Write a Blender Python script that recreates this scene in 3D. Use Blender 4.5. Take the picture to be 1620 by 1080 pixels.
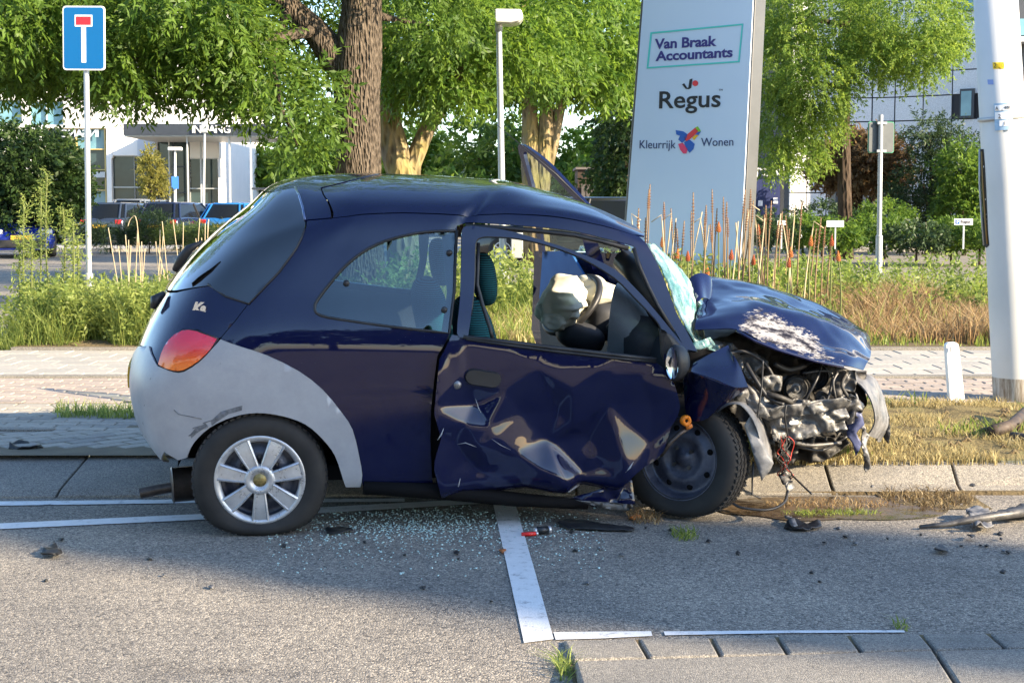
import bpy, bmesh, math, random
import numpy as np
from mathutils import Vector, Matrix
from mathutils.geometry import delaunay_2d_cdt
for o in list(bpy.data.objects): bpy.data.objects.remove(o)
rnd = random.Random(7)
rs = np.random.RandomState(11)
SC = bpy.context.scene
COL = SC.collection
# ------------------------------------------------------------------ camera
F_PX, CX, CY, CAM_H = 2400.0, 810.0, 540.0, 1.32
PITCH = math.atan((540 - 333) / F_PX)
cam = bpy.data.cameras.new('camera')
cam.sensor_width = 36.0
cam.lens = F_PX / 1620.0 * 36.0
cam.clip_start = 0.05
cam.clip_end = 2000.0
cam_o = bpy.data.objects.new('camera', cam)
COL.objects.link(cam_o)
cam_o.location = (0, 0, CAM_H)
cam_o.rotation_euler = (math.pi / 2 - PITCH, 0, 0)
SC.camera = cam_o
# ------------------------------------------------------------------ light
SUN_AZ = math.radians(28)      # from +X towards the camera side
SUN_EL = math.radians(23)
SUN_DIR = Vector((math.cos(SUN_EL) * math.cos(SUN_AZ), -math.cos(SUN_EL) * math.sin(SUN_AZ), math.sin(SUN_EL)))
w = bpy.data.worlds.new('World'); SC.world = w; w.use_nodes = True
nt = w.node_tree; nt.nodes.clear()
wo = nt.nodes.new('ShaderNodeOutputWorld'); bg = nt.nodes.new('ShaderNodeBackground')
sky = nt.nodes.new('ShaderNodeTexSky'); sky.sky_type = 'NISHITA'; sky.sun_disc = False
sky.sun_elevation = SUN_EL
sky.sun_rotation = math.atan2(SUN_DIR.x, SUN_DIR.y)
sky.air_density = 1.0; sky.dust_density = 0.4; sky.ozone_density = 3.0
bg.inputs['Strength'].default_value = 0.13
nt.links.new(sky.outputs[0], bg.inputs[0]); nt.links.new(bg.outputs[0], wo.inputs[0])
sl = bpy.data.lights.new('sun', 'SUN'); sl.energy = 5.0; sl.angle = math.radians(0.55); sl.color = (1.0, 0.82, 0.58)
so = bpy.data.objects.new('sun', sl); COL.objects.link(so)
so.rotation_euler = (-SUN_DIR).to_track_quat('-Z', 'Y').to_euler()
so.location = (20, -10, 20)
SC.view_settings.view_transform = 'Standard'; SC.view_settings.look = 'None'
SC.view_settings.gamma = 1.0; SC.view_settings.use_curve_mapping = False
SC.view_settings.exposure = 1.85
# ------------------------------------------------------------------ picture -> place
CP, SP = math.cos(PITCH), math.sin(PITCH)
CAM = np.array([0, 0, CAM_H])
def ray(px, py):
    a = (px - CX) / F_PX; b = -(py - CY) / F_PX
    return np.array([a, CP + b * SP, -SP + b * CP])
def gnd(px, py, z=0.0):
    d = ray(px, py); return CAM + d * ((z - CAM_H) / d[2])
def dep(px, py, Y):
    d = ray(px, py); return CAM + d * (Y / d[1])
def ppm(Y): return F_PX / Y          # pixels per metre at a distance
# ------------------------------------------------------------------ materials
MATS = {}
def mat(name, col=(.5, .5, .5), rough=.6, metal=0., spec=.5, coat=0., coat_r=.05, emit=None):
    if name in MATS: return MATS[name]
    m = bpy.data.materials.new(name); m.use_nodes = True
    b = m.node_tree.nodes['Principled BSDF']
    b.inputs['Base Color'].default_value = (*col, 1)
    b.inputs['Roughness'].default_value = rough
    b.inputs['Metallic'].default_value = metal
    b.inputs['Specular IOR Level'].default_value = spec
    b.inputs['Coat Weight'].default_value = coat
    b.inputs['Coat Roughness'].default_value = coat_r
    MATS[name] = m; return m
def nodes(m): return m.node_tree.nodes, m.node_tree.links, m.node_tree.nodes['Principled BSDF']
def N(m, t, **kw):
    n = m.node_tree.nodes.new('ShaderNode' + t)
    for k, v in kw.items():
        if k in n.inputs: n.inputs[k].default_value = v
        else: setattr(n, k, v)
    return n
def ramp(m, fac, stops, interp='LINEAR'):
    r = N(m, 'ValToRGB'); r.color_ramp.interpolation = interp
    e = r.color_ramp.elements
    while len(e) < len(stops): e.new(.5)
    for i, (p, c) in enumerate(stops):
        e[i].position = p; e[i].color = (*c, 1) if len(c) == 3 else c
    m.node_tree.links.new(fac, r.inputs[0]); return r
def coords(m, scale=(1, 1, 1), kind='Object'):
    tc = N(m, 'TexCoord'); mp = N(m, 'Mapping'); mp.inputs['Scale'].default_value = scale
    m.node_tree.links.new(tc.outputs[kind], mp.inputs[0]); return mp.outputs[0]
def noise(m, vec, scale, detail=4, rough=.6):
    n = N(m, 'TexNoise'); n.inputs['Scale'].default_value = scale; n.inputs['Detail'].default_value = detail
    n.inputs['Roughness'].default_value = rough
    m.node_tree.links.new(vec, n.inputs['Vector']); return n
def voro(m, vec, scale, feature='F1', rand=1.0):
    n = N(m, 'TexVoronoi'); n.feature = feature; n.inputs['Scale'].default_value = scale
    n.inputs['Randomness'].default_value = rand
    m.node_tree.links.new(vec, n.inputs['Vector']); return n
def mixc(m, fac, a, b, mode='MIX'):
    x = N(m, 'Mix'); x.data_type = 'RGBA'; x.blend_type = mode
    L = m.node_tree.links
    if isinstance(fac, (int, float)): x.inputs[0].default_value = fac
    else: L.new(fac, x.inputs[0])
    for v, i in ((a, 6), (b, 7)):
        if isinstance(v, tuple): x.inputs[i].default_value = (*v, 1)
        else: L.new(v, x.inputs[i])
    return x.outputs[2]
def bump(m, h, strength=.5, dist=.01):
    b = N(m, 'Bump'); b.inputs['Strength'].default_value = strength; b.inputs['Distance'].default_value = dist
    m.node_tree.links.new(h, b.inputs['Height'])
    m.node_tree.links.new(b.outputs[0], m.node_tree.nodes['Principled BSDF'].inputs['Normal'])
def tonal(name, c1, c2, scale=3., rough=.7, spec=.3, fine=60., bs=.2, bd=.004, metal=0., coat=0.):
    """plain surface with blotchy tone and fine relief"""
    if name in MATS: return MATS[name]
    m = mat(name, c1, rough, metal, spec, coat)
    v = coords(m); n = noise(m, v, scale, 6)
    r = ramp(m, n.outputs['Fac'], [(.3, c1), (.7, c2)])
    m.node_tree.links.new(r.outputs[0], m.node_tree.nodes['Principled BSDF'].inputs['Base Color'])
    f = noise(m, v, fine, 4); bump(m, f.outputs['Fac'], bs, bd)
    return m
def leafmat(name, c1, c2, trans=.45, rough=.5):
    if name in MATS: return MATS[name]
    m = bpy.data.materials.new(name); m.use_nodes = True; MATS[name] = m
    b = m.node_tree.nodes['Principled BSDF']; L = m.node_tree.links
    a = N(m, 'Attribute'); a.attribute_name = 'var'
    r = ramp(m, a.outputs['Fac'], [(0, c1), (1, c2)])
    L.new(r.outputs[0], b.inputs['Base Color']); b.inputs['Roughness'].default_value = rough
    b.inputs['Specular IOR Level'].default_value = .3
    t = N(m, 'BsdfTranslucent'); L.new(r.outputs[0], t.inputs[0])
    hs = N(m, 'HueSaturation'); hs.inputs['Value'].default_value = 1.7; hs.inputs['Hue'].default_value = .485
    L.new(r.outputs[0], hs.inputs['Color']); L.new(hs.outputs[0], t.inputs[0])
    mx = N(m, 'MixShader'); mx.inputs[0].default_value = trans
    L.new(b.outputs[0], mx.inputs[1]); L.new(t.outputs[0], mx.inputs[2])
    L.new(mx.outputs[0], m.node_tree.nodes['Material Output'].inputs[0]); return m
# ------------------------------------------------------------------ objects
def thing(name, label, cat, loc=(0, 0, 0), rotz=0, group=None):
    o = bpy.data.objects.new(name, None); COL.objects.link(o)
    o.location = [float(c) for c in loc]; o.rotation_euler = (0, 0, rotz); o.empty_display_size = .2
    o['label'] = label; o['category'] = cat
    if group: o['group'] = group
    return o
def tag(o, label, cat, group=None):
    o['label'] = label; o['category'] = cat
    if group: o['group'] = group
    return o
def struct(o): o['kind'] = 'structure'; return o
def stuff(o, label=None, cat=None):
    o['kind'] = 'stuff'
    if label: o['label'] = label
    if cat: o['category'] = cat
    return o
def link(name, me, m=None, parent=None, loc=None, smooth=False):
    o = bpy.data.objects.new(name, me); COL.objects.link(o)
    if m is not None and not me.materials: me.materials.append(m)
    if parent is not None: o.parent = parent
    if loc is not None: o.location = [float(c) for c in loc]
    if smooth: me.shade_smooth()
    return o
def fast(name, co, faces, var=None, smooth=False):
    """numpy mesh: faces (M,k)"""
    me = bpy.data.meshes.new(name); co = np.asarray(co, np.float32); faces = np.asarray(faces, np.int32)
    M, k = faces.shape
    me.vertices.add(len(co)); me.vertices.foreach_set('co', co.ravel())
    me.loops.add(M * k); me.loops.foreach_set('vertex_index', faces.ravel())
    me.polygons.add(M); me.polygons.foreach_set('loop_start', np.arange(M, dtype=np.int32) * k)
    me.update(calc_edges=True)
    if var is not None:
        at = me.attributes.new('var', 'FLOAT', 'FACE'); at.data.foreach_set('value', np.asarray(var, np.float32))
    if smooth: me.polygons.foreach_set('use_smooth', np.ones(M, bool))
    me.validate(); return me
class MB:
    """collects shapes for one mesh"""
    def __init__(s): s.v = []; s.f = []
    def add(s, vs, fs):
        n = len(s.v); s.v += [tuple(map(float, p)) for p in vs]; s.f += [tuple(i + n for i in f) for f in fs]; return s
    def box(s, c, d, rz=0., rx=0., ry=0.):
        R = Matrix.Rotation(rz, 3, 'Z') @ Matrix.Rotation(ry, 3, 'Y') @ Matrix.Rotation(rx, 3, 'X')
        vs = [Vector(c) + R @ Vector((x * d[0] / 2, y * d[1] / 2, z * d[2] / 2)) for z in (-1, 1) for y in (-1, 1) for x in (-1, 1)]
        return s.add(vs, [(0, 2, 3, 1), (4, 5, 7, 6), (0, 1, 5, 4), (2, 6, 7, 3), (0, 4, 6, 2), (1, 3, 7, 5)])
    def prism(s, pts, vec):
        n = len(pts); a = [Vector(p) for p in pts]; b = [p + Vector(vec) for p in a]
        return s.add(a + b, [tuple(range(n - 1, -1, -1)), tuple(range(n, 2 * n))] + [(i, (i + 1) % n, n + (i + 1) % n, n + i) for i in range(n)])
    def tube(s, pts, r, seg=8, caps=True):
        pts = [Vector([float(c) for c in p]) for p in pts]; n = len(pts)
        rr = list(r) if hasattr(r, '__len__') else [r] * n
        up = None; vs = []; fs = []
        for i, p in enumerate(pts):
            t = (pts[min(i + 1, n - 1)] - pts[max(i - 1, 0)])
            t = t.normalized() if t.length > 1e-9 else Vector((0, 0, 1))
            if up is None: up = t.orthogonal().normalized()
            up = (up - t * up.dot(t)); up = up.normalized() if up.length > 1e-6 else t.orthogonal().normalized()
            sd = t.cross(up)
            vs += [p + (up * math.cos(2 * math.pi * k / seg) + sd * math.sin(2 * math.pi * k / seg)) * rr[i] for k in range(seg)]
        for i in range(n - 1):
            fs += [(i * seg + k, i * seg + (k + 1) % seg, (i + 1) * seg + (k + 1) % seg, (i + 1) * seg + k) for k in range(seg)]
        if caps: fs += [tuple(range(seg - 1, -1, -1)), tuple(range((n - 1) * seg, n * seg))]
        return s.add(vs, fs)
    def lathe(s, prof, seg=48, M=None, closed=False):
        """profile (r, h) about local Z, then M"""
        M = M or Matrix.Identity(4); n = len(prof); vs = []; fs = []
        for k in range(seg):
            a = 2 * math.pi * k / seg
            vs += [M @ Vector((r * math.cos(a), r * math.sin(a), h)) for r, h in prof]
        for k in range(seg):
            k2 = (k + 1) % seg
            for i in range(n if closed else n - 1):
                j = (i + 1) % n
                fs.append((k * n + i, k2 * n + i, k2 * n + j, k * n + j))
        return s.add(vs, fs)
    def mesh(s, name, smooth=False):
        me = bpy.data.meshes.new(name); me.from_pydata(s.v, [], s.f); me.update()
        if smooth: me.shade_smooth()
        return me
    def build(s, name, m, parent=None, smooth=False, loc=None, bevel=0., auto=False):
        o = link(name, s.mesh(name, smooth), m, parent, loc)
        if auto: o.data.set_sharp_from_angle(angle=math.radians(38))
        if bevel:
            b = o.modifiers.new('bevel', 'BEVEL'); b.width = bevel; b.segments = 2; b.limit_method = 'ANGLE'
        return o
def copy_tree(o, parent=None):
    c = o.copy(); COL.objects.link(c); c.parent = parent
    for ch in o.children: copy_tree(ch, c)
    return c
def text_mesh(txt, size, bold=0., depth=.0, align='LEFT', shear=0., sp=1.0):
    cu = bpy.data.curves.new('txt', 'FONT'); cu.body = txt; cu.size = size; cu.offset = bold; cu.extrude = depth
    cu.align_x = align; cu.shear = shear; cu.space_character = sp; cu.resolution_u = 3
    o = bpy.data.objects.new('txt', cu); COL.objects.link(o)
    me = bpy.data.meshes.new_from_object(o)
    bpy.data.objects.remove(o); bpy.data.curves.remove(cu); return me
def frame_xy(org, ex, ey):
    ex = Vector([float(c) for c in ex]).normalized(); ey = Vector([float(c) for c in ey]); ey = (ey - ex * ey.dot(ex)).normalized(); ez = ex.cross(ey)
    M = Matrix((ex, ey, ez)).transposed().to_4x4(); M.translation = Vector([float(c) for c in org]); return M
# smooth value noise for damage
_G = rs.rand(64, 64, 64)
def vnoise(p, s):
    q = np.asarray(p) * s; i = np.floor(q).astype(int); f = q - i; f = f * f * (3 - 2 * f); r = 0
    for dx in (0, 1):
        for dy in (0, 1):
            for dz in (0, 1):
                wgt = np.abs(1 - dx - f[:, 0]) * np.abs(1 - dy - f[:, 1]) * np.abs(1 - dz - f[:, 2])
                r = r + wgt * _G[(i[:, 0] + dx) % 64, (i[:, 1] + dy) % 64, (i[:, 2] + dz) % 64]
    return r * 2 - 1
def inside(P, poly):
    P = np.asarray(P); x, y = P[:, 0], P[:, 1]; r = np.zeros(len(P), bool); n = len(poly)
    for i in range(n):
        x1, y1 = poly[i]; x2, y2 = poly[(i + 1) % n]
        c = ((y1 > y) != (y2 > y))
        with np.errstate(divide='ignore', invalid='ignore'):
            r ^= c & (x < (x2 - x1) * (y - y1) / (y2 - y1 + 1e-12) + x1)
    return r
def segdist(P, poly):
    P = np.asarray(P); d = np.full(len(P), 1e9); n = len(poly)
    for i in range(n):
        a = np.asarray(poly[i]); b = np.asarray(poly[(i + 1) % n]); ab = b - a
        t = np.clip(((P - a) @ ab) / (ab @ ab + 1e-12), 0, 1)
        d = np.minimum(d, np.linalg.norm(P - a - t[:, None] * ab, axis=1))
    return d
def cdt(poly, holes, step):
    """triangulate a flat polygon with a regular fill; returns points, tris"""
    loops = [np.asarray(poly, float)] + [np.asarray(h, float) for h in holes]
    pts = []; edges = []; dl = []
    for L in loops:
        st = len(pts); D = []
        for i in range(len(L)):
            a, b = L[i], L[(i + 1) % len(L)]; k = max(1, int(math.ceil(np.linalg.norm(b - a) / step)))
            for j in range(k): D.append(a + (b - a) * j / k)
        pts += D; n = len(D); edges += [(st + i, st + (i + 1) % n) for i in range(n)]; dl.append(D)
    mn, mx = loops[0].min(0), loops[0].max(0)
    gx, gy = np.meshgrid(np.arange(mn[0], mx[0], step), np.arange(mn[1], mx[1], step * .866))
    gx = gx + (np.arange(gx.shape[0]) % 2)[:, None] * step * .5
    G = np.stack([gx.ravel(), gy.ravel()], 1)
    k = inside(G, loops[0]) & (segdist(G, loops[0]) > step * .45)
    for h in loops[1:]: k &= ~inside(G, h) & (segdist(G, h) > step * .45)
    allp = [Vector((float(p[0]), float(p[1]))) for p in pts] + [Vector((float(p[0]), float(p[1]))) for p in G[k]]
    v, e, f, *_ = delaunay_2d_cdt(allp, edges, [], 0, 1e-7)
    v = np.array([(p.x, p.y) for p in v]); f = np.array([t for t in f if len(t) == 3])
    c = v[f].mean(1); ok = inside(c, loops[0])
    for h in loops[1:]: ok &= ~inside(c, h)
    return v, f[ok]
def densify_smooth(pts, n=4):
    """closed or open polyline through Catmull-Rom"""
    P = np.asarray(pts, float); out = []
    for i in range(len(P) - 1):
        p0 = P[max(i - 1, 0)]; p1 = P[i]; p2 = P[i + 1]; p3 = P[min(i + 2, len(P) - 1)]
        for k in range(n):
            t = k / n
            out.append(.5 * ((2 * p1) + (p2 - p0) * t + (2 * p0 - 5 * p1 + 4 * p2 - p3) * t * t + (3 * p1 - p0 - 3 * p2 + p3) * t ** 3))
    out.append(P[-1]); return [tuple(q) for q in out]
def loft(rows, nu, nv):
    """Catmull-Rom surface through a grid of points rows[i][j] -> points (nu*nv,3), quads"""
    A = np.array([densify_n(r, nv) for r in rows]); B = np.array([densify_n(A[:, j], nu) for j in range(nv)])
    co = B.transpose(1, 0, 2).reshape(-1, 3)
    q = [(i * nv + j, i * nv + j + 1, (i + 1) * nv + j + 1, (i + 1) * nv + j) for i in range(nu - 1) for j in range(nv - 1)]
    return co, q
def densify_n(P, n):
    P = np.asarray(P, float); m = len(P); t = np.linspace(0, m - 1, n); i = np.clip(t.astype(int), 0, m - 2); f = (t - i)[:, None]
    p0 = P[np.maximum(i - 1, 0)]; p1 = P[i]; p2 = P[i + 1]; p3 = P[np.minimum(i + 2, m - 1)]
    # mirrored end tangents
    p0 = np.where((i == 0)[:, None], 2 * p1 - p2, p0); p3 = np.where((i == m - 2)[:, None], 2 * p2 - p1, p3)
    return .5 * (2 * p1 + (p2 - p0) * f + (2 * p0 - 5 * p1 + 4 * p2 - p3) * f ** 2 + (3 * p1 - p0 - 3 * p2 + p3) * f ** 3)
# ================================================================== ground
def aggregate(name, stones, scale=95., bs=.6, stain=True, fine=None):
    m = mat(name, (.2, .2, .2), .85, 0, .25); L = m.node_tree.links; b = m.node_tree.nodes['Principled BSDF']
    v = coords(m); c = voro(m, v, scale); e = voro(m, v, scale, 'DISTANCE_TO_EDGE'); big = noise(m, v, 1.1, 6, .65)
    sep = N(m, 'SeparateColor'); L.new(c.outputs['Color'], sep.inputs[0])
    r = ramp(m, sep.outputs[0], stones, 'CONSTANT')
    ed = ramp(m, e.outputs['Distance'], [(.0, (.42, .41, .40)), (.16, (1, 1, 1))])
    c1 = mixc(m, 1., r.outputs[0], ed.outputs[0], 'MULTIPLY')
    bl = ramp(m, big.outputs['Fac'], [(.32, (.72, .72, .73)), (.66, (1.08, 1.06, 1.02))])
    sm = noise(m, coords(m, (.5, 1.6, 1)), 1.7, 7, .7); sr = ramp(m, sm.outputs['Fac'], [(.28, (.62, .61, .60)), (.42, (1, 1, 1))])
    L.new(mixc(m, 1., mixc(m, 1., c1, bl.outputs[0], 'MULTIPLY'), sr.outputs[0], 'MULTIPLY'), b.inputs['Base Color'])
    inv = N(m, 'MapRange'); inv.inputs[1].default_value = 0; inv.inputs[2].default_value = .3; L.new(e.outputs['Distance'], inv.inputs[0])
    bump(m, inv.outputs[0], bs, .004); return m
ASPH = aggregate('asphalt', [(0, (.21, .195, .175)), (.2, (.29, .266, .23)), (.42, (.345, .315, .27)), (.62, (.26, .242, .215)), (.76, (.42, .38, .32)), (.94, (.12, .115, .11))], 110, .45)
CONC = aggregate('kerb_concrete', [(0, (.27, .255, .23)), (.3, (.36, .335, .29)), (.6, (.31, .29, .255)), (.85, (.21, .20, .18))], 160, .35)
def sheet_poly(name, pts, m, z=None):
    return MB().add([(p[0], p[1], p[2] if z is None else z) for p in pts], [tuple(range(len(pts)))]).build(name, m)
GZ = .12
KB0, KB1 = gnd(0, 788), gnd(1620, 781); KT0, KT1 = gnd(0, 714, GZ), gnd(1620, 731, GZ)
def kline(a, b, x): t = (x - a[0]) / (b[0] - a[0]); return a[1] + (b[1] - a[1]) * t
XL, XR = -40., 40.
# the road as a fine grid so that the sheet runs to both sides
o = MB().add([(XL, -40, 0), (XR, -40, 0), (XR, kline(KB0, KB1, XR) if False else 6.98, 0), (XL, 6.98, 0)], [(0, 1, 2, 3)]).build('road', ASPH); struct(o)
SOIL = tonal('soil', (.10, .075, .045), (.19, .15, .085), 2.2, .95, .1, 40, .8, .02)
TANROAD = aggregate('tan_road', [(0, (.26, .235, .20)), (.3, (.33, .30, .255)), (.6, (.29, .265, .23)), (.85, (.20, .185, .165))], 60, .3)
o = MB().add([(-600, 8.2, GZ - .012), (600, 8.2, GZ - .012), (600, 1200, GZ - .012), (-600, 1200, GZ - .012)], [(0, 1, 2, 3)]).build('ground', TANROAD); struct(o)
# kerb: sloping slabs, each a piece
kerb = MB().box((0, 7.24, -.035), (2 * XR, .5, .1)).build('kerb', SOIL); struct(kerb)
bx = []
kb = MB()
x = -6.3; i = 0
while x < 6.4:
    L_ = .594; b = MB()
    a0, a1 = kline(KB0, KB1, x + .006), kline(KB0, KB1, x + L_); t0, t1 = kline(KT0, KT1, x + .006), kline(KT0, KT1, x + L_)
    j = rnd.uniform(-.004, .004)
    b.add([(x + .006, a0, -.03), (x + L_, a1, -.03), (x + L_, a1, .012 + j), (x + .006, a0, .012 + j), (x + .006, a0 + .06, .034 + j), (x + L_, a1 + .06, .034 + j), (x + L_, t1 - .05, GZ - .012 + j), (x + .006, t0 - .05, GZ - .012 + j), (x + .006, t0, GZ + .003 + j), (x + L_, t1, GZ + .003 + j), (x + L_, t1, -.03), (x + .006, t0, -.03)],
        [(0, 1, 2, 3), (3, 2, 5, 4), (4, 5, 6, 7), (7, 6, 9, 8), (8, 9, 10, 11), (0, 3, 4, 7, 8, 11), (1, 10, 9, 6, 5, 2)])
    b.build('kerb_slab', CONC, kerb, bevel=.006); x += .60
for sx in (-1, 1):
    MB().add([(sx * 6.35, 6.96, .01), (sx * 40, 6.96, .01), (sx * 40, 7.36, GZ), (sx * 6.35, 7.36, GZ)], [(0, 1, 2, 3) if sx > 0 else (3, 2, 1, 0)]).build('kerb_run', CONC, kerb)
# paved area: bricks and tiles built piece by piece where they show
def brickmat(name, c1, c2, c3):
    m = mat(name, c1, .9, 0, .2); L = m.node_tree.links; b = m.node_tree.nodes['Principled BSDF']
    oi = N(m, 'ObjectInfo'); r = ramp(m, oi.outputs['Random'], [(0, c1), (.5, c2), (1, c3)]); v = coords(m); n = noise(m, v, 30, 5)
    q = ramp(m, n.outputs['Fac'], [(.3, (.75, .75, .75)), (.7, (1.1, 1.1, 1.1))]); L.new(mixc(m, 1., r.outputs[0], q.outputs[0], 'MULTIPLY'), b.inputs['Base Color']); bump(m, n.outputs['Fac'], .5, .004); return m
BRICK = brickmat('path_brick', (.31, .26, .22), (.37, .315, .27), (.27, .23, .20))
BUFF = brickmat('buff_brick', (.31, .285, .24), (.36, .33, .28), (.25, .235, .21))
TILE = brickmat('pale_tile', (.38, .36, .32), (.33, .315, .285), (.42, .39, .34))
JOINT = tonal('joint_sand', (.14, .12, .09), (.2, .17, .12), 6, .95, .1, 60, .6, .006)
path = MB().add([(-40, 7.43, GZ + .002), (-.6, 7.38, GZ + .002), (-.6, 9.42, GZ + .002), (40, 9.42, GZ + .002), (40, 13.0, GZ + .002), (-40, 13.0, GZ + .002)], [(0, 1, 2, 3, 4, 5)]).build('path', JOINT); struct(path)
def brick_mesh(lx, ly, h, name):
    b = .006; vs = []; 
    for (x, y, z) in ((lx / 2, ly / 2, -h), (lx / 2, ly / 2, -b), (lx / 2 - b, ly / 2 - b, 0)): vs += [(-x, -y, z), (x, -y, z), (x, y, z), (-x, y, z)]
    fs = [(8, 9, 10, 11)]
    for k in (0, 4):
        for i in range(4): fs.append((k + i, k + (i + 1) % 4, k + 4 + (i + 1) % 4, k + 4 + i))
    return MB().add(vs, fs).mesh(name)
BM_, TMs = brick_mesh(.198, .096, .04, 'brick'), brick_mesh(.292, .292, .04, 'tile')
def lay(me, name, m, xs, ys, pitch_x, pitch_y, z=GZ + .008, bond=True, rot=0, pred=None):
    me2 = me.copy(); me2.materials.append(m); n = 0; row = 0; y = ys[0]
    while y < ys[1]:
        x = xs[0] + (pitch_x / 2 if bond and row % 2 else 0)
        while x < xs[1]:
            if pred is None or pred(x, y):
                o = bpy.data.objects.new(name, me2); COL.objects.link(o); o.parent = path
                o.location = (x + rnd.uniform(-.002, .002), y + rnd.uniform(-.002, .002), z + rnd.uniform(-.003, .002)); o.rotation_euler = (rnd.uniform(-.006, .006), rnd.uniform(-.006, .006), rot + rnd.uniform(-.01, .01)); n += 1
            x += pitch_x
        y += pitch_y; row += 1
    return n
vis = lambda x, y: abs(x) < (y * 930 / 2400)
nb = lay(BM_, 'brick', BUFF, (-4.2, -2.1), (8.26, 9.4), .207, .105, pred=vis)
nb += lay(BM_, 'brick', BRICK, (-4.2, -2.4), (9.46, 10.78), .207, .105, pred=vis)
nb += lay(BM_, 'brick', BRICK, (2.35, 4.0), (9.46, 10.78), .207, .105, pred=vis)
lay(TMs, 'tile', TILE, (-4.8, -2.6), (10.98, 12.9), .302, .302, bond=True, pred=vis); lay(TMs, 'tile', TILE, (2.5, 4.6), (10.98, 12.9), .302, .302, bond=True, pred=vis)
# herringbone strip along the kerb
me2 = BM_.copy(); me2.materials.append(BUFF)
for a in range(-8, 30):
    for c in range(-2, 9):
        for (dx, dy, rz) in ((0, 0, math.pi / 4), (.1, .1, -math.pi / 4)):
            gx = -4.0 + (a * .1485) + (c % 2) * .0; gy = 7.55 + c * .1485
            px_, py_ = gx + (dx - dy) * .35 + (.0743 if rz < 0 else 0) * 2 * .5, gy + (.0743 if rz < 0 else 0)
            if 7.58 < py_ < 8.16 and vis(px_, py_) and px_ < -1.75 and rz > 0:
                o = bpy.data.objects.new('brick', me2); COL.objects.link(o); o.parent = path; o.location = (px_, py_, GZ + .006 + rnd.uniform(-.003, .002)); o.rotation_euler = (0, 0, rz); o.scale = (1., 1.0, 1)
MB().box((-21.0, 8.205, GZ), (37, .07, .03)).build('edging', CONC, path); MB().box((0, 10.87, GZ), (80, .11, .035)).build('edging', CONC, path)
for (x0, x1) in ((-40, -4.3), (-1.8, -.62)): MB().box(((x0 + x1) / 2, 8.44 + .45, GZ - .004), (x1 - x0, 1.85, .012)).build('brick_run', BUFF, path)
for (x0, x1) in ((-40, -4.35), (-2.2, 2.2), (4.2, 40)):
    MB().box(((x0 + x1) / 2, 10.1, GZ - .002), (x1 - x0, 1.34, .012)).build('brick_run', BRICK, path); MB().box(((x0 + x1) / 2, 11.95, GZ - .002), (x1 - x0, 2.0, .012)).build('tile_run', TILE, path)
# verge and planting bed
VERGE = mat('verge_soil', (.2, .16, .08), .95, 0, .1)
m = VERGE; n1 = noise(m, coords(m), 2.6, 8, .7); r = ramp(m, n1.outputs['Fac'], [(.35, (.08, .065, .04)), (.5, (.24, .19, .09)), (.66, (.17, .17, .07))]); m.node_tree.links.new(r.outputs[0], m.node_tree.nodes['Principled BSDF'].inputs['Base Color']); bump(m, noise(m, coords(m), 60, 5).outputs['Fac'], .9, .03)
def gridsheet(name, x0, x1, y0, y1, nx, ny, z, m, amp=.02, freq=2.):
    gx, gy = np.meshgrid(np.linspace(x0, x1, nx), np.linspace(y0, y1, ny), indexing='ij'); co = np.stack([gx.ravel(), gy.ravel(), np.full(nx * ny, z)], 1)
    e = np.minimum(np.minimum(co[:, 0] - x0, x1 - co[:, 0]), np.minimum(co[:, 1] - y0, y1 - co[:, 1])); co[:, 2] += amp * (vnoise(co, freq) + .5 * vnoise(co, freq * 3)) * np.clip(e * 4, 0, 1)
    q = np.array([(i * ny + j, (i + 1) * ny + j, (i + 1) * ny + j + 1, i * ny + j + 1) for i in range(nx - 1) for j in range(ny - 1)])
    return link(name, fast(name, co, q, smooth=True), m)
struct(gridsheet('verge', -.6, 14, 7.2, 9.42, 200, 40, GZ + .006, VERGE, .022, 3.)); struct(gridsheet('planting_bed', -4.3, 14, 13.02, 20.5, 120, 50, GZ + .03, SOIL, .05, 1.2))
MB().box((4.85, 13.0, GZ), (18.3, .08, .06)).build('bed_edging', CONC, bpy.data.objects['planting_bed'])
# car park surface, far pavement
struct(MB().add([(-60, 52, GZ), (30, 52, GZ), (30, 66, GZ), (-60, 66, GZ)], [(0, 1, 2, 3)]).build('car_park', CONC)); struct(MB().box((-10, 47.0, GZ + .02), (44, 4.4, .12)).build('pavement', TILE))
# road paint
WHITE = mat('road_paint', (.6, .6, .58), .7, 0, .3); m = WHITE; n1 = noise(m, coords(m), 16, 8, .8); n2 = voro(m, coords(m), 95, 'DISTANCE_TO_EDGE')
r = ramp(m, n1.outputs['Fac'], [(.34, (.2, .2, .2)), (.44, (.60, .60, .59)), (.7, (.70, .70, .69))]); m.node_tree.links.new(r.outputs[0], m.node_tree.nodes['Principled BSDF'].inputs['Base Color']); bump(m, n2.outputs['Distance'], .4, .003)
def paint(pts):
    o = MB().add([tuple(gnd(a, b, .004)) for a, b in pts], [tuple(range(len(pts) - 1, -1, -1))]).build('road_marking', WHITE); struct(o)
    mn = o.data.polygons[0].normal.z
    if mn < 0: o.data.flip_normals()
paint([(-420, 797), (-60, 793), (300, 789.5), (640, 788), (640, 793), (300, 795), (-60, 800), (-420, 805)])
paint([(-420, 849), (-60, 830), (325, 812), (560, 799), (778, 787), (778, 795), (560, 808), (325, 821), (-60, 839), (-420, 859)])
paint([(778, 786.5), (812, 786.5), (846, 902), (876, 1010), (829, 1016)])
paint([(875.5, 999), (1030, 997.5), (1032, 1005), (950, 1009), (879, 1011)]); paint([(1050, 997.8), (1240, 996.5), (1430, 996), (1432, 999.5), (1240, 1000.5), (1052, 1004)])
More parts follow.
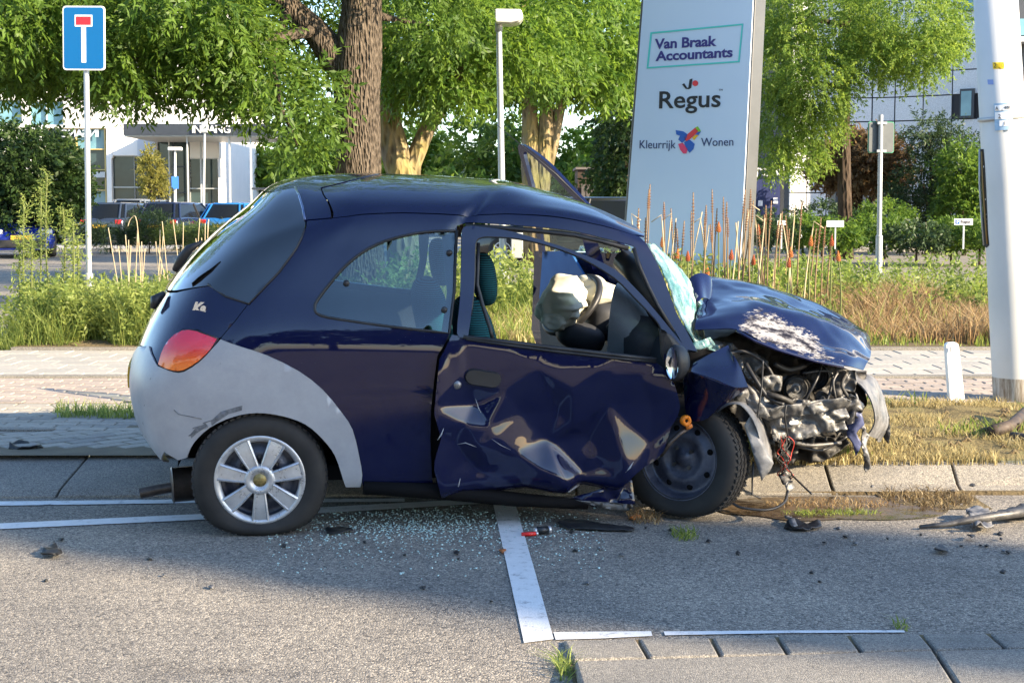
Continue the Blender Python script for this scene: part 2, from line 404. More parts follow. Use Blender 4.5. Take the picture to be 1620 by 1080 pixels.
# near island kerb: two rows of slabs
isl = MB().add([tuple(gnd(*p, -.0) + np.array([0, 0, .006])) for p in [(896, 1016), (1700, 1002), (1800, 1200), (925, 1200)]], [(0, 3, 2, 1)]).build('island', SOIL); struct(isl)
js = [(888, 1016), (1008, 1014), (1124, 1012), (1228, 1010), (1342, 1008), (1456, 1006), (1562, 1005), (1690, 1003)]; jb = [(905, 1056), (1026, 1053), (1140, 1050), (1246, 1047), (1362, 1043), (1478, 1040), (1590, 1037), (1712, 1034)]
def slab4(p4, z, gap, parent, h=.06):
    c = np.mean([gnd(*p) for p in p4], 0); v = []
    for p in p4:
        g = gnd(*p); d = c - g; g = g + d / np.linalg.norm(d) * gap; v.append(g)
    b = MB().add([(q[0], q[1], -.04) for q in v] + [(q[0], q[1], z[i]) for i, q in enumerate(v)], [(4, 5, 6, 7), (0, 1, 5, 4), (1, 2, 6, 5), (2, 3, 7, 6), (3, 0, 4, 7)])
    o = b.build('island_slab', CONC, parent, bevel=.008); bm = bmesh.new(); bm.from_mesh(o.data); bmesh.ops.recalc_face_normals(bm, faces=bm.faces); bm.to_mesh(o.data); bm.free()
for k in range(7): slab4([js[k], jb[k], jb[k + 1], js[k + 1]], [.010, .026, .026, .010], .007, isl)
k2 = [(905, 1060), (1478, 1043), (1720, 1037)]; k3 = [(925, 1150), (1520, 1130), (1790, 1120)]
for k in range(2): slab4([k2[k], k3[k], k3[k + 1], k2[k + 1]], [.03, .065, .065, .03], .007, isl)
# ================================================================== plants
def quads_leaf(base, d, s, L, W, fold=None):
    n = len(base); up = np.cross(d, s); mid = base + d * (L * .42)[:, None]; f = (W * .22)[:, None] * up
    v = np.stack([base, mid + s * (W * .5)[:, None] + f, base + d * L[:, None], mid - s * (W * .5)[:, None] + f], 1).reshape(-1, 3)
    return v, np.arange(4 * n).reshape(-1, 4)
def unit(a): return a / (np.linalg.norm(a, axis=1)[:, None] + 1e-9)
def twigs(cent, outd, nl, tl, L, W, droop=.6, var=None):
    """leafy twigs: centres (N,3), outward dirs; pinnate leaves"""
    n = len(cent); d = unit(outd + rs.randn(n, 3) * .55 + np.array([0, 0, -droop])); s0 = unit(np.cross(d, rs.randn(n, 3)))
    B = []; D = []; Sd = []; LL = []; WW = []; VV = []
    vt = rs.rand(n) if var is None else var
    for k in range(nl):
        t = (k // 2 + .5) / (nl / 2); sg = 1 if k % 2 else -1
        dk = unit(d + np.array([0, 0, -droop * .5 * t])); p = cent + dk * (tl * t) * (.7 + .6 * rs.rand(n))[:, None]
        ld = unit(dk * .75 + s0 * sg * .8 + np.array([0, 0, -.25]) + rs.randn(n, 3) * .25); sd = unit(np.cross(ld, np.cross(dk, s0) + rs.randn(n, 3) * .5))
        B.append(p); D.append(ld); Sd.append(sd); LL.append(L * (.6 + .7 * rs.rand(n))); WW.append(W * (.7 + .6 * rs.rand(n))); VV.append(np.clip(vt * .7 + .3 * rs.rand(n), 0, 1))
    v, f = quads_leaf(np.concatenate(B), np.concatenate(D), np.concatenate(Sd), np.concatenate(LL), np.concatenate(WW)); return v, f, np.concatenate(VV)
def blob_pts(blobs):
    C, O_ = [], []
    for (px, py, Y, rx, ry, rd, n) in blobs:
        c = dep(px, py, Y); k = Y / F_PX; q = unit(rs.randn(n, 3)); r = (.45 + .55 * rs.rand(n)) ** .7
        p = q * r[:, None] * np.array([rx * k, rd, ry * k]); C.append(c + p); O_.append(unit(q * np.array([1, 1, .6])))
    return np.concatenate(C), np.concatenate(O_)
def tree(name, label, cat, base, trunk, limbs, blobs, leaf, m_leaf, m_bark, group=None, droop=.6, parts=('trunk', 'crown')):
    t = thing(name, label, cat, base, 0, group); B0 = np.asarray(base, float)
    b = MB(); b.tube([np.asarray(p) - B0 for p in trunk[0]], trunk[1], 14); o = b.build(parts[0], m_bark, t, True)
    for pts, rr in limbs: MB().tube([np.asarray(p) - B0 for p in pts], rr, 9).build('limb', m_bark, t, True)
    if blobs:
        C, O_ = blob_pts(blobs) if not isinstance(blobs, tuple) else blobs
        nl, tl, L, W = leaf; v, f, var = twigs(C, O_, nl, tl, L, W, droop); link(parts[1], fast(parts[1], v - B0, f, var), m_leaf, t)
        # fine twigs for the larger clusters
    return t
def bark(name, c1, c2, sc=14, lit_tint=None):
    m = mat(name, c1, .95, 0, .15); L = m.node_tree.links; v = coords(m, (1, 1, .30)); n = voro(m, v, sc); n2 = noise(m, v, sc * .6, 8, .7); n3 = noise(m, coords(m), 1.3, 4)
    r = ramp(m, n2.outputs['Fac'], [(.3, c1), (.7, c2)]); out = r.outputs[0]
    if lit_tint: q = ramp(m, n3.outputs['Fac'], [(.45, (0, 0, 0)), (.6, (1, 1, 1))]); out = mixc(m, q.outputs[0], out, lit_tint)
    L.new(out, m.node_tree.nodes['Principled BSDF'].inputs['Base Color']); rv = ramp(m, n.outputs['Distance'], [(.05, (.35, .33, .3)), (.45, (1.15, 1.12, 1.08))]); L.new(mixc(m, 1., out, rv.outputs[0], 'MULTIPLY'), m.node_tree.nodes['Principled BSDF'].inputs['Base Color']); bump(m, n.outputs['Distance'], 1., .06); return m
BARK1 = bark('ash_bark', (.045, .036, .028), (.135, .112, .088), 36); BARK2 = bark('lit_bark', (.11, .085, .055), (.24, .20, .13), 12, (.20, .165, .07)); BARK3 = bark('dark_bark', (.03, .023, .018), (.075, .055, .04), 12)  # lit_bark holds the sunlit yellow of the trunks in its colour
LF1 = leafmat('ash_leaf', (.026, .070, .010), (.13, .215, .030), .45); LF2 = leafmat('maple_leaf_green', (.035, .092, .012), (.15, .245, .03), .5)
LF3 = leafmat('cypress_leaf', (.06, .13, .02), (.22, .31, .05), .5); LFD = leafmat('dark_leaf', (.014, .036, .010), (.05, .09, .02), .3); LFR = leafmat('red_leaf', (.075, .045, .02), (.18, .13, .06), .45); LFC = leafmat('conifer_leaf', (.015, .035, .012), (.05, .085, .03), .25); LFY = leafmat('yellow_leaf', (.14, .15, .03), (.26, .24, .06), .5)
# --- ash tree on the left
Y1 = 18.5; d1 = lambda a, b, dy=0: dep(a, b, Y1 + dy)
b1 = [(50, 30, 17, 100, 70, 2.0, 520), (20, 92, 18, 50, 32, 1.2, 200), (150, 45, 17.5, 105, 70, 1.9, 560), (212, 104, 17, 50, 38, 1.1, 210), (120, 98, 18.5, 70, 34, 1.1, 230), (315, 18, 17.2, 95, 55, 1.8, 430), (335, 95, 17.4, 45, 55, 1.0, 220), (300, 5, 19.2, 110, 60, 1.6, 300), (385, 80, 17.6, 55, 65, 1.2, 240), (425, 128, 17.3, 50, 48, 1.1, 150), (482, 180, 17.2, 38, 42, .9, 100), (510, 150, 17.8, 16, 50, .6, 50), (500, 40, 20.2, 60, 60, 1.0, 220), (110, 10, 19.5, 150, 50, 2, 280), (470, 222, 17.6, 26, 22, .6, 36), (50, -160, 18, 200, 150, 2.5, 460), (330, -160, 18, 220, 150, 2.5, 500), (620, -150, 18.5, 200, 120, 2.5, 520), (560, -330, 18.5, 330, 180, 3, 600), (-130, 20, 18, 160, 110, 2.4, 380), (690, 20, 20, 60, 50, 1.1, 130), (-160, -560, 18, 560, 380, 4, 2300), (500, -620, 18.5, 420, 300, 3.5, 1100)]
tree('ash_tree', 'thick trunked ash tree with a low limb reaching over the road sign', 'tree', dep(567, 533, Y1) * [1, 1, 0] + [0, 0, GZ], ([dep(567, 533, Y1) * [1, 1, 0] + [0, 0, GZ - .1], d1(568, 400), d1(567, 280), d1(564, 150), d1(566, 95), d1(572, 20), d1(575, -160), d1(560, -330)], [.40, .31, .285, .285, .30, .25, .19, .08]),
     [([d1(560, 140), d1(530, 90), d1(497, 48), d1(455, 10), d1(380, -60), d1(290, -120)], [.18, .20, .16, .14, .10, .03]), ([d1(497, 48), d1(440, 60, -1), d1(370, 70, -1.4), d1(250, 85, -1.5), d1(180, 100, -1)], [.09, .05, .04, .03, .012]), ([d1(455, 10), d1(430, 90, -1.2), d1(445, 170, -1.8), d1(470, 230, -1.6)], [.05, .035, .025, .01]), ([d1(380, -60), d1(240, -30, -.5), d1(100, 20, 0), d1(10, 60, .4)], [.08, .06, .04, .015]), ([d1(572, 20), d1(620, 30, .6), d1(680, 40, 1.4)], [.08, .04, .015]), ([d1(575, -160), d1(680, -200), d1(740, -260)], [.12, .06, .02])],
     b1, (14, .40, .108, .034), LF1, BARK1, droop=.65)
# --- pale trunked tree behind it
Y2 = 24.; d2 = lambda a, b, dy=0: dep(a, b, Y2 + dy); bs2 = dep(640, 500, Y2) * [1, 1, 0] + [0, 0, GZ]
b2 = [(650, 50, 24, 75, 75, 1.8, 360), (725, 30, 23, 95, 75, 2, 430), (655, 118, 23.5, 42, 42, .9, 200), (712, 112, 22.8, 48, 48, 1, 230), (790, 45, 23.5, 80, 75, 2, 470), (622, 105, 25, 40, 45, .9, 170), (860, 60, 25, 70, 65, 1.6, 330), (720, -120, 24, 200, 110, 3, 520), (900, -60, 26, 120, 120, 2.5, 340), (755, 105, 24.5, 55, 45, 1.1, 200)]
tree('maple_tree', 'tree with sunlight coloured bark forking low behind the ash trunk', 'tree', bs2, ([bs2 - [0, 0, .1], d2(641, 420), d2(640, 285), d2(622, 230), d2(608, 170), d2(600, 90), d2(610, -40)], [.36, .30, .26, .23, .20, .14, .06]),
     [([d2(642, 300), d2(652, 258), d2(675, 205), d2(708, 155), d2(752, 90), d2(800, 40), d2(850, -20)], [.22, .15, .13, .10, .08, .06, .03]), ([d2(708, 155), d2(735, 100, -.8), d2(740, 40, -1.2)], [.07, .05, .02]), ([d2(612, 190), d2(650, 120, .6), d2(690, 50, .8)], [.11, .07, .03]), ([d2(752, 90), d2(820, 85), d2(870, 60)], [.05, .03, .012])],
     b2, (14, .44, .12, .04), LF2, BARK2, droop=.55)
# --- tree group further back
Y3 = 33.; d3 = lambda a, b, dy=0: dep(a, b, Y3 + dy); bs3 = dep(848, 450, Y3) * [1, 1, 0] + [0, 0, GZ]
b3 = [(850, 72, 33, 105, 60, 2.5, 520), (940, 70, 33, 75, 80, 2.2, 480), (790, 112, 34, 58, 46, 1.5, 230), (895, 112, 32, 65, 30, 1.4, 210), (968, 110, 34, 36, 48, 1.2, 150), (870, 0, 34, 160, 80, 3, 440), (900, -130, 34, 220, 110, 4, 420)]
tree('leaning_maple', 'many stemmed tree with pale forked trunks beside the street lamp', 'tree', bs3, ([bs3 - [0, 0, .1], d3(848, 330), d3(840, 262), d3(838, 170), d3(842, 80)], [.34, .26, .22, .16, .06]),
     [([d3(850, 340), d3(858, 270), d3(864, 200), d3(866, 120), d3(870, 40)], [.22, .2, .17, .13, .05]), ([d3(858, 290), d3(874, 230), d3(886, 170), d3(915, 90)], [.16, .13, .12, .05]), ([d3(886, 170), d3(930, 130), d3(960, 90)], [.07, .05, .02])],
     b3, (12, .55, .17, .065), LF2, BARK2, droop=.45)
Y4 = 44.; b4 = [(985, 190, Y4, 40, 60, 1.5, 260), (985, 265, Y4, 36, 45, 1.3, 210), (1010, 120, Y4, 50, 80, 2, 260), (960, 285, Y4, 25, 25, 1, 80)]
tree('holly_tree', 'dark evergreen tree just beside the blue sign pylon', 'tree', dep(990, 420, Y4) * [1, 1, 0] + [0, 0, GZ], ([dep(990, 420, Y4) * [1, 1, 0], dep(990, 300, Y4), dep(992, 120, Y4)], [.22, .18, .05]), [], b4, (12, .5, .17, .085), LFD, BARK3)
# --- feathery tree on the right
Y5 = 38.; d5 = lambda a, b, dy=0: dep(a, b, Y5 + dy); bs5 = dep(1338, 435, Y5) * [1, 1, 0] + [0, 0, GZ]
b5 = [(1300, 40, 38, 95, 65, 2.6, 700), (1420, 30, 37, 90, 55, 2.4, 700), (1242, 95, 37, 52, 65, 1.6, 380), (1295, 125, 36.5, 62, 45, 1.6, 400), (1385, 85, 36.5, 55, 35, 1.4, 280), (1450, 82, 36, 62, 26, 1.2, 260), (1238, 185, 37.5, 42, 45, 1.1, 260), (1290, 190, 37.5, 42, 30, .9, 200), (1225, 245, 37.8, 30, 28, .9, 120), (1270, 240, 37.8, 34, 22, .9, 110), (1462, 110, 36, 28, 20, .7, 60), (1230, 20, 38, 60, 60, 1.6, 330), (1500, 40, 36.5, 26, 40, .9, 120), (1370, -120, 38, 230, 110, 3.5, 560)]
tree('swamp_cypress', 'feathery light green tree standing before the grey clad tower', 'tree', bs5, ([bs5 - [0, 0, .1], d5(1336, 300), d5(1335, 200), d5(1338, 90), d5(1345, -60)], [.20, .17, .15, .13, .07]),
     [([d5(1338, 70), d5(1390, 50, -1), d5(1450, 70, -1.8), d5(1500, 90, -2)], [.09, .06, .04, .012]), ([d5(1336, 140), d5(1290, 130, -1), d5(1240, 150, -1)], [.07, .05, .015]), ([d5(1336, 200), d5(1300, 205, -.4), d5(1250, 215, 0)], [.05, .04, .012]), ([d5(1338, 40), d5(1280, 30), d5(1230, 50)], [.08, .05, .015]), ([d5(1340, 110), d5(1370, 60), d5(1385, 20)], [.05, .04, .02])],
     b5, (22, .50, .095, .032), LF3, BARK3, droop=.45)
# --- bush masses, maple, conifer, saplings
def bush(name, label, cat, px, py, Y, blobs, leaf, m, group=None, trunk_r=.06, bark_m=None, stems=5, droop=.1):
    base = dep(px, py, Y); base[2] = GZ; L_ = []
    for (bx_, by_, bY, rx, ry, rd, n) in blobs[:stems]:
        e = dep(bx_, by_, bY); L_.append(([base - [0, 0, .05], base * .5 + e * .5 + [0, 0, .1], e], [trunk_r, trunk_r * .7, trunk_r * .25]))
    return tree(name, label, cat, base, L_[0], L_[1:], blobs, leaf, m, bark_m or BARK3, group, droop, ('stem', 'foliage'))
bush('hedge_shrub', 'dark green rounded shrub beside the pale glazed building', 'shrub', 60, 372, 40, [(60, 270, 40, 62, 62, 1.8, 650), (20, 250, 40, 45, 50, 1.4, 330), (100, 300, 40, 35, 40, 1.0, 260), (-40, 270, 40, 60, 70, 1.5, 300), (40, 330, 39.5, 60, 40, 1.2, 300)], (10, .4, .16, .075), LFD)
bush('red_maple', 'round crowned copper leaved maple behind the grey backed sign', 'tree', 1352, 395, 45, [(1352, 262, 45, 50, 45, 1.7, 560), (1320, 258, 45, 35, 40, 1.2, 330), (1395, 265, 45, 40, 40, 1.3, 380), (1370, 232, 45, 40, 25, 1.1, 220)], (10, .35, .15, .07), LFR, None, .12)
bush('blue_conifer', 'dark spreading conifer in front of the grey clad wall', 'tree', 1480, 385, 43, [(1470, 210, 43, 28, 22, .6, 110), (1500, 225, 43, 30, 22, .6, 110), (1460, 290, 43, 45, 50, 1.2, 330), (1440, 330, 43, 40, 35, 1, 230), (1500, 330, 43, 45, 40, 1.2, 260), (1530, 260, 43, 30, 45, .8, 160), (1480, 250, 43, 14, 40, .4, 90)], (14, .45, .13, .035), LFC, None, .1, None, 7, .25)
bush('mixed_shrub', 'leafy green shrub with reddish tips beside the conifer', 'shrub', 1525, 385, 41, [(1520, 270, 41, 32, 40, .9, 230), (1545, 300, 41, 30, 40, .9, 210), (1525, 330, 41, 40, 30, .9, 230)], (10, .35, .14, .07), LF1)
bush('young_birch', 'thin yellowing birch before the dark entrance glazing', 'tree', 240, 345, 58, [(240, 275, 58, 18, 30, .5, 170), (238, 255, 58, 9, 22, .3, 60), (246, 292, 58, 18, 16, .5, 80)], (10, .3, .13, .06), LFY, None, .05)
GMX = leafmat('tall_grass', (.05, .10, .02), (.15, .19, .05), .4)
LOW = ['at the corner of the blue bin store', 'beside the tiny white sign', 'around the post of the blank plate sign', 'behind the blank plate sign', 'at the foot of the grey backed sign', 'beneath the copper maple crown', 'in front of the dark conifer', 'around the white parking sign', 'beside the torn hatch of the mast']
lo = [(1215, 362, 33, 40, 18), (1270, 366, 34, 45, 20), (1320, 372, 33, 40, 16), (1300, 345, 40, 60, 22), (1390, 368, 34, 45, 22), (1400, 345, 38, 40, 22), (1450, 374, 33, 45, 16), (1505, 372, 34, 45, 20), (1550, 372, 33, 30, 16)]
for k, (a, b_, Y, rx, ry) in enumerate(lo):
    bush('low_shrub', 'low green shrub ' + LOW[k], 'shrub', a, 400, Y, [(a, b_, Y, rx, ry, .9, 260)], (10, .22, .10, .045), LFC if k % 3 == 0 else LF1, 'shrubs along the grey building', .03, None, 1)
for k, (a, b_, Y, rx, ry) in enumerate([(236, 366, 43, 26, 20), (285, 381, 43, 45, 10), (330, 381, 43, 40, 10), (372, 382, 43, 40, 9), (175, 381, 43, 45, 10)]):
    bush('tall_grass_clump', 'tall green grass clump growing ' + ['before the dark grey hatchback', 'before the navy estate car', 'before the midnight blue hatchback', 'before the bright mid blue hatchback', 'before the dark blue estate car'][k], 'plant', a, 385, Y, [(a, b_, Y, rx, ry, .8, 240)], (8, .34, .26, .02), GMX if k % 2 else LFC, 'grass clumps by the car park', .02, None, 1, -.9)
# --- far trees, one by one
far = [(455, 255, 95, 45, 40), (505, 270, 90, 40, 30), (560, 250, 90, 60, 60), (640, 240, 85, 60, 60), (700, 270, 85, 45, 45), (760, 240, 80, 60, 60), (810, 230, 85, 50, 60), (900, 255, 80, 50, 50), (925, 300, 75, 40, 35), (730, 310, 70, 40, 25), (680, 310, 75, 50, 20), (1215, 270, 80, 40, 45), (1265, 285, 75, 50, 40), (395, 262, 85, 28, 26), (360, 268, 85, 24, 24), (970, 250, 90, 50, 60), (1190, 200, 90, 50, 80)]
FARL = ['beyond the end of the entrance canopy', 'between the entrance canopy and the ash trunk', 'hidden behind the thick ash trunk', 'behind the pale yellow forked trunk', 'behind the limb of the pale yellow tree', 'just beside the street lamp pole', 'behind the street lamp pole', 'behind the forked trunks by the open car door', 'above the brown shed roof', 'low down behind the car roof crease', 'low down behind the car roof middle', 'above the blue bin store', 'between bin store and feathery tree', 'right under the entrance canopy end', 'between the entrance canopy columns', 'behind the dark evergreen by the pylon', 'hidden behind the pylon edge']
for k, (a, b_, Y, rx, ry) in enumerate(far):
    base = dep(a, 380, Y); base[2] = GZ; rm = rx * Y / F_PX
    tree('distant_tree', 'far off green tree ' + FARL[k], 'tree', base, ([base, dep(a, b_ + ry * .4, Y), dep(a, b_ - ry * .5, Y)], [.25, .18, .05]), [], [(a, b_, Y, rx, ry, rm, 110), (a - rx * .4, b_ + ry * .3, Y, rx * .6, ry * .6, rm * .6, 50), (a + rx * .4, b_ + ry * .2, Y, rx * .6, ry * .7, rm * .6, 50)], (10, .8, .42, .2), [LF2, LF1, LF3, LF2][k % 4], BARK3, 'far trees', .2)
# --- trees across the road, behind the viewer (mirrored in the paint) and an unseen poplar added to shade road and car
for k, (x, y, h, r_) in enumerate([(-15, -17, 6.5, 3.0), (-9, -15, 7.5, 3.2), (-3, -17, 6, 2.8), (3, -16, 7, 3.2), (9, -18, 6, 3.0), (-22, -16, 7, 3.2), (15, -24, 8, 3.6)]):
    q = unit(rs.randn(900, 3)); p = q * ((.4 + .6 * rs.rand(900)) ** .6)[:, None] * [r_, r_, h * .36] + [x, y, h * .62]
    tree('roadside_tree', 'tree on the opposite side of the road behind the viewer', 'tree', (x, y, 0), ([(x, y, 0), (x, y, h * .4), (x, y, h * .8)], [.25, .2, .06]), [], (p, q), (8, .7, .4, .2), LFD, BARK3, 'trees across the road', .3)
PX_, PY_ = 27.14, -8.59; nP = 3800
zz = rs.rand(nP) ** .9 * 15.5 + .9; lowz = zz < 12.6; rr_ = np.where(lowz, .92, 1.) * np.minimum(1, (17.5 - zz) / 5) * np.minimum(1., zz / 1.5) * .74 * np.sqrt(rs.rand(nP)); th = rs.rand(nP) * 6.283  # crown of the added poplar shaped so sun still reaches the near island
pp = np.stack([PX_ + rr_ * np.cos(th) + lowz * .03, PY_ + rr_ * np.sin(th) + lowz * .05, zz], 1); qq = unit(np.stack([np.cos(th), np.sin(th), np.full(nP, 1.2)], 1))
tree('added_shade_poplar', 'unseen slender poplar added to cast the long shade across the road', 'tree', (PX_, PY_, 0), ([(PX_, PY_, 0), (PX_, PY_, 8), (PX_, PY_, 16)], [.45, .35, .05]), [([(PX_ + dx, PY_ + dy, 1), (PX_ + dx * 2, PY_ + dy * 2, 7), (PX_ + dx, PY_ + dy, 14)], [.25, .2, .05]) for dx, dy in ((.2, .2), (-.2, .2), (.2, -.2), (-.2, -.2), (0, .28), (.28, 0), (-.28, 0), (0, -.28))], (pp, qq), (8, .30, .30, .2), LFD, BARK3, None, -.6)
# --- grass
def blades(n, x0, x1, y0, y1, h0, h1, w_, lean, pred=None, z0=GZ, seed=0, hfun=None):
    x = x0 + (x1 - x0) * rs.rand(n); y = y0 + (y1 - y0) * rs.rand(n)
    if pred is not None: k = pred(x, y); x, y = x[k], y[k]; n = len(x)
    h = h0 + (h1 - h0) * rs.rand(n) ** 1.6
    if hfun is not None: h = h * hfun(x, y)
    a = rs.rand(n) * 6.283; dx = np.stack([np.cos(a), np.sin(a)], 1); le = lean * (.2 + rs.rand(n)) * h; b2_ = rs.rand(n) * 6.283; sx = np.stack([np.cos(b2_), np.sin(b2_)], 1) * (w_ * (.6 + .8 * rs.rand(n)) * .5)[:, None]
    p0 = np.stack([x, y], 1); z = np.full(n, z0); p1 = p0 + dx * (le * .3)[:, None]; p2 = p0 + dx * le[:, None]
    v = np.stack([np.c_[p0 - sx, z - .01], np.c_[p0 + sx, z - .01], np.c_[p1 + sx * .8, z + h * .6], np.c_[p1 - sx * .8, z + h * .6], np.c_[p2 + sx * .15, z + h], np.c_[p2 - sx * .15, z + h]], 1).reshape(-1, 3)
    i = np.arange(n)[:, None] * 6; f = np.concatenate([i + [0, 1, 2, 3], i + [3, 2, 4, 5]]); var = rs.rand(n); return v, f, np.concatenate([var, var])
GM = leafmat('meadow_grass', (.075, .135, .022), (.28, .32, .07), .45); GD = leafmat('dry_grass', (.15, .095, .045), (.40, .30, .15), .4); GV = leafmat('verge_grass', (.15, .12, .05), (.46, .39, .18), .35); GW = leafmat('weed_leaf', (.085, .135, .03), (.31, .36, .095), .5)
fr_ = lambda x, y: np.abs(x) < y * 1130 / 2400
def st(name, v, f, var, m, label=None, cat='grass'): return stuff(link(name, fast(name, v, f, var), m), label, cat)
nz = lambda x, y, s, sd=0: vnoise(np.stack([x, y, np.full(len(x), 1.7 + sd)], 1), s)
v, f, var = blades(72000, .9, 5.0, 7.16, 9.40, .018, .060, .005, .9, lambda x, y: fr_(x, y) & (nz(x, y, 2.6) + .5 * nz(x, y, 7., 4) > -.10) & (x > 1.0), GZ, 0, lambda x, y: .8 + .6 * nz(x, y, 1.7, 8)); st('verge_grass', v, f, var, GV, 'short dry yellowish grass on the verge by the kerb')
v, f, var = blades(12000, .9, 5.0, 7.3, 9.4, .03, .10, .008, .7, lambda x, y: fr_(x, y) & (nz(x, y, 1.6, 3) > .12)); st('verge_weeds', v, f, var, GM, 'green tufts scattered through the dry verge')
hb_ = lambda x, y: .62 + .55 * nz(x, y, 1.0, 5) + .3 * nz(x, y, 3.1, 6)
drym = lambda x, y: nz(x, y, .8, 9) * .45 - np.abs(y - 15.4) * .20 + np.clip((x - 2.5) * .5, 0, .6)
v, f, var = blades(52000, -1.4, 9.4, 13.1, 19.8, .22, .60, .012, .55, lambda x, y: fr_(x, y) & (drym(x, y) < .16 + .25 * rs.randn(len(x))), GZ, 0, hb_); st('bed_grass', v, f, var, GM, 'green meadow grass filling the planting bed')
v, f, var = blades(36000, 0, 8.4, 13.4, 17.6, .28, .56, .012, .9, lambda x, y: fr_(x, y) & (drym(x, y) > .08 + .16 * rs.randn(len(x))), GZ, 0, lambda x, y: .7 + .7 * nz(x, y, 1.6, 15)); st('dry_bed_grass', v, f, var, GD, 'brown withered grass mound in the planting bed', 'grass')
v, f, var = blades(14000, -1.4, 2.5, 13.1, 16, .2, .5, .011, .7, lambda x, y: nz(x, y, 1.3, 12) > -.1, GZ, 0, hb_); st('yellow_bed_grass', v, f, var, GV, 'yellowed grass seen through the car windows')
v, f, var = blades(24000, -4.6, -1.6, 13.05, 15.6, .10, .52, .006, .9, lambda x, y: (x > -4.55 - (y - 13) * .05) & (nz(x, y, 1.1, 2) > -.6), GZ, 0, lambda x, y: .55 + .55 * np.clip((x + 4.6) * 1.2, 0, 1) + .3 * nz(x, y, 1.5, 4)); st('roadside_weeds', v, f, var, GW, 'pale green weeds at the foot of the dead end sign', 'plant')
GC2 = leafmat('groundcover_leaf', (.06, .115, .022), (.26, .33, .07), .5)
def leafy(n, x0, x1, y0, y1, z0, z1, m, name, label, nl=10, tl=.18, L=.06, W=.022, pred=None):
    x = x0 + (x1 - x0) * rs.rand(n); y = y0 + (y1 - y0) * rs.rand(n)
    if pred is not None: k = pred(x, y); x, y = x[k], y[k]
    z = GZ + z0 + (z1 - z0) * rs.rand(len(x)); d = np.stack([rs.randn(len(x)) * .4, rs.randn(len(x)) * .4, np.ones(len(x))], 1); v, f, var = twigs(np.stack([x, y, z], 1), d, nl, tl, L, W, -.3); st(name, v, f, var, m, label, 'plant')
leafy(3600, -4.5, -1.7, 13.05, 15.2, .0, .42, GW, 'leafy_weeds', 'leafy yellow green weeds around the sign post', pred=lambda x, y: nz(x, y, 1.4, 6) > -.3)
leafy(4200, 1.2, 9.4, 15.6, 20, .02, .50, GC2, 'leafy_groundcover', 'bright leafy ground cover at the back of the bed', 10, .2, .065, .026, lambda x, y: fr_(x, y) & (nz(x, y, 1.1, 21) > -.35))
leafy(700, -1.4, 2, 15, 18, .1, .6, GW, 'bed_weeds', 'weeds in the bed behind the wreck', 10, .2, .07, .03)
for (a, b_, n, s) in ((160, 655, 420, .28), (200, 662, 300, .16), (130, 660, 200, .14)):
    c = gnd(a, b_, GZ); v, f, var = blades(n, c[0] - s, c[0] + s, c[1] - .06, c[1] + .07, .02, .10, .006, .8); st('path_tuft', v, f, var, GW, 'grass tuft growing in the path joints')
# ================================================================== buildings and street furniture
def boxpx(a0, b0, a1, b1, Y, d, mb=None):
    p, q = dep(a0, b0, Y), dep(a1, b1, Y); mb = mb or MB(); return mb.box(((p[0] + q[0]) / 2, Y + d / 2, (p[2] + q[2]) / 2), (abs(q[0] - p[0]), d, abs(q[2] - p[2])))
def bpart(name, m, parent, base, a0, b0, a1, b1, Y, d, bevel=0.):
    mb = boxpx(a0, b0, a1, b1, Y, d); mb.v = [tuple(np.array(p) - base) for p in mb.v]; return mb.build(name, m, parent, bevel=bevel)
WALLW = tonal('white_render', (.74, .74, .72), (.80, .79, .77), 1.2, .8, .2, 20, .05, .01)
DGREY = tonal('anthracite_steel', (.026, .032, .042), (.036, .042, .054), 3, .45, .5, 60, .05, .002); LGREY = mat('pale_frame', (.45, .47, .48), .45, .3)
def m_pane(name, c1, c2, rough=.06):
    m = mat(name, c1, rough, 0, .5); v = coords(m); n = noise(m, v, .6, 3); r = ramp(m, n.outputs['Fac'], [(.4, c1), (.6, c2)]); m.node_tree.links.new(r.outputs[0], m.node_tree.nodes['Principled BSDF'].inputs['Base Color']); return m
PANE = m_pane('dark_pane', (.015, .03, .035), (.03, .055, .06)); PANEB = m_pane('blue_pane', (.10, .22, .28), (.16, .32, .38))
YB = 72.; base = dep(180, 400, YB); base[2] = GZ; B = thing('office_building', 'white rendered office building with dark glazing and a flat entrance canopy', 'building', base)
def bp(name, m, *a, parent=None, **k): return bpart(name, m, parent or B, base, *a, **k)
def fill(a0, b0, a1, b1, holes, Y, d):
    """wall with openings: split into boxes round the holes"""
    xs = sorted({a0, a1} | {h[0] for h in holes} | {h[2] for h in holes}); ys = sorted({b0, b1} | {h[1] for h in holes} | {h[3] for h in holes}); mb = MB()
    for i in range(len(xs) - 1):
        for j in range(len(ys) - 1):
            cx, cy = (xs[i] + xs[i + 1]) / 2, (ys[j] + ys[j + 1]) / 2
            if not any(h[0] < cx < h[2] and h[1] < cy < h[3] for h in holes): boxpx(xs[i], ys[j], xs[i + 1], ys[j + 1], Y, d, mb)
    bm = mb; bm.v = [tuple(np.array(p) - base) for p in bm.v]; return bm
op = [(-60, 158, 34, 196), (46, 160, 100, 198), (75, 203, 168, 365), (178, 246, 248, 345), (300, 250, 345, 345), (248, 222, 300, 345)]
wm = fill(-400, -260, 347, 372, op, YB, .6); me = wm.mesh('wall'); bm = bmesh.new(); bm.from_mesh(me); bmesh.ops.remove_doubles(bm, verts=bm.verts, dist=.001); bm.to_mesh(me); bm.free(); link('wall', me, WALLW, B)
bp('rear_volume', WALLW, -400, -262, 346, 372, YB + 1.2, 14)
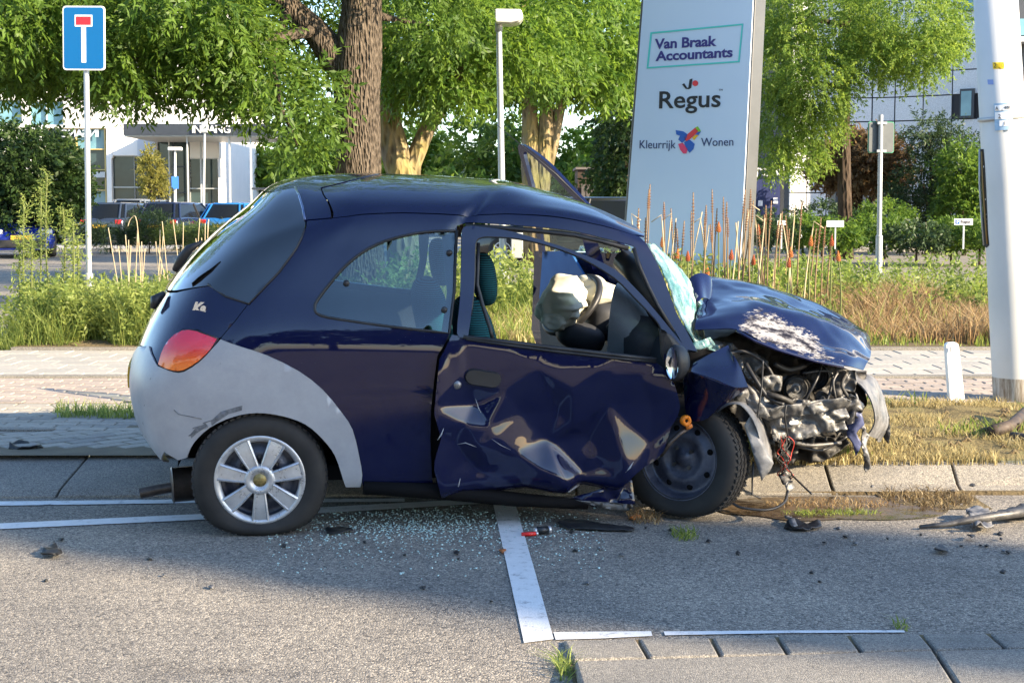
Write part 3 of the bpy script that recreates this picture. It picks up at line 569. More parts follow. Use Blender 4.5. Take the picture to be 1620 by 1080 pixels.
for (a0, b0, a1, b1), nv, nh, fm, pm in ((op[0], 2, 0, LGREY, PANEB), (op[1], 2, 0, LGREY, PANEB), (op[2], 2, 4, tonal('gold_frame', (.5, .38, .14), (.55, .43, .18), 4, .5), PANE), (op[3], 2, 1, LGREY, PANE), (op[4], 1, 1, LGREY, PANE), (op[5], 2, 2, DGREY, PANE)):
    w_ = bp('window', fm, a0, b0, a1, b0 + 1.6, YB + .15, .25)
    for i in range(nv + 1): xx = a0 + (a1 - a0 - 1.6) * i / nv; bp('frame_bar', fm, xx, b0 + 1.6, xx + 1.6, b1, YB + .15, .2, parent=w_)
    for j in range(1, nh + 1): yy = b0 + (b1 - b0) * j / (nh + 1); bp('frame_bar', fm, a0, yy, a1, yy + 1.6, YB + .12, .2, parent=w_)
    for i in range(nv):
        for j in range(nh + 1): bp('pane', PANEB if (i + j) % 3 == 1 and pm is PANE and b0 < 210 else pm, a0 + (a1 - a0) * i / nv + .8, b0 + (b1 - b0) * j / (nh + 1), a0 + (a1 - a0) * (i + 1) / nv, b0 + (b1 - b0) * (j + 1) / (nh + 1), YB + .3, .04, parent=w_)
bp('sign_band', LGREY, 130, 272, 166, 281, YB - .05, .12); bp('fascia_panel', mat('pale_blue_panel', (.5, .54, .6), .5), 217, 220, 245, 247, YB - .1, .12)
can = bp('canopy', DGREY, 195, 196, 432, 214, YB - 6, 5.9); bp('soffit', LGREY, 197, 214.2, 430, 216, YB - 5.9, 5.7, parent=can)
for a, yy in ((297, YB - 5.6), (318, YB - 1), (268, YB - 1.4), (363.5, YB - 5.6), (397, YB - 5.6)): bp('canopy_column', LGREY, a - 2.4, 212, a + 2.4, 400 if False else 372, yy, .16)
tm = text_mesh('INGANG', .47, .0, .03, 'LEFT', 0, .86); tm.transform(Matrix.Translation(Vector([float(c) for c in (dep(303, 210.5, YB - 6.05) - base)])) @ Matrix.Rotation(math.pi / 2, 4, 'X')); link('canopy_lettering', tm, mat('sign_white', (.85, .85, .85), .5), B)
tm = text_mesh('INGANG', .5, .01, .01, 'LEFT', 0, .86); tm.transform(Matrix.Translation(Vector([float(c) for c in (dep(157, 216.5, YB + .1) - base)])) @ Matrix.Scale(-1, 4, (1, 0, 0)) @ Matrix.Rotation(math.pi / 2, 4, 'X')); link('lettering_reflection', tm, mat('reflection_pale', (.45, .5, .55), .6), B)  # solid letters stand in for the sign's reflection in the glazing
for tx, a, b_, s in (('3', 118, 274, .9), ('0', 122, 268, .55), ('0', 131, 268, .5)):
    tm = text_mesh(tx, s, .02, .02, 'LEFT'); tm.transform(Matrix.Translation(Vector([float(c) for c in (dep(a, b_, YB - .1) - base)])) @ Matrix.Rotation(math.pi / 2, 4, 'X') @ Matrix.Rotation(.3, 4, 'Z')); link('window_lettering', tm, MATS['sign_white'], B)
# glass lean-to / bus shelter right of the canopy
base = dep(420, 380, 60.); base[2] = GZ; B = thing('bicycle_shelter', 'low dark framed shelter beside the entrance canopy', 'shelter', base)
bp('roof', DGREY, 398, 297, 470, 300, 60, 2.2)
for a in (412, 436, 462): bp('post', DGREY, a, 300, a + 2, 372, 60.2, .06)
bp('side_panel', LGREY, 436, 302, 447, 310, 60.3, .05)
# --- clad tower on the right
YR = 62.; cb = dep(1480, 390, YR); cb[2] = GZ; CL = thing('clad_tower', 'grey panel clad office tower with curved corner behind the trees', 'building', cb)
PAN = brickmat('wall_panel', (.62, .64, .66), (.66, .68, .70), (.58, .60, .62)); CORE = mat('panel_gap', (.03, .03, .035), .8)
fd = Vector((.80, -.55, 0)).normalized()          # main face runs from left-back to right-front
P0 = Vector((dep(1412, 333, YR)[0], YR, 0)); nrm_ = Vector((fd.y, -fd.x, 0)); nrm_ = nrm_ if nrm_.y < 0 else -nrm_
pw, ph = 1.17, .96
pts = []; p_ = P0.copy(); ang = math.atan2(fd.y, fd.x)
face = [(P0 + fd * (i * pw), fd) for i in range(0, 11)]
cur = P0.copy(); a_ = ang; left = []
for i in range(5): a_ += math.radians(13); d_ = Vector((math.cos(a_), math.sin(a_), 0)); cur = cur - d_ * .9; left.append((cur.copy(), d_, .9))
allp = [(q, d_, w_) for q, d_, w_ in left[::-1]] + [(q, d_, pw) for q, d_ in face]
core = MB(); ring = [q for q, d_, w_ in allp] + [allp[-1][0] + fd * pw]
outl = [Vector((q.x, q.y + .09, 0)) for q in ring] + [Vector((ring[-1].x + 1, ring[-1].y + 16, 0)), Vector((ring[0].x, ring[0].y + 14, 0))]
core.prism([q - Vector([float(c) for c in cb]) + Vector((0, 0, 0)) for q in outl], (0, 0, 17)).build('core', CORE, CL)
pmesh = {}
for (q, d_, w_) in allp:
    if w_ not in pmesh: pmesh[w_] = MB().box((w_ / 2, .04, ph / 2), (w_ - .05, .06, ph - .05)).mesh('wall_panel'); pmesh[w_].materials.append(PAN)
    for k in range(14):
        wx = F_PX * (q.x + d_.x * w_ / 2) / (q.y) + CX
        if abs(wx - 1535) < 26 and k in (5,) : 
            wn = MB().box((w_ / 2, .10, ph * .75), (w_ * .5, .04, ph * 1.5)).build('window', PANE, CL); wn.location = q - Vector([float(c) for c in cb]) + Vector((0, 0, k * ph)); wn.rotation_euler = (0, 0, math.atan2(d_.y, d_.x)); continue
        o = bpy.data.objects.new('wall_panel', pmesh[w_]); COL.objects.link(o); o.parent = CL
        o.location = q - Vector([float(c) for c in cb]) + Vector((0, 0, GZ + k * ph)); o.rotation_euler = (0, 0, math.atan2(d_.y, d_.x))
WIN_SPOTS = [(1521, 141, 19, 46), (1520, 0, 24, 18)]
ed = math.atan2(fd.y, fd.x)
for (a, b_, w_, h_) in WIN_SPOTS:
    d = ray(a + w_ / 2, b_ + h_ / 2); n2 = np.array(nrm_); t = ((np.array(P0) - CAM) @ np.array([nrm_.x, nrm_.y, 0])) / (d @ np.array([nrm_.x, nrm_.y, 0])); c = CAM + d * t
    ww, hh = w_ * t / F_PX * 1.2, h_ * t / F_PX; off = Vector((nrm_.x, nrm_.y, 0)) * .06
    wn = MB().box((0, 0, 0), (ww, .14, hh)).build('window', DGREY, CL); wn.location = Vector([float(q) for q in (c - cb)]) + off * .3; wn.rotation_euler = (0, 0, ed)
    pn = MB().box((-.02, -.075, 0), (ww * .72, .03, hh * .84)).build('pane', PANEB, wn)
# dark door and service wing behind the pole
cb2 = dep(1612, 400, 50.); cb2[2] = GZ; W2 = thing('glazed_wing', 'dark glazed building wing seen behind the leaning mast', 'building', cb2)
base = cb2; B = W2
bp('wall', DGREY, 1608, -120, 1900, 392, 50, 1.5); bp('balcony', LGREY, 1604, 58, 1900, 66, 49.2, .8); bp('window', PANE, 1607, 140, 1680, 190, 49.9, .1); bp('window', PANEB, 1612, 126 - 96, 1700, 126 - 70, 49.9, .1); bp('light_band', WALLW, 1600, 196, 1900, 205, 49.5, .5)
# dark doorway at the foot of the tower
base = dep(1340, 395, 55.); base[2] = GZ; B = thing('service_door_block', 'shaded dark doorway block under the copper maple', 'building', base)
bp('frame', DGREY, 1322, 296, 1356, 372, 55, 1.2); bp('door', mat('door_dark', (.02, .022, .025), .5), 1328, 302, 1350, 372, 54.95, .08); bp('wall', tonal('beige_render', (.30, .28, .24), (.34, .32, .27), 3, .8), 1356, 296, 1440, 372, 55.3, 1.)
# blue slatted container, bike racks, brown shed
base = dep(1210, 360, 48.); base[2] = GZ; B = thing('blue_bin_store', 'dark blue slatted bin store beside the pylon foot', 'bin store', base)
NV = tonal('navy_slats', (.02, .03, .09), (.03, .04, .12), 6, .5); bp('carcass', mat('bin_core', (.008, .01, .03), .8), 1178, 286, 1234, 350, 48.1, 2.)
for k in range(12): bp('slat', NV, 1178 + k * 4.7, 284, 1181.6 + k * 4.7, 350, 48, .08)
for a, b_ in ((1203, 317), (1227, 313)): bp('notice', mat('notice_white', (.7, .72, .8), .5), a - 3.5, b_, a + 3.5, b_ + 9, 47.95, .03)
base = dep(1218, 360, 46.); base[2] = GZ; BR = thing('white_frame', 'white tubular frame standing above the blue bin store', 'frame', dep(1218, 285, 48.5)); o_ = dep(1218, 285, 48.5)
for pts in ([(1196, 284), (1198, 261)], [(1240, 284), (1238, 262)], [(1197, 268), (1214, 268), (1206, 276), (1222, 280)], [(1238, 270), (1226, 266), (1230, 276), (1240, 279)]): MB().tube([dep(a, b_, 48.5) - o_ for a, b_ in pts], .04, 6).build('tube', mat('frame_white', (.75, .75, .74), .5), BR)
MB().box((0, 0, -1.2), (.9, .06, 2.4)).build('mount', DGREY, BR)
base = dep(945, 345, 52.); base[2] = GZ; B = thing('brown_shed', 'dark brown flat roofed shed between trees and pylon', 'shed', base)
SH = tonal('brown_boards', (.035, .022, .015), (.06, .04, .028), 5, .8); bp('wall', SH, 914, 268, 985, 345, 52, 2.4); bp('roof', mat('shed_roof', (.12, .10, .09), .8), 911, 264.5, 988, 268, 51.9, 2.7)
for k in range(9): bp('fence_board', tonal('grey_boards', (.07, .06, .055), (.11, .10, .09), 8, .9), 920 + k * 7.4, 291, 925.8 + k * 7.4, 345, 51.8, .06)
# small white parking signs
for k, (a0, b0, a1, b1, lab) in enumerate([(1308, 349, 1335, 359, 'small blank white plate sign on a post among the low shrubs'), (1510, 346, 1539, 356, 'small white parking sign with blue square among the low shrubs'), (1230, 349, 1243, 356, 'tiny white sign beside the blue bin store')]):
    Yp = 31.; base = dep((a0 + a1) / 2, 395, Yp); base[2] = GZ; B = thing('small_sign', lab, 'sign', base); p_ = bp('plate', mat('plate_white', (.78, .78, .76), .4), a0, b0, a1, b1, Yp, .02); bp('post', LGREY, (a0 + a1) / 2 - .8, b1, (a0 + a1) / 2 + .8, 394, Yp + .021, .02)
    if k == 1:
        bp('pictogram', mat('sign_blue', (.01, .10, .42), .4), a0 + 2, b0 + 1.6, a0 + 8, b1 - 1.6, Yp - .006, .005, parent=p_); tm = text_mesh('Regus', .085, .002, .001); tm.transform(Matrix.Translation(Vector([float(c) for c in (dep(a0 + 10, b1 - 3.2, Yp - .01) - base)])) @ Matrix.Rotation(math.pi / 2, 4, 'X')); link('lettering', tm, mat('ink', (.01, .01, .03), .5), p_)
        tm = text_mesh('P', .07, .002, .001); tm.transform(Matrix.Translation(Vector([float(c) for c in (dep(a0 + 3.4, b1 - 3, Yp - .012) - base)])) @ Matrix.Rotation(math.pi / 2, 4, 'X')); link('letter', tm, MATS['sign_white'], p_)
    else: bp('plate_border', LGREY, a0 + 3, b0 + 3, a1 - 3, b1 - 3, Yp - .004, .003, parent=p_)
GALV = tonal('galvanised', (.33, .35, .37), (.43, .45, .46), 5, .45, .5, 40, .1, .003, .3)
# --- dead-end sign
YS = 14.; sb_ = dep(141, 540, YS); sb_[2] = GZ; SG = thing('dead_end_sign', 'blue dead end road sign with white T and red bar on grey post', 'road sign', sb_)
pt, pb_ = dep(136.5, 95, YS) - sb_, dep(142, 540, YS) - sb_; pb_[2] = 0
MB().tube([pb_, pb_ + (pt - pb_) * .24, pb_ + (pt - pb_) * .245, pt], [.038, .038, .026, .025], 14).build('post', GALV, SG, True, auto=True)
def rrect(w_, h_, r, n=5): return [(sx * (w_ / 2 - r) + r * math.cos(a), sy * (h_ / 2 - r) + r * math.sin(a)) for sx, sy, a0 in ((1, 1, 0), (-1, 1, math.pi / 2), (-1, -1, math.pi), (1, -1, 1.5 * math.pi)) for a in np.linspace(a0, a0 + math.pi / 2, n)]
cc = dep(135.5, 61.5, YS) - sb_; PMx = Matrix.Translation(Vector([float(c) for c in cc])) @ Matrix.Rotation(math.radians(1), 4, 'Y') @ Matrix.Rotation(math.radians(-6), 4, 'Z')
def plate(name, m, w_, h_, r, x, y, d0, d1, parent): return MB().prism([PMx @ Vector((x + a, -d0, y + b_)) for a, b_ in rrect(w_, h_, r)], PMx.to_3x3() @ Vector((0, -(d1 - d0), 0))).build(name, m, parent)
SW_, SB_ = mat('sign_face_white', (.75, .76, .76), .35, 0, .5), mat('sign_face_blue', (.002, .105, .29), .3, 0, .5)
pp_ = plate('sign_plate', SW_, .395, .575, .03, 0, 0, .03, .045, SG); plate('blue_field', SB_, .372, .550, .025, 0, 0, .0452, .047, pp_); plate('white_stem', SW_, .044, .40, .002, 0, -.02, .0475, .049, pp_); plate('white_bar', SW_, .165, .105, .002, 0, .155, .0475, .0492, pp_); plate('red_bar', mat('sign_red', (.55, .02, .03), .35), .14, .075, .002, 0, .155, .0497, .051, pp_)
for dz in (.18, -.18): MB().box(tuple(np.array(cc) + [0.01, .01, dz]), (.12, .05, .03)).build('clamp', GALV, SG)
# --- back of a sign on the right
YS = 21.; sb_ = dep(1391, 473, YS); sb_[2] = GZ; SG = thing('grey_back_sign', 'road sign seen from its grey back on a galvanised post', 'road sign', sb_)
pt, pb_ = dep(1393.5, 182, YS) - sb_, dep(1389.5, 473, YS) - sb_; pb_[2] = 0
MB().tube([pb_, pb_ + (pt - pb_) * .34, pb_ + (pt - pb_) * .345, pt], [.048, .048, .034, .032], 14).build('post', GALV, SG, True, auto=True)
cc = dep(1397, 217, YS) - sb_; PMx = Matrix.Translation(Vector([float(c) for c in cc])) @ Matrix.Rotation(math.radians(12), 4, 'Z')
p2 = plate('sign_plate', mat('sign_green_edge', (.03, .25, .14), .4), .385, .425, .03, 0, 0, -.075, -.06, SG); plate('sign_back', tonal('plate_grey', (.075, .085, .09), (.10, .11, .115), 6, .5), .365, .405, .025, 0, 0, -.0598, -.05, p2)
for dz in (.19, -.19): MB().box(tuple(np.array(cc) + [-.02, .02, dz]), (.13, .1, .035)).build('clamp', GALV, SG)
# --- street lamp in the middle
YL = 20.5; sb_ = dep(800, 425, YL); sb_[2] = GZ; SL = thing('street_lamp', 'grey street lamp with flat angled head before the pale trees', 'street lamp', sb_)
pt, pb_ = dep(789, 33, YL) - sb_, dep(797, 425, YL) - sb_; pb_[2] = 0
MB().tube([pb_, pb_ + (pt - pb_) * .10, pb_ + (pt - pb_) * .105, pt], [.075, .07, .050, .038], 14).build('pole', GALV, SL, True, auto=True); MB().tube([pt - np.array([0, 0, .14]), pt + np.array([0, 0, .02])], .052, 12).build('collar', GALV, SL, True)
LH = tonal('lamp_housing', (.62, .62, .60), (.68, .68, .66), 5, .5)
hp = [(783, 14), (824, 14.5), (828, 26), (822, 33), (808, 36), (783, 35)]
q = [dep(a, b_, YL - .25) - sb_ for a, b_ in hp]; MB().prism(q, (0, .5, 0)).build('lamp_head', LH, SL, bevel=.02); q = [dep(a, b_, YL - .16) - sb_ for a, b_ in [(792, 35.5), (808, 36.3), (821, 33.6), (827, 26.8), (828, 28), (822, 35), (808, 38), (792, 37.5)]]; MB().prism(q, (0, .32, 0)).build('lamp_lens', mat('lamp_lens', (.55, .55, .5), .2), SL)
MB().box(tuple(dep(812, 388, YL) - sb_ + np.array([.05, -.05, 0])), (.16, .14, .34)).build('switch_box', mat('box_grey', (.35, .36, .37), .5), SL, bevel=.01)
# --- sign pylon
YP = 18.
pl0, pl1 = dep(983, 400, 18.6), dep(1176, 400, 17.4); pz = dep(1000, 480, 18.)[2]
PYL = thing('sign_pylon', 'tall pale blue tapering sign pylon lettered with three company names', 'sign', (float((pl0[0] + pl1[0]) / 2), 18., GZ)); pb0 = np.array([(pl0[0] + pl1[0]) / 2, 18., GZ])
exv = (pl1 - pl0); exv[2] = 0; exv = exv / np.linalg.norm(exv); pn = np.array([exv[1], -exv[0], 0])
def onpyl(px, py, off=0.):
    d = ray(px, py); t = ((pl0 - CAM) @ pn + off) / (d @ pn); return CAM + d * t
e00, e10, e11, e01 = onpyl(978, 470), onpyl(1172, 470), onpyl(1195, 0), onpyl(1014, 0)
def exteyt(a, b_, z): t = (z - a[2]) / (b_[2] - a[2]); return a + (b_ - a) * t
zt = 4.6; q4 = [exteyt(e00, e01, GZ), exteyt(e10, e11, GZ), exteyt(e10, e11, zt), exteyt(e00, e01, zt)]
PYF = tonal('pylon_face', (.52, .62, .77), (.56, .65, .78), .9, .3, .5, 30, .04, .002); PYS = tonal('pylon_side', (.09, .09, .09), (.12, .12, .12), 2, .4, .5, 30, .05, .002, .4)
MB().prism([np.array(q) - pb0 for q in q4][::-1], tuple(-pn * .22)).build('pylon_body', PYS, PYL, bevel=.012)
ins = [q4[0] + exv * .05, q4[1] - exv * .02, q4[2] - exv * .02, q4[3] + exv * .05]; MB().prism([np.array(q) + pn * .018 - pb0 for q in ins][::-1], tuple(-pn * .016)).build('face_panel', PYF, PYL)
def ptext(txt, px, py, size_px, m, bold=0., shear=0., sp=1., width_px=None, rise=None):
    o_ = onpyl(px, py, .024); sc = F_PX / o_[1]; tm = text_mesh(txt, size_px / sc * 1.38, bold, .0008, 'LEFT', shear, sp)
    xs = [v.co.x for v in tm.vertices]; w0 = max(xs) - min(xs)
    r_ = onpyl(px + (width_px or 100), py + (rise or 0), .024); ex_ = r_ - o_
    if width_px: k = np.linalg.norm(ex_) / w0; tm.transform(Matrix.Scale(float(k), 4, (1, 0, 0)))
    tm.transform(frame_xy(o_ - pb0, ex_, np.array([.04 * exv[0], .04 * exv[1], 1]))); return link('lettering', tm, m, PYL)
INDIGO = mat('ink_indigo', (.035, .03, .19), .5); INK = mat('ink_black', (.012, .014, .022), .5); NAVY = mat('ink_navy', (.012, .03, .12), .5); TEAL = mat('ink_teal', (.08, .55, .50), .5); REDI = mat('ink_red', (.7, .04, .05), .5)
ptext('Van Braak', 1036.5, 77.5, 15.5, INDIGO, .0045, 0, .98, 98, -5); ptext('Accountants', 1038, 96.5, 15, INDIGO, .0045, 0, .98, 122, -6.5); ptext('Regus', 1040, 171.5, 27, INK, .004, 0, 1., 97, -2.5); ptext('Kleurrijk', 1010.5, 235, 13.5, NAVY, .0, 0, 1., 57, 0); ptext('Wonen', 1109, 231.5, 13.5, NAVY, .0, 0, 1., 51, -1); ptext('TM', 1137, 144, 3, INK, 0, 0, 1, 6, 0)
def pshape(pts, m, name='emblem', off=.023): 
    q = [onpyl(a, b_, off) - pb0 for a, b_ in pts]; return MB().prism(q, tuple(pn * .002)).build(name, m, PYL)
fb = [(1029, 51.5), (1176, 37.5), (1170, 99), (1023, 109)]; fi = [(1031.5, 54), (1173.5, 40.3), (1167.8, 96.5), (1025.8, 106.4)]
for k in range(4): pshape([fb[k], fb[(k + 1) % 4], fi[(k + 1) % 4], fi[k]], TEAL, 'border')
pshape([(1079, 134), (1082.5, 132), (1087, 139), (1089, 139), (1091, 126), (1095.5, 124.5), (1093.5, 139.5), (1090, 141.5), (1085, 141)], INK); pshape([(1100 + 4.6 * math.cos(t), 132 + 4.6 * math.sin(t)) for t in np.linspace(0, 6.283, 17)[:-1]], REDI)
BLU, GRN, YEL2, PINK, ORG = mat('ink_blue', (.01, .10, .42), .5), mat('ink_green', (.25, .5, .03), .5), mat('ink_yellow', (.8, .45, .02), .5), mat('ink_pink', (.75, .05, .14), .5), mat('ink_orange', (.7, .18, .05), .5)
pshape([(1069, 206), (1081, 208), (1088, 213), (1085, 222), (1079, 226), (1073, 221), (1076, 215), (1070, 213)], BLU); pshape([(1086, 214), (1100, 202), (1105, 208), (1092, 220), (1086, 224), (1082, 219)], REDI); pshape([(1100, 202), (1104, 200), (1109, 208), (1104, 209)], GRN); pshape([(1104, 209), (1109, 208), (1105, 214), (1100, 213.5)], BLU); pshape([(1095, 218), (1101, 213), (1105, 214), (1098, 222)], YEL2)
pshape([(1073, 228), (1080, 226), (1088, 236), (1086, 243), (1081, 243), (1076, 237)], PINK); pshape([(1082, 225), (1091, 221), (1099, 228), (1097, 236), (1091, 242), (1086, 236)], BLU)
# --- leaning mast on the right, torn cover plate, labels
mb_ = gnd(1610, 633, GZ); mt = dep(1572, -60, mb_[1] - .1); MAST = thing('leaning_mast', 'thick pale grey steel mast leaning over with torn open hatch', 'mast', mb_)
def m_mast():
    m = mat('mast_paint', (.5, .51, .5), .5, 0, .4); L = m.node_tree.links; s = N(m, 'SeparateXYZ'); v = coords(m); L.new(v, s.inputs[0]); n = noise(m, coords(m, (14, 14, 1.2)), 3, 6, .7); n2 = noise(m, v, 2, 5)
    g = ramp(m, n2.outputs['Fac'], [(.3, (.50, .51, .50)), (.7, (.58, .58, .57))]); rst = ramp(m, n.outputs['Fac'], [(.4, (.16, .12, .08)), (.6, (.42, .40, .36))])
    st_ = ramp(m, s.outputs['Z'], [(.148, (1, 1, 1)), (.152, (0, 0, 0))]); L.new(mixc(m, st_.outputs[0], g.outputs[0], rst.outputs[0]), m.node_tree.nodes['Principled BSDF'].inputs['Base Color']); bump(m, n.outputs['Fac'], .1, .004); return m
MP = m_mast(); mtv = mt - mb_
def mpt(t, px_off=0): return mtv * t
MB().tube([mtv * -.04, mtv * .02, mtv * .5, mtv], [.150, .149, .139, .130], 40).build('mast_tube', MP, MAST, True)
def on_mast(px, py, off=.0):
    d = ray(px, py); best = None
    for t in np.linspace(7., 11, 8000):
        p_ = CAM + d * t - mb_; k = p_[2] / mtv[2]; r_ = np.linalg.norm((p_ - mtv * k)[:2]) - (.149 - .019 * k) - off
        if r_ < 0: return p_
    return CAM + d * (mb_[1] / d[1]) - mb_
def mast_patch(name, m, pl, off, parent=None, step=.02):
    v2, tr = cdt(np.array(pl, float), [], 4.); co = np.array([on_mast(a, b_, off) for a, b_ in v2]); n_ = np.cross(co[tr[:, 1]] - co[tr[:, 0]], co[tr[:, 2]] - co[tr[:, 0]])
    if n_[:, 1].mean() > 0: tr = tr[:, ::-1]
    return link(name, fast(name, co, tr, smooth=True), m, parent or MAST)
hat = mast_patch('hatch_opening', mat('hatch_dark', (.01, .009, .008), .8), [(1549, 236), (1556, 236), (1558, 262), (1560, 300), (1563, 370), (1565, 388), (1561, 392), (1557, 390), (1555, 330), (1552, 280)], .002)
MB().tube([on_mast(1553, 240, .004), on_mast(1555, 290, .004), on_mast(1559, 350, .006), on_mast(1562, 386, .004)], .006, 8).build('hatch_cable', mat('cable_ochre', (.25, .15, .04), .6), MAST, True)
MB().tube([on_mast(1550, 236, .006), on_mast(1550, 290, .008), on_mast(1553, 340, .008), on_mast(1557, 388, .006)], .008, 8).build('hatch_edge', GALV, MAST, True)
mast_patch('yellow_tag', mat('tag_yellow', (.75, .52, .02), .5), [(1570, 99), (1588, 98.5), (1588.5, 109), (1571, 109.5)], .002); 
lab = mast_patch('number_label', mat('label_blue', (.30, .45, .60), .5), [(1572, 164), (1602, 162), (1602, 205), (1574, 207)], .012); mast_patch('label_field', MATS['sign_white'], [(1573.5, 167), (1601, 165), (1601, 174), (1574, 176)], .014, lab); mast_patch('label_field', MATS['sign_white'], [(1574, 178), (1601, 177), (1601, 188), (1574, 189)], .014, lab); mast_patch('label_field', MATS['sign_white'], [(1581, 191), (1595, 190), (1595, 199), (1581, 200)], .014, lab); mast_patch('sticker', mat('sticker_blue', (.2, .3, .6), .5), [(1562, 126), (1571, 126), (1572, 134), (1563, 134)], .002)
def mast_text(txt, px, py, h, m=INK):
    p_ = on_mast(px, py, .016); q_ = on_mast(px + 6, py - .4, .016); tm = text_mesh(txt, h / ppm(mb_[1]) * 1.38, 0, .0006); tm.transform(frame_xy(p_, q_ - p_, (0, 0, 1))); link('lettering', tm, m, MAST)
mast_text('2', 1571.5, 107.5, 7); mast_text('0', 1584, 107, 7, mat('ink_faded', (.35, .25, .02), .6)); mast_text('A', 1574.5, 174, 5); mast_text('486', 1588, 173, 5.5); mast_text('2', 1579, 187, 6); mast_text('1', 1587, 198.5, 6)
cb_ = (on_mast(1548, 188, .003) + on_mast(1605, 184, .003)) / 2; MB().tube([mtv * ((cb_[2] + .012) / mtv[2]), mtv * ((cb_[2] - .012) / mtv[2])], [.147, .147], 40).build('steel_band', GALV, MAST, True)
sheetpts = [(1554, 360), (1549, 376), (1556, 392), (1561, 388)]
# --- white marker post
wp = gnd(1516, 639, GZ); WPT = thing('marker_post', 'short leaning white marker post in the dry verge', 'post', wp)
q = [dep(a, b_, wp[1]) - wp for a, b_ in [(1503, 645), (1528, 645), (1517, 545), (1513, 541.5), (1500, 542), (1496, 546)]]; MB().prism(q, (0, .05, 0)).build('post', tonal('white_post', (.72, .71, .68), (.80, .79, .76), 8, .6, .3, 30, .15, .003), WPT, bevel=.006)
MB().tube([dep(1504, 549, wp[1] - .01) - wp, dep(1504, 556, wp[1] - .01) - wp], .004, 6).build('bolt', STEEL if 'STEEL' in globals() else GALV, WPT)
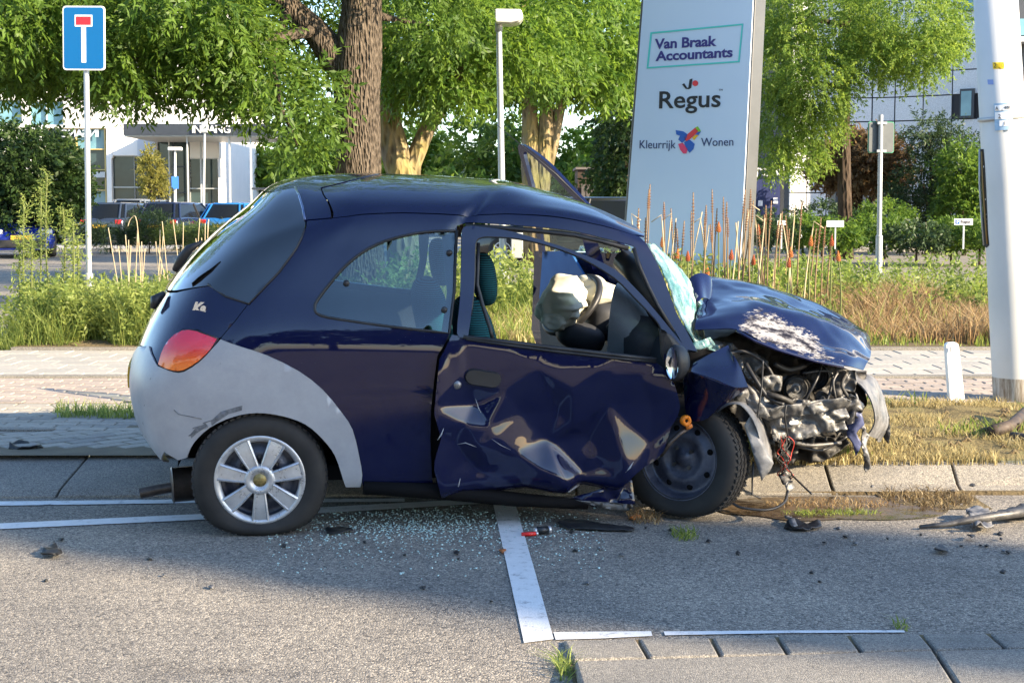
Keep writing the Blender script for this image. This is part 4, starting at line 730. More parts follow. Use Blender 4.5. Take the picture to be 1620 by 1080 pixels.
# ================================================================== parked cars
def parked(label, col, pos, head, kind='hatch', plate=True, front=False, ptxt=None, wl=None):
    t = thing('parked_car', label, 'car', pos, head, 'cars in the car park'); H_ = {'hatch': 1.48, 'suv': 1.66, 'estate': 1.5}[kind]; Ln = {'hatch': 4.0, 'suv': 4.4, 'estate': 4.5}[kind]; W = .89
    key = 'car_paint_%02d' % int(hash(col) % 97); m = mat('paint_%.2f_%.2f_%.2f' % col, col, .25, .2, .5, 1., .03)
    sx = [-Ln / 2, -Ln / 2 + .06, -Ln / 2 + .5, -.5, .6, 1.05, Ln / 2 - .35, Ln / 2 - .03]; dz = [.62, .90, .97, .95, .92, .90, .74, .50]; wz = [.74, .84, .89, .90, .90, .89, .84, .68]
    rows = []
    for x, z, w_ in zip(sx, dz, wz): rows.append([(x, -w_ * .93, .22), (x, -w_, .34), (x, -w_ * 1.01, .58 * z / .93), (x, -w_ * .97, z - .06), (x, -w_ * .86, z), (x, -w_ * .4, z + .02), (x, 0, z + .025), (x, w_ * .4, z + .02), (x, w_ * .86, z), (x, w_ * .97, z - .06), (x, w_ * 1.01, .58 * z / .93), (x, w_, .34), (x, w_ * .93, .22)])
    co, q = loft(rows, 40, 37); me = fast('body', co, q, smooth=True); link('body', me, m, t)
    for x, z in ((sx[0], dz[0]), (sx[-1], dz[-1])): MB().box((x * .985, 0, .38), (.06, 1.3, .36)).build('bumper', m, t, bevel=.03)
    g = {'hatch': (-1.92, -1.45, .55, 1.35), 'suv': (-2.12, -1.85, .55, 1.35), 'estate': (-2.15, -1.75, .5, 1.4)}[kind]
    def ring(x0, x1, z, w_): return [(x0, -w_ * .8), (x0 + .12, -w_), (x1 - .25, -w_), (x1, -w_ * .75), (x1 + .06, 0), (x1, w_ * .75), (x1 - .25, w_), (x0 + .12, w_), (x0, w_ * .8), (x0 - .05, 0)]
    b0, b1 = ring(g[0], g[3], .9, .84), ring(g[1], g[2], H_, .64); n = len(b0); bb = MB(); bb.add([(x, y, .90) for x, y in b0] + [(x * 1.0, y, H_ - .06) for x, y in b1], [(i, (i + 1) % n, n + (i + 1) % n, n + i) for i in range(n)]); bb.build('windows', mat('car_window', (.008, .010, .012), .12, 0, .25), t, True, auto=True)
    rr = [[(x, y * k, H_ - .06 + dzz) for x, y in b1] for k, dzz in ((1.03, -.03), (1.0, .02), (.75, .055))]; rb = MB(); rb.add([p for r_ in rr for p in r_], [(j * n + i, j * n + (i + 1) % n, (j + 1) * n + (i + 1) % n, (j + 1) * n + i) for j in range(2) for i in range(n)] + [tuple(range(2 * n, 3 * n))]); rb.build('roof', m, t, True)
    for i in (1, 2, 3, 6, 7, 8, 0): MB().tube([(b0[i][0], b0[i][1] * 1.0, .9), (b1[i][0], b1[i][1] * 1.01, H_ - .05)], .035, 6).build('pillar', m, t)
    for sy in (-1, 1): MB().tube([(-.35, sy * .845, .92), (-.45, sy * .65, H_ - .05)], .03, 6).build('pillar', BLK, t)
    for x in (-Ln / 2 + .75, Ln / 2 - .8):
        for sy in (-1, 1):
            wh = bpy.data.objects.new('wheel', None); COL.objects.link(wh); wh.parent = t; wh.location = (x, sy * .80, .315); wh.rotation_euler = (-sy * math.pi / 2, 0, 0) if sy > 0 else (math.pi / 2, 0, 0); wh.rotation_euler = (math.pi / 2 * (-1 if sy > 0 else 1), 0, 0)
            link('tyre', PT, None, wh); link('rim', PR, None, wh)
    for sy in (-1, 1):
        MB().box((-Ln / 2 + .10, sy * .66, .80), (.2, .24, .17)).build('tail_light', mat('far_red', (.45, .02, .02), .2), t, bevel=.03); MB().box((Ln / 2 - .27, sy * .60, .66), (.30, .34, .13)).build('headlight', mat('far_lamp', (.6, .62, .65), .1), t, bevel=.03); MB().box((.62, sy * .98, .96), (.12, .18, .13)).build('mirror', m, t, bevel=.03)
    for sgn, nm in ((-1, 'rear_plate'), (1, 'front_plate')):
        x = sgn * (Ln / 2 + .035); pl_ = MB().box((x, 0, .52 if sgn > 0 else .66), (.02, .52, .11)).build(nm, YELP, t)
        if ptxt:
            tm = text_mesh(ptxt, .11, .002, .001, 'CENTER'); M_ = Matrix.Translation((x + sgn * .012, 0, (.52 if sgn > 0 else .66) - .038)) @ Matrix.Rotation(sgn * math.pi / 2, 4, 'Z') @ Matrix.Rotation(math.pi / 2, 4, 'X'); tm.transform(M_); link('plate_text', tm, INK, pl_)
    if front:
        MB().box((Ln / 2 - .0, 0, .36), (.06, 1.1, .2)).build('grille', BLK, t, bevel=.02)
        eo = MB()
        for rx, rz in ((.085, .055), (.032, .052), (.06, .025)): eo.tube([(Ln / 2 + .045, rx * math.cos(a), .68 + rz * math.sin(a)) for a in np.linspace(0, 6.283, 20)], .008, 5, False)
        eo.build('emblem', mat('far_chrome', (.7, .7, .72), .25, .8), t)
    return t
BLK = mat('trim_black', (.012, .012, .013), .5); YELP = mat('far_plate', (.75, .46, .03), .4)
PT = MB().lathe([(.20, -.09), (.27, -.105), (.31, -.09), (.315, 0), (.31, .09), (.27, .105), (.20, .09)], 28).mesh('tyre', True); PT.materials.append(mat('far_tyre', (.02, .02, .02), .8))
_r = MB(); _r.lathe([(.205, .06), (.215, .09), (.19, .095), (.18, .05)], 28)
for k in range(10): a = k * math.pi / 5; _r.add([Matrix.Rotation(a, 4, 'Z') @ Vector(v) for v in ((.03, -.018, .085), (.195, -.016, .09), (.195, .016, .09), (.03, .018, .085), (.03, -.018, .05), (.195, -.016, .05), (.195, .016, .05), (.03, .018, .05))], [(0, 1, 2, 3), (0, 4, 5, 1), (3, 2, 6, 7)])
_r.lathe([(0, .09), (.045, .088), (.05, .06)], 16); PR = _r.mesh('rim'); PR.materials.append(mat('far_rim', (.6, .6, .61), .35, .3))
MB().lathe([(0, -.02), (.2, -.02)], 24)
g_ = gnd(20, 407, GZ); parked('bright blue hatchback facing the roadside weeds', (.01, .03, .30), (g_[0] - .3, g_[1] + 1.2, GZ), math.radians(-68), 'hatch', True, True, '-931-LX')
def row(px, Y, head, lab, col, kind): p_ = dep(px, 350, Y); parked(lab, col, (p_[0], Y, GZ), head, kind)
row(150, 57, math.radians(84), 'dark blue estate car in the car park next to the dark shrub', (.015, .03, .07), 'estate'); row(200, 54, math.radians(78), 'dark grey hatchback with red tail lamps behind the tall grass', (.03, .04, .06), 'hatch'); row(236, 62, math.radians(78), 'pale grey tall car parked before the entrance doors', (.16, .18, .2), 'suv'); row(288, 55, math.radians(78), 'dark navy estate car with red tail lamp beside the blue one', (.012, .018, .045), 'estate'); row(326, 60, math.radians(78), 'midnight blue hatchback half hidden in the car row', (.015, .03, .09), 'hatch'); row(380, 56, math.radians(80), 'bright mid blue hatchback at the end of the parked row', (.02, .16, .42), 'hatch')
p_ = dep(905, 400, 32.6); parked('dark estate car with white spoked wheels seen through the wreck', (.02, .022, .026), (float(dep(905, 400, 34.)[0]), 34., GZ), math.radians(172), 'estate')
# small lamp and sign before the entrance
sb_ = dep(277, 372, 62.); sb_[2] = GZ; t = thing('entrance_lamp', 'slim white lamp standing before the glazed entrance', 'street lamp', sb_); pt = dep(277, 238, 62.) - sb_; MB().tube([np.zeros(3), pt], [.07, .045], 8).build('pole', LH, t); MB().box(tuple(pt + np.array([0, 0, .06])), (.55, .3, .14)).build('lamp_head', LH, t, bevel=.03); MB().box(tuple(dep(277, 289, 61.9) - sb_), (.28, .03, .5)).build('sign_plate', mat('far_blue', (.05, .2, .6), .4), t)
sb_ = dep(321, 372, 58.); sb_[2] = GZ; t = thing('flag_post', 'slim grey post with small head before the canopy', 'post', sb_); pt = dep(324, 200, 58.) - sb_; MB().tube([np.zeros(3), pt], [.06, .04], 8).build('pole', LGREY, t); MB().box(tuple(pt), (.25, .25, .5)).build('head', LGREY, t, bevel=.04)
# ================================================================== flower stalks and tall weeds
SB = mat('dry_stalk', (.20, .14, .085), .9, 0, .1); SP_ = mat('pale_stalk', (.42, .34, .22), .9, 0, .1); SGN = mat('green_stalk', (.12, .14, .05), .8, 0, .2); SEED = tonal('seed_head', (.16, .08, .05), (.28, .15, .09), 40, .95, .1, 90, .8, .01); FLO = tonal('orange_flower', (.36, .10, .04), (.45, .2, .06), 30, .7, .2, 80, .6, .01)
FLR = tonal('red_flower', (.28, .06, .03), (.36, .12, .05), 30, .7, .2, 80, .6, .01)
def stalk(px, top, Y, lean, kind, headlen=34):
    g = dep(px, 420, Y); g[2] = GZ; tp = dep(px + lean * 2.2, top, Y); lab = {'dry': ('dry_flower_stalk', 'withered brown flower stalk rising in front of the blue pylon', 'plant', 'withered stalks before the pylon'), 'pale': ('bleached_stalk', 'bleached pale bent stalk standing among the flower spikes', 'plant', 'bleached stalks'), 'flower': ('red_hot_poker', 'orange red torch flower spike blooming in the bed', 'flower', 'torch flowers')}[kind]
    hz_ = ''
    t = thing(lab[0], lab[1], lab[2], g, 0, lab[3]); e = tp - g; mid = e * .5 + np.array([rnd.uniform(-.03, .03), rnd.uniform(-.03, .03), 0])
    pts = densify_smooth([(0, 0, 0), tuple(mid), tuple(e)], 4)
    if kind == 'pale' and rnd.random() < .6: pts.append((pts[-1][0] + rnd.choice((-1, 1)) * .10, pts[-1][1], pts[-1][2] - .07))
    MB().tube(pts, [.010 - .005 * i / len(pts) for i in range(len(pts))], 6).build('stalk', {'dry': SB, 'pale': SP_, 'flower': SGN}[kind], t, True)
    if kind != 'pale':
        hl_ = headlen * Y / F_PX; ed_ = Vector([float(c) for c in (e - mid)]).normalized(); b = MB(); m_ = {'dry': SEED}.get(kind) or (FLO if rnd.random() < .5 else FLR); R_ = .024 if kind == 'flower' else .016; n = 9
        for i in range(n):
            f_ = i / (n - 1); r_ = R_ * (.55 + .7 * math.sin(math.pi * min(1, f_ * .9 + .12))) * (1 - .45 * f_)
            for k in range(6):
                a = k * 1.047 + i * .5; c = Vector([float(x) for x in e]) - ed_ * hl_ * (1 - f_); o_ = Vector((math.cos(a), math.sin(a), -.6)) * r_; b.tube([c, c + o_], [.011 if kind == 'flower' else .006, .004], 4)
        b.build('flower_head' if kind == 'flower' else 'seed_head', m_, t)['kind'] = 'stuff'
for px, top, le in [(1006, 330, 2), (1018, 300, 4), (1024, 292, 2), (1046, 320, 2), (1068, 330, -3), (1088, 305, 4), (1098, 335, -2), (1120, 300, 3), (1130, 330, 2), (1140, 312, 2), (1152, 320, -1), (1168, 300, 5), (1176, 330, 3), (1183, 318, 4), (1192, 300, -2), (1205, 325, 3), (1216, 318, 2), (1233, 335, 2), (1247, 340, -2), (1262, 320, 3), (1290, 345, 4), (1301, 358, 2), (1030, 345, -4), (1058, 352, 5), (1084, 362, -6), (1104, 325, 6), (1135, 355, -5), (1172, 360, 7), (1198, 340, 5), (1212, 355, -6), (1240, 362, 4), (1278, 362, 6), (1310, 370, 3), (1076, 350, 3), (1110, 345, 2), (1158, 345, -3), (1225, 350, 3)]: stalk(px, top, 15.4 + rnd.uniform(-.6, .8), le, 'dry', rnd.uniform(24, 44))
for px, top, le in [(1000, 350, 5), (1062, 340, -7), (1148, 350, 9), (1175, 352, -5), (1222, 338, 6), (1256, 352, -8), (1012, 338, -6), (1052, 345, 8), (1036, 338, 12), (1080, 335, 14), (1100, 355, 10), (1128, 345, -9), (1160, 322, 12), (1188, 345, 10), (1208, 340, -6), (1240, 330, 8), (1270, 350, 8)]: stalk(px, top, 15.2 + rnd.uniform(-.4, .8), le, 'pale')
for px, top in [(1052, 376), (1068, 394), (1094, 398), (1142, 352), (1163, 396), (1248, 392), (1284, 374), (1314, 374), (1252, 408), (1195, 404), (1204, 356), (1330, 398), (1120, 420), (1010, 412)]: stalk(px, top, 14.9 + rnd.uniform(-.4, .6), rnd.uniform(-3, 3), 'flower', 13)
for k in range(26):
    px = rnd.uniform(188, 335); top = rnd.uniform(345, 410); g = dep(px, 440, 14.4 + rnd.uniform(-.6, .8)); Yk = g[1]; g[2] = GZ; tp = dep(px + rnd.uniform(-26, 30), top, Yk) - g
    t = thing('straw_stalk', 'pale dead straw stalk standing behind the tailgate', 'plant', g, 0, 'dead straw stalks'); pts = [(0, 0, 0), tuple(tp * .5 + np.array([rnd.uniform(-.03, .03), 0, 0])), tuple(tp)]
    if k % 60 == 7: sgq = rnd.choice((-1, 1)); pts.append(tuple(tp + np.array([sgq * rnd.uniform(.03, .06), .02, rnd.uniform(-.01, .03)]))); pts.append(tuple(tp + np.array([sgq * rnd.uniform(.07, .11), .03, rnd.uniform(-.12, -.03)])))
    MB().tube(densify_smooth(pts, 4), .0045, 5).build('stem', SP_, t, True)
for k, (px, top, le, Yk) in enumerate([(85, 275, -26, 13.9), (40, 322, -6, 13.8), (62, 300, 6, 14.2), (110, 355, 14, 13.7), (88, 330, 30, 14.), (55, 380, -10, 13.6), (120, 385, 8, 13.8), (33, 390, -4, 13.7)]):
    g = dep(px, 540, Yk); g[2] = GZ; e = dep(px + le * .4, top, Yk) - g; t = thing('tall_weed', 'tall feathery pale green weed ' + ['leaning before the bright blue hatchback, tallest of its clump', 'at the outer edge of the weed bed', 'upright in the middle of the weed clump', 'bending towards the dead end sign post', 'rising close to the dead end sign post', 'short and low at the bed edge', 'short beside the foot of the dead end sign', 'lowest at the bed corner by the street'][k], 'plant', g, 0, 'tall weeds by the dead end sign'); pts = densify_smooth([(0, 0, 0), tuple(e * .55 + np.array([le * .0015, 0, 0])), tuple(e)], 5); MB().tube(pts, .008, 6).build('stem', SGN, t, True)
    n = 55; tt = .25 + .75 * rs.rand(n); P_ = np.array(densify_n(pts, 50))[(tt * 49).astype(int)]; v, f, var = twigs(P_, np.stack([rs.randn(n) * .6, rs.randn(n) * .6, np.full(n, .9)], 1), 8, .13, .038, .011, -.6); link('leaf', fast('leaf', v, f, var), GW, t)['kind'] = 'stuff'
# ================================================================== the wrecked car
PSI, ROLL = math.radians(8), math.radians(3.5)
CAR_O = gnd(412, 848)
def _rz(a): c, s = math.cos(a), math.sin(a); return np.array([[c, -s, 0], [s, c, 0], [0, 0, 1]])
def _rx(a): c, s = math.cos(a), math.sin(a); return np.array([[1, 0, 0], [0, c, -s], [0, s, c]])
CM = _rz(PSI) @ _rx(ROLL)
CE = CM.T @ (CAM - CAR_O)                     # the eye in the car's own frame
def loc(px, py, y=0.):                        # where the line of sight meets a plane along the car
    d = CM.T @ ray(px, py); t = (y - CE[1]) / d[1]; return CE + d * t
def cproj(P):
    W = np.asarray(P) @ CM.T + CAR_O - CAM
    zc = W[:, 1] * CP - W[:, 2] * SP; yc = W[:, 1] * SP + W[:, 2] * CP
    return np.stack([CX + F_PX * W[:, 0] / zc, CY - F_PX * yc / zc], 1)
car = thing('crashed_car', 'dark blue hatchback with crushed front standing half on the kerb', 'car', CAR_O)
car.rotation_mode = 'XYZ'; car.matrix_world = Matrix.Translation(Vector([float(c) for c in CAR_O])) @ Matrix.Rotation(PSI, 4, 'Z') @ Matrix.Rotation(ROLL, 4, 'X')
YC = .79
# ---- materials
def m_paint():
    m = mat('navy_paint', (.004, .007, .05), .35, .0, .04, 1., .02)
    v = coords(m); n = noise(m, v, 9, 6, .7); f = noise(m, v, 300, 2)
    r = ramp(m, n.outputs['Fac'], [(.35, (.32, .32, .32)), (.72, (.5, .5, .5))])
    L = m.node_tree.links; b = m.node_tree.nodes['Principled BSDF']
    L.new(r.outputs[0], b.inputs['Roughness'])
    r2 = ramp(m, n.outputs['Fac'], [(.35, (.0016, .0032, .030)), (.8, (.005, .007, .034))]); 
    sp = voro(m, v, 55); sc = ramp(m, sp.outputs['Distance'], [(.025, (1, 1, 1)), (.04, (0, 0, 0))])
    msk = N(m, 'Math', operation='MULTIPLY'); L.new(sc.outputs[0], msk.inputs[0]); 
    n3 = noise(m, v, 3.2, 2); r3 = ramp(m, n3.outputs['Fac'], [(.52, (0, 0, 0)), (.62, (1, 1, 1))]); L.new(r3.outputs[0], msk.inputs[1])
    L.new(mixc(m, msk.outputs[0], r2.outputs[0], (.3, .32, .36)), b.inputs['Base Color'])
    dr = ramp(m, n.outputs['Fac'], [(.3, (.008, .008, .008)), (.8, (.05, .05, .05))]); L.new(dr.outputs[0], b.inputs['Coat Roughness'])
    return m
PAINT = m_paint()
def m_clad():
    m = mat('grey_cladding', (.2, .215, .24), .36, 0, .5)
    v = coords(m); n = noise(m, v, 5, 8, .75); s = noise(m, coords(m, (14, 14, 3)), 4, 6, .8)
    L = m.node_tree.links; b = m.node_tree.nodes['Principled BSDF']
    r = ramp(m, n.outputs['Fac'], [(.3, (.24, .255, .285)), (.7, (.33, .345, .37))])
    g = ramp(m, s.outputs['Fac'], [(.66, (0, 0, 0)), (.74, (1, 1, 1))])
    L.new(mixc(m, g.outputs[0], r.outputs[0], (.09, .09, .1)), b.inputs['Base Color'])
    bump(m, noise(m, v, 500, 2).outputs['Fac'], .25, .001); return m
CLAD = m_clad()
BLACK = tonal('black_plastic', (.012, .012, .013), (.025, .025, .027), 12, .45, .4, 200, .2, .001)
RUBBER = tonal('tyre_rubber', (.012, .012, .013), (.03, .029, .028), 7, .7, .3, 220, .3, .001)
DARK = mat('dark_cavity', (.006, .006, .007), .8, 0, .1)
TRIM = tonal('interior_trim', (.02, .022, .026), (.035, .037, .042), 6, .6, .3, 150, .3, .001)
LINER = tonal('head_liner', (.22, .23, .24), (.28, .29, .3), 8, .9, .1, 200, .3, .002)
def m_metal(name, c1, c2, rough=.4, metal=.8, sc=9):
    m = mat(name, c1, rough, metal, .5)
    v = coords(m); n = noise(m, v, sc, 8, .75); L = m.node_tree.links; b = m.node_tree.nodes['Principled BSDF']
    r = ramp(m, n.outputs['Fac'], [(.34, c1), (.62, c2)]); L.new(r.outputs[0], b.inputs['Base Color'])
    q = ramp(m, n.outputs['Fac'], [(.3, (rough * .6,) * 3), (.7, (min(1, rough * 1.5),) * 3)]); L.new(q.outputs[0], b.inputs['Roughness'])
    bump(m, n.outputs['Fac'], .4, .004); return m
ALU = m_metal("bent_aluminium", (.07, .07, .072), (.19, .187, .18), .5, .4, 40)
STEEL = m_metal('dirty_steel', (.03, .03, .032), (.14, .135, .13), .5, .6)
CAST = m_metal('grimy_engine', (.01, .01, .011), (.06, .056, .05), .6, .4, 14)
EXH = m_metal('exhaust_steel', (.035, .026, .021), (.12, .095, .08), .45, .6, 7)
SILVER = m_metal('hubcap_silver', (.4, .41, .43), (.52, .53, .55), .32, .55, 16)
def m_glass(name, tint, refl=1.0, dark=.25):
    m = bpy.data.materials.new(name); m.use_nodes = True; MATS[name] = m; nn = m.node_tree.nodes; L = m.node_tree.links
    nn.remove(nn['Principled BSDF'])
    t = N(m, 'BsdfTransparent'); t.inputs[0].default_value = (*tint, 1)
    g = N(m, 'BsdfGlossy'); g.inputs['Roughness'].default_value = .015; g.inputs[0].default_value = (1, 1, 1, 1)
    d = N(m, 'BsdfDiffuse'); d.inputs[0].default_value = (.25, .28, .3, 1)
    v = coords(m); n = noise(m, v, 7, 7, .7); r = ramp(m, n.outputs['Fac'], [(.4, (0, 0, 0)), (.8, (dark, dark, dark))])
    f = N(m, 'Fresnel'); f.inputs[0].default_value = 1.5
    mu = N(m, 'Math', operation='MULTIPLY_ADD'); mu.inputs[1].default_value = refl; mu.inputs[2].default_value = .012
    L.new(f.outputs[0], mu.inputs[0])
    m1 = N(m, 'MixShader'); L.new(r.outputs[0], m1.inputs[0]); L.new(t.outputs[0], m1.inputs[1]); L.new(d.outputs[0], m1.inputs[2])
    m2 = N(m, 'MixShader'); L.new(mu.outputs[0], m2.inputs[0]); L.new(m1.outputs[0], m2.inputs[1]); L.new(g.outputs[0], m2.inputs[2])
    L.new(m2.outputs[0], nn['Material Output'].inputs[0]); return m
GLASS = m_glass('side_glass', (.60, .74, .80), 1.05, .015)
TINT = m_glass('tailgate_glass', (.05, .08, .09), 2.4, .02)
# ---- the shell as a surface through ribs (rear centre -> rear corner -> side -> front) and levels (sill -> roof middle)
lv = [  # side z, rear z, rear x, side y
    (.17, .25, -.42, .07), (.215, .34, -.505, .018), (.40, .46, -.548, .002), (.60, .62, -.556, -.008), (.80, .80, -.49, .004),
    (1.0, 1.0, -.368, .062), (1.16, 1.17, -.205, .115), (1.285, 1.295, -.05, .165)]
dxl = [0, .012, .05, .15, .40]; dxu = [0, .016, .07, .21, .40]
kk = [1, .62, .33, .11, .02]
xlo = [.2, .5, .8, 1.1, 1.4, 1.66, 1.92]; xup = [.44, .60, .82, 1.05, 1.25, 1.44, 1.64]
zrail = lambda x: float(np.interp(x, [-.1, .21, .30, .47, .73, .86, 1.03, 1.21, 1.39, 1.57, 1.66], [1.25, 1.272, 1.282, 1.298, 1.298, 1.295, 1.295, 1.288, 1.262, 1.212, 1.17]))
zroof = lambda x: float(np.interp(x, [0, .25, .41, .61, .82, 1.03, 1.19, 1.34, 1.45, 1.59], [1.40, 1.428, 1.437, 1.437, 1.428, 1.415, 1.388, 1.35, 1.318, 1.25]))
zbelt = lambda x: float(np.interp(x, [0, .3, .8, 1.2, 1.62, 1.9], [.82, .82, .80, .757, .705, .69]))
NR = 12
P = np.zeros((NR, 11, 3))
for j, (zs, zr, X0, y0) in enumerate(lv):
    up = min(1., max(0., (j - 3) / 4))
    for i in range(NR):
        if i < 5:
            x = X0 + dxl[i] * (1 - up) + dxu[i] * up; y = y0 + (YC - y0) * kk[i]
            z = zr + (zs - zr) * (max(0, i - 2) / 2.5 if j < 3 else 0)
        else:
            t = min(1., max(0., (j - 4) / 3)); x = xlo[i - 5] * (1 - t) + xup[i - 5] * t; y = y0; z = zs
        if j == 4 and i >= 4: z = zbelt(x)
        if j == 7: z = zrail(x) if i >= 3 else zr - .008 * (3 - i) * 0
        if j in (5, 6) and i >= 5:
            zb, zt = zbelt(x), zrail(x); z = zb + (zt - zb) * ((j - 4) / 3 + (.04 if j == 5 else .05))
        P[i, j] = (x, y, z)
xc = [.26, .275, .31, .38, .47, .58, .71, .87, 1.05, 1.22, 1.40, 1.60]
for i in range(NR):
    A = P[i, 7]; Cn = np.array([xc[i], YC, zroof(xc[i])]); P[i, 10] = Cn
    if i < 4:
        for j, (a, c) in ((8, (.30, .62)), (9, (.64, .90))):
            P[i, j] = [A[0] + (Cn[0] - A[0]) * a, A[1] + (YC - A[1]) * (a if i > 0 else 1), A[2] + (Cn[2] - A[2]) * c]
    else:
        for j, (a, c) in ((8, (.16, .50)), (9, (.48, .86))):
            P[i, j] = [A[0] + (Cn[0] - A[0]) * a, A[1] + (YC - A[1]) * a, A[2] + (Cn[2] - A[2]) * c]
def _cr(p0, p1, p2, p3, t):
    return .5 * (2 * p1 + (p2 - p0) * t + (2 * p0 - 5 * p1 + 4 * p2 - p3) * t ** 2 + (3 * p1 - p0 - 3 * p2 + p3) * t ** 3)
def ext(A, mir):                                # ghost rows
    lo = A[1] * np.array([1, -1, 1]) + np.array([0, 2 * YC, 0]) if mir[0] else 2 * A[0] - A[1]
    hi = A[-2] * np.array([1, -1, 1]) + np.array([0, 2 * YC, 0]) if mir[1] else 2 * A[-1] - A[-2]
    return np.concatenate([lo[None], A, hi[None]])
PE = ext(P, (True, False)); PE = ext(PE.transpose(1, 0, 2), (False, True)).transpose(1, 0, 2)
def S(u, v):
    u = np.clip(np.asarray(u, float), 0, NR - 1.0001); v = np.clip(np.asarray(v, float), 0, 9.9999)
    i = u.astype(int); j = v.astype(int); fu = (u - i)[:, None]; fv = (v - j)[:, None]
    R = [_cr(PE[i + a, j], PE[i + a, j + 1], PE[i + a, j + 2], PE[i + a, j + 3], fv) for a in range(4)]
    return _cr(R[0], R[1], R[2], R[3], fu)
def SN(u, v):
    u = np.asarray(u, float); v = np.asarray(v, float); e = .02
    a = S(u + e, v) - S(u - e, v); b = S(u, v + e) - S(u, v - e); n = np.cross(b, a)
    n /= np.linalg.norm(n, axis=1)[:, None] + 1e-12
    return -n
_gu, _gv = np.meshgrid(np.linspace(0, NR - 1.001, 420), np.linspace(0, 9.95, 400), indexing='ij')
_gu = _gu.ravel(); _gv = _gv.ravel(); _gp = S(_gu, _gv); _gn = SN(_gu, _gv)
if _gn[(np.abs(_gu - 6) < .1) & (np.abs(_gv - 3) < .1), 1].mean() > 0: _sgn = -1.
else: _sgn = 1.
_gn *= _sgn
_face = ((CE - _gp) * _gn).sum(1) > 0.0
_gx = cproj(_gp)
def to_uv(px):
    px = np.asarray(px, float); out = []
    for q in px:
        d = ((_gx - q) ** 2).sum(1) + np.where(_face, 0, 1e9); k = int(d.argmin()); u, v = _gu[k], _gv[k]
        for _ in range(6):
            e = .01; A = cproj(S([u, u + e, u], [v, v, v + e])); J = np.stack([(A[1] - A[0]) / e, (A[2] - A[0]) / e], 1)
            dlt = np.clip(np.linalg.solve(J.T @ J + 20 * np.eye(2), J.T @ (q - A[0])), -.15, .15); u += dlt[0]; v += dlt[1]
        out.append((min(max(u, 0), NR - 1.001), min(max(v, 0), 9.99)))
    return np.array(out)
SU, SV = .28, .13
def shrink(pl, d):
    """move an outline inwards by d pixels (panel gap)"""
    Pp = np.asarray(pl, float); a = Pp; b = np.roll(Pp, -1, 0); area = (a[:, 0] * b[:, 1] - b[:, 0] * a[:, 1]).sum()
    e = b - a; e /= np.linalg.norm(e, axis=1)[:, None] + 1e-9
    nn = np.stack([-e[:, 1], e[:, 0]], 1) * (1 if area > 0 else -1)
    m = nn + np.roll(nn, 1, 0); m /= np.linalg.norm(m, axis=1)[:, None] + 1e-9
    return Pp + m * d
def skin(name, m, outline, holes=(), step=.022, off=0., thick=.006, gap=1.1, disp=None, parent=None, mirror=0, smooth=True, uv=False, split=None):
    """a panel of the shell: outline in picture points (traced on the near side) or (u,v); mirror 1 = join the other half, 2 = also a far copy"""
    if not uv:
        outline = to_uv(shrink(outline, gap)); holes = [to_uv(shrink(h, -gap)) for h in holes]
    else: outline = np.asarray(outline, float); holes = [np.asarray(h, float) for h in holes]
    sc = np.array([SU, SV])
    v2, tr = cdt(outline * sc, [h * sc for h in holes], step)
    u, v = v2[:, 0] / SU, v2[:, 1] / SV
    co = S(u, v); nr = SN(u, v) * _sgn
    co = co + nr * off
    if disp is not None: co = co + nr * disp(co)[:, None]
    a, b, c = co[tr[:, 0]], co[tr[:, 1]], co[tr[:, 2]]
    if ((np.cross(b - a, c - a) * nr[tr[:, 0]]).sum(1)).mean() < 0: tr = tr[:, ::-1]
    if mirror == 1:
        k = len(co); c2 = co * [1, -1, 1] + [0, 2 * YC, 0]; co = np.concatenate([co, c2]); tr = np.concatenate([tr, tr[:, ::-1] + k])
    me = shell_mesh(name, co, tr, thick, smooth, mirror == 1)
    o = link(name, me, m, parent or car)
    if mirror == 2: far_copy(o, name, parent)
    return o
def shell_mesh(name, co, tr, thick, smooth, weld=False):
    """front skin, back skin and rim as separate smooth shells"""
    co = np.asarray(co); tr = np.asarray(tr)
    if weld:                                        # sew the two halves along the car's middle
        k = len(co) // 2; idx = np.arange(len(co)); mid = np.abs(co[:k, 1] - YC) < .004
        co[:k][mid, 1] = YC; idx[k:][mid] = np.arange(k)[mid]; tr = idx[tr]
    if not thick: return fast(name, co, tr, smooth=smooth)
    nf = np.cross(co[tr[:, 1]] - co[tr[:, 0]], co[tr[:, 2]] - co[tr[:, 0]]); vn = np.zeros_like(co)
    for i in range(3): np.add.at(vn, tr[:, i], nf)
    vn /= np.linalg.norm(vn, axis=1)[:, None] + 1e-12
    bk = co - vn * thick; n = len(co)
    ed = {}
    for t in tr:
        for i in range(3):
            a, b = int(t[i]), int(t[(i + 1) % 3])
            if (b, a) in ed: del ed[(b, a)]
            else: ed[(a, b)] = 1
    ed = np.array(list(ed.keys())) if ed else np.zeros((0, 2), int)
    allv = np.concatenate([co, bk, co[ed[:, 0]], co[ed[:, 1]], bk[ed[:, 0]], bk[ed[:, 1]]]); m = len(ed); q = np.arange(m) + 2 * n
    rim = np.concatenate([np.stack([q + m, q, q + 2 * m], 1), np.stack([q + m, q + 2 * m, q + 3 * m], 1)])
    return fast(name, allv, np.concatenate([tr, tr[:, ::-1] + n, rim]), smooth=smooth)
def far_copy(o, name, parent=None):
    me = o.data.copy()
    a = np.zeros(len(me.vertices) * 3, np.float32); me.vertices.foreach_get('co', a); a = a.reshape(-1, 3); a[:, 1] = 2 * YC - a[:, 1]
    me.vertices.foreach_set('co', a.ravel()); me.flip_normals(); return link(name, me, None, parent or car)
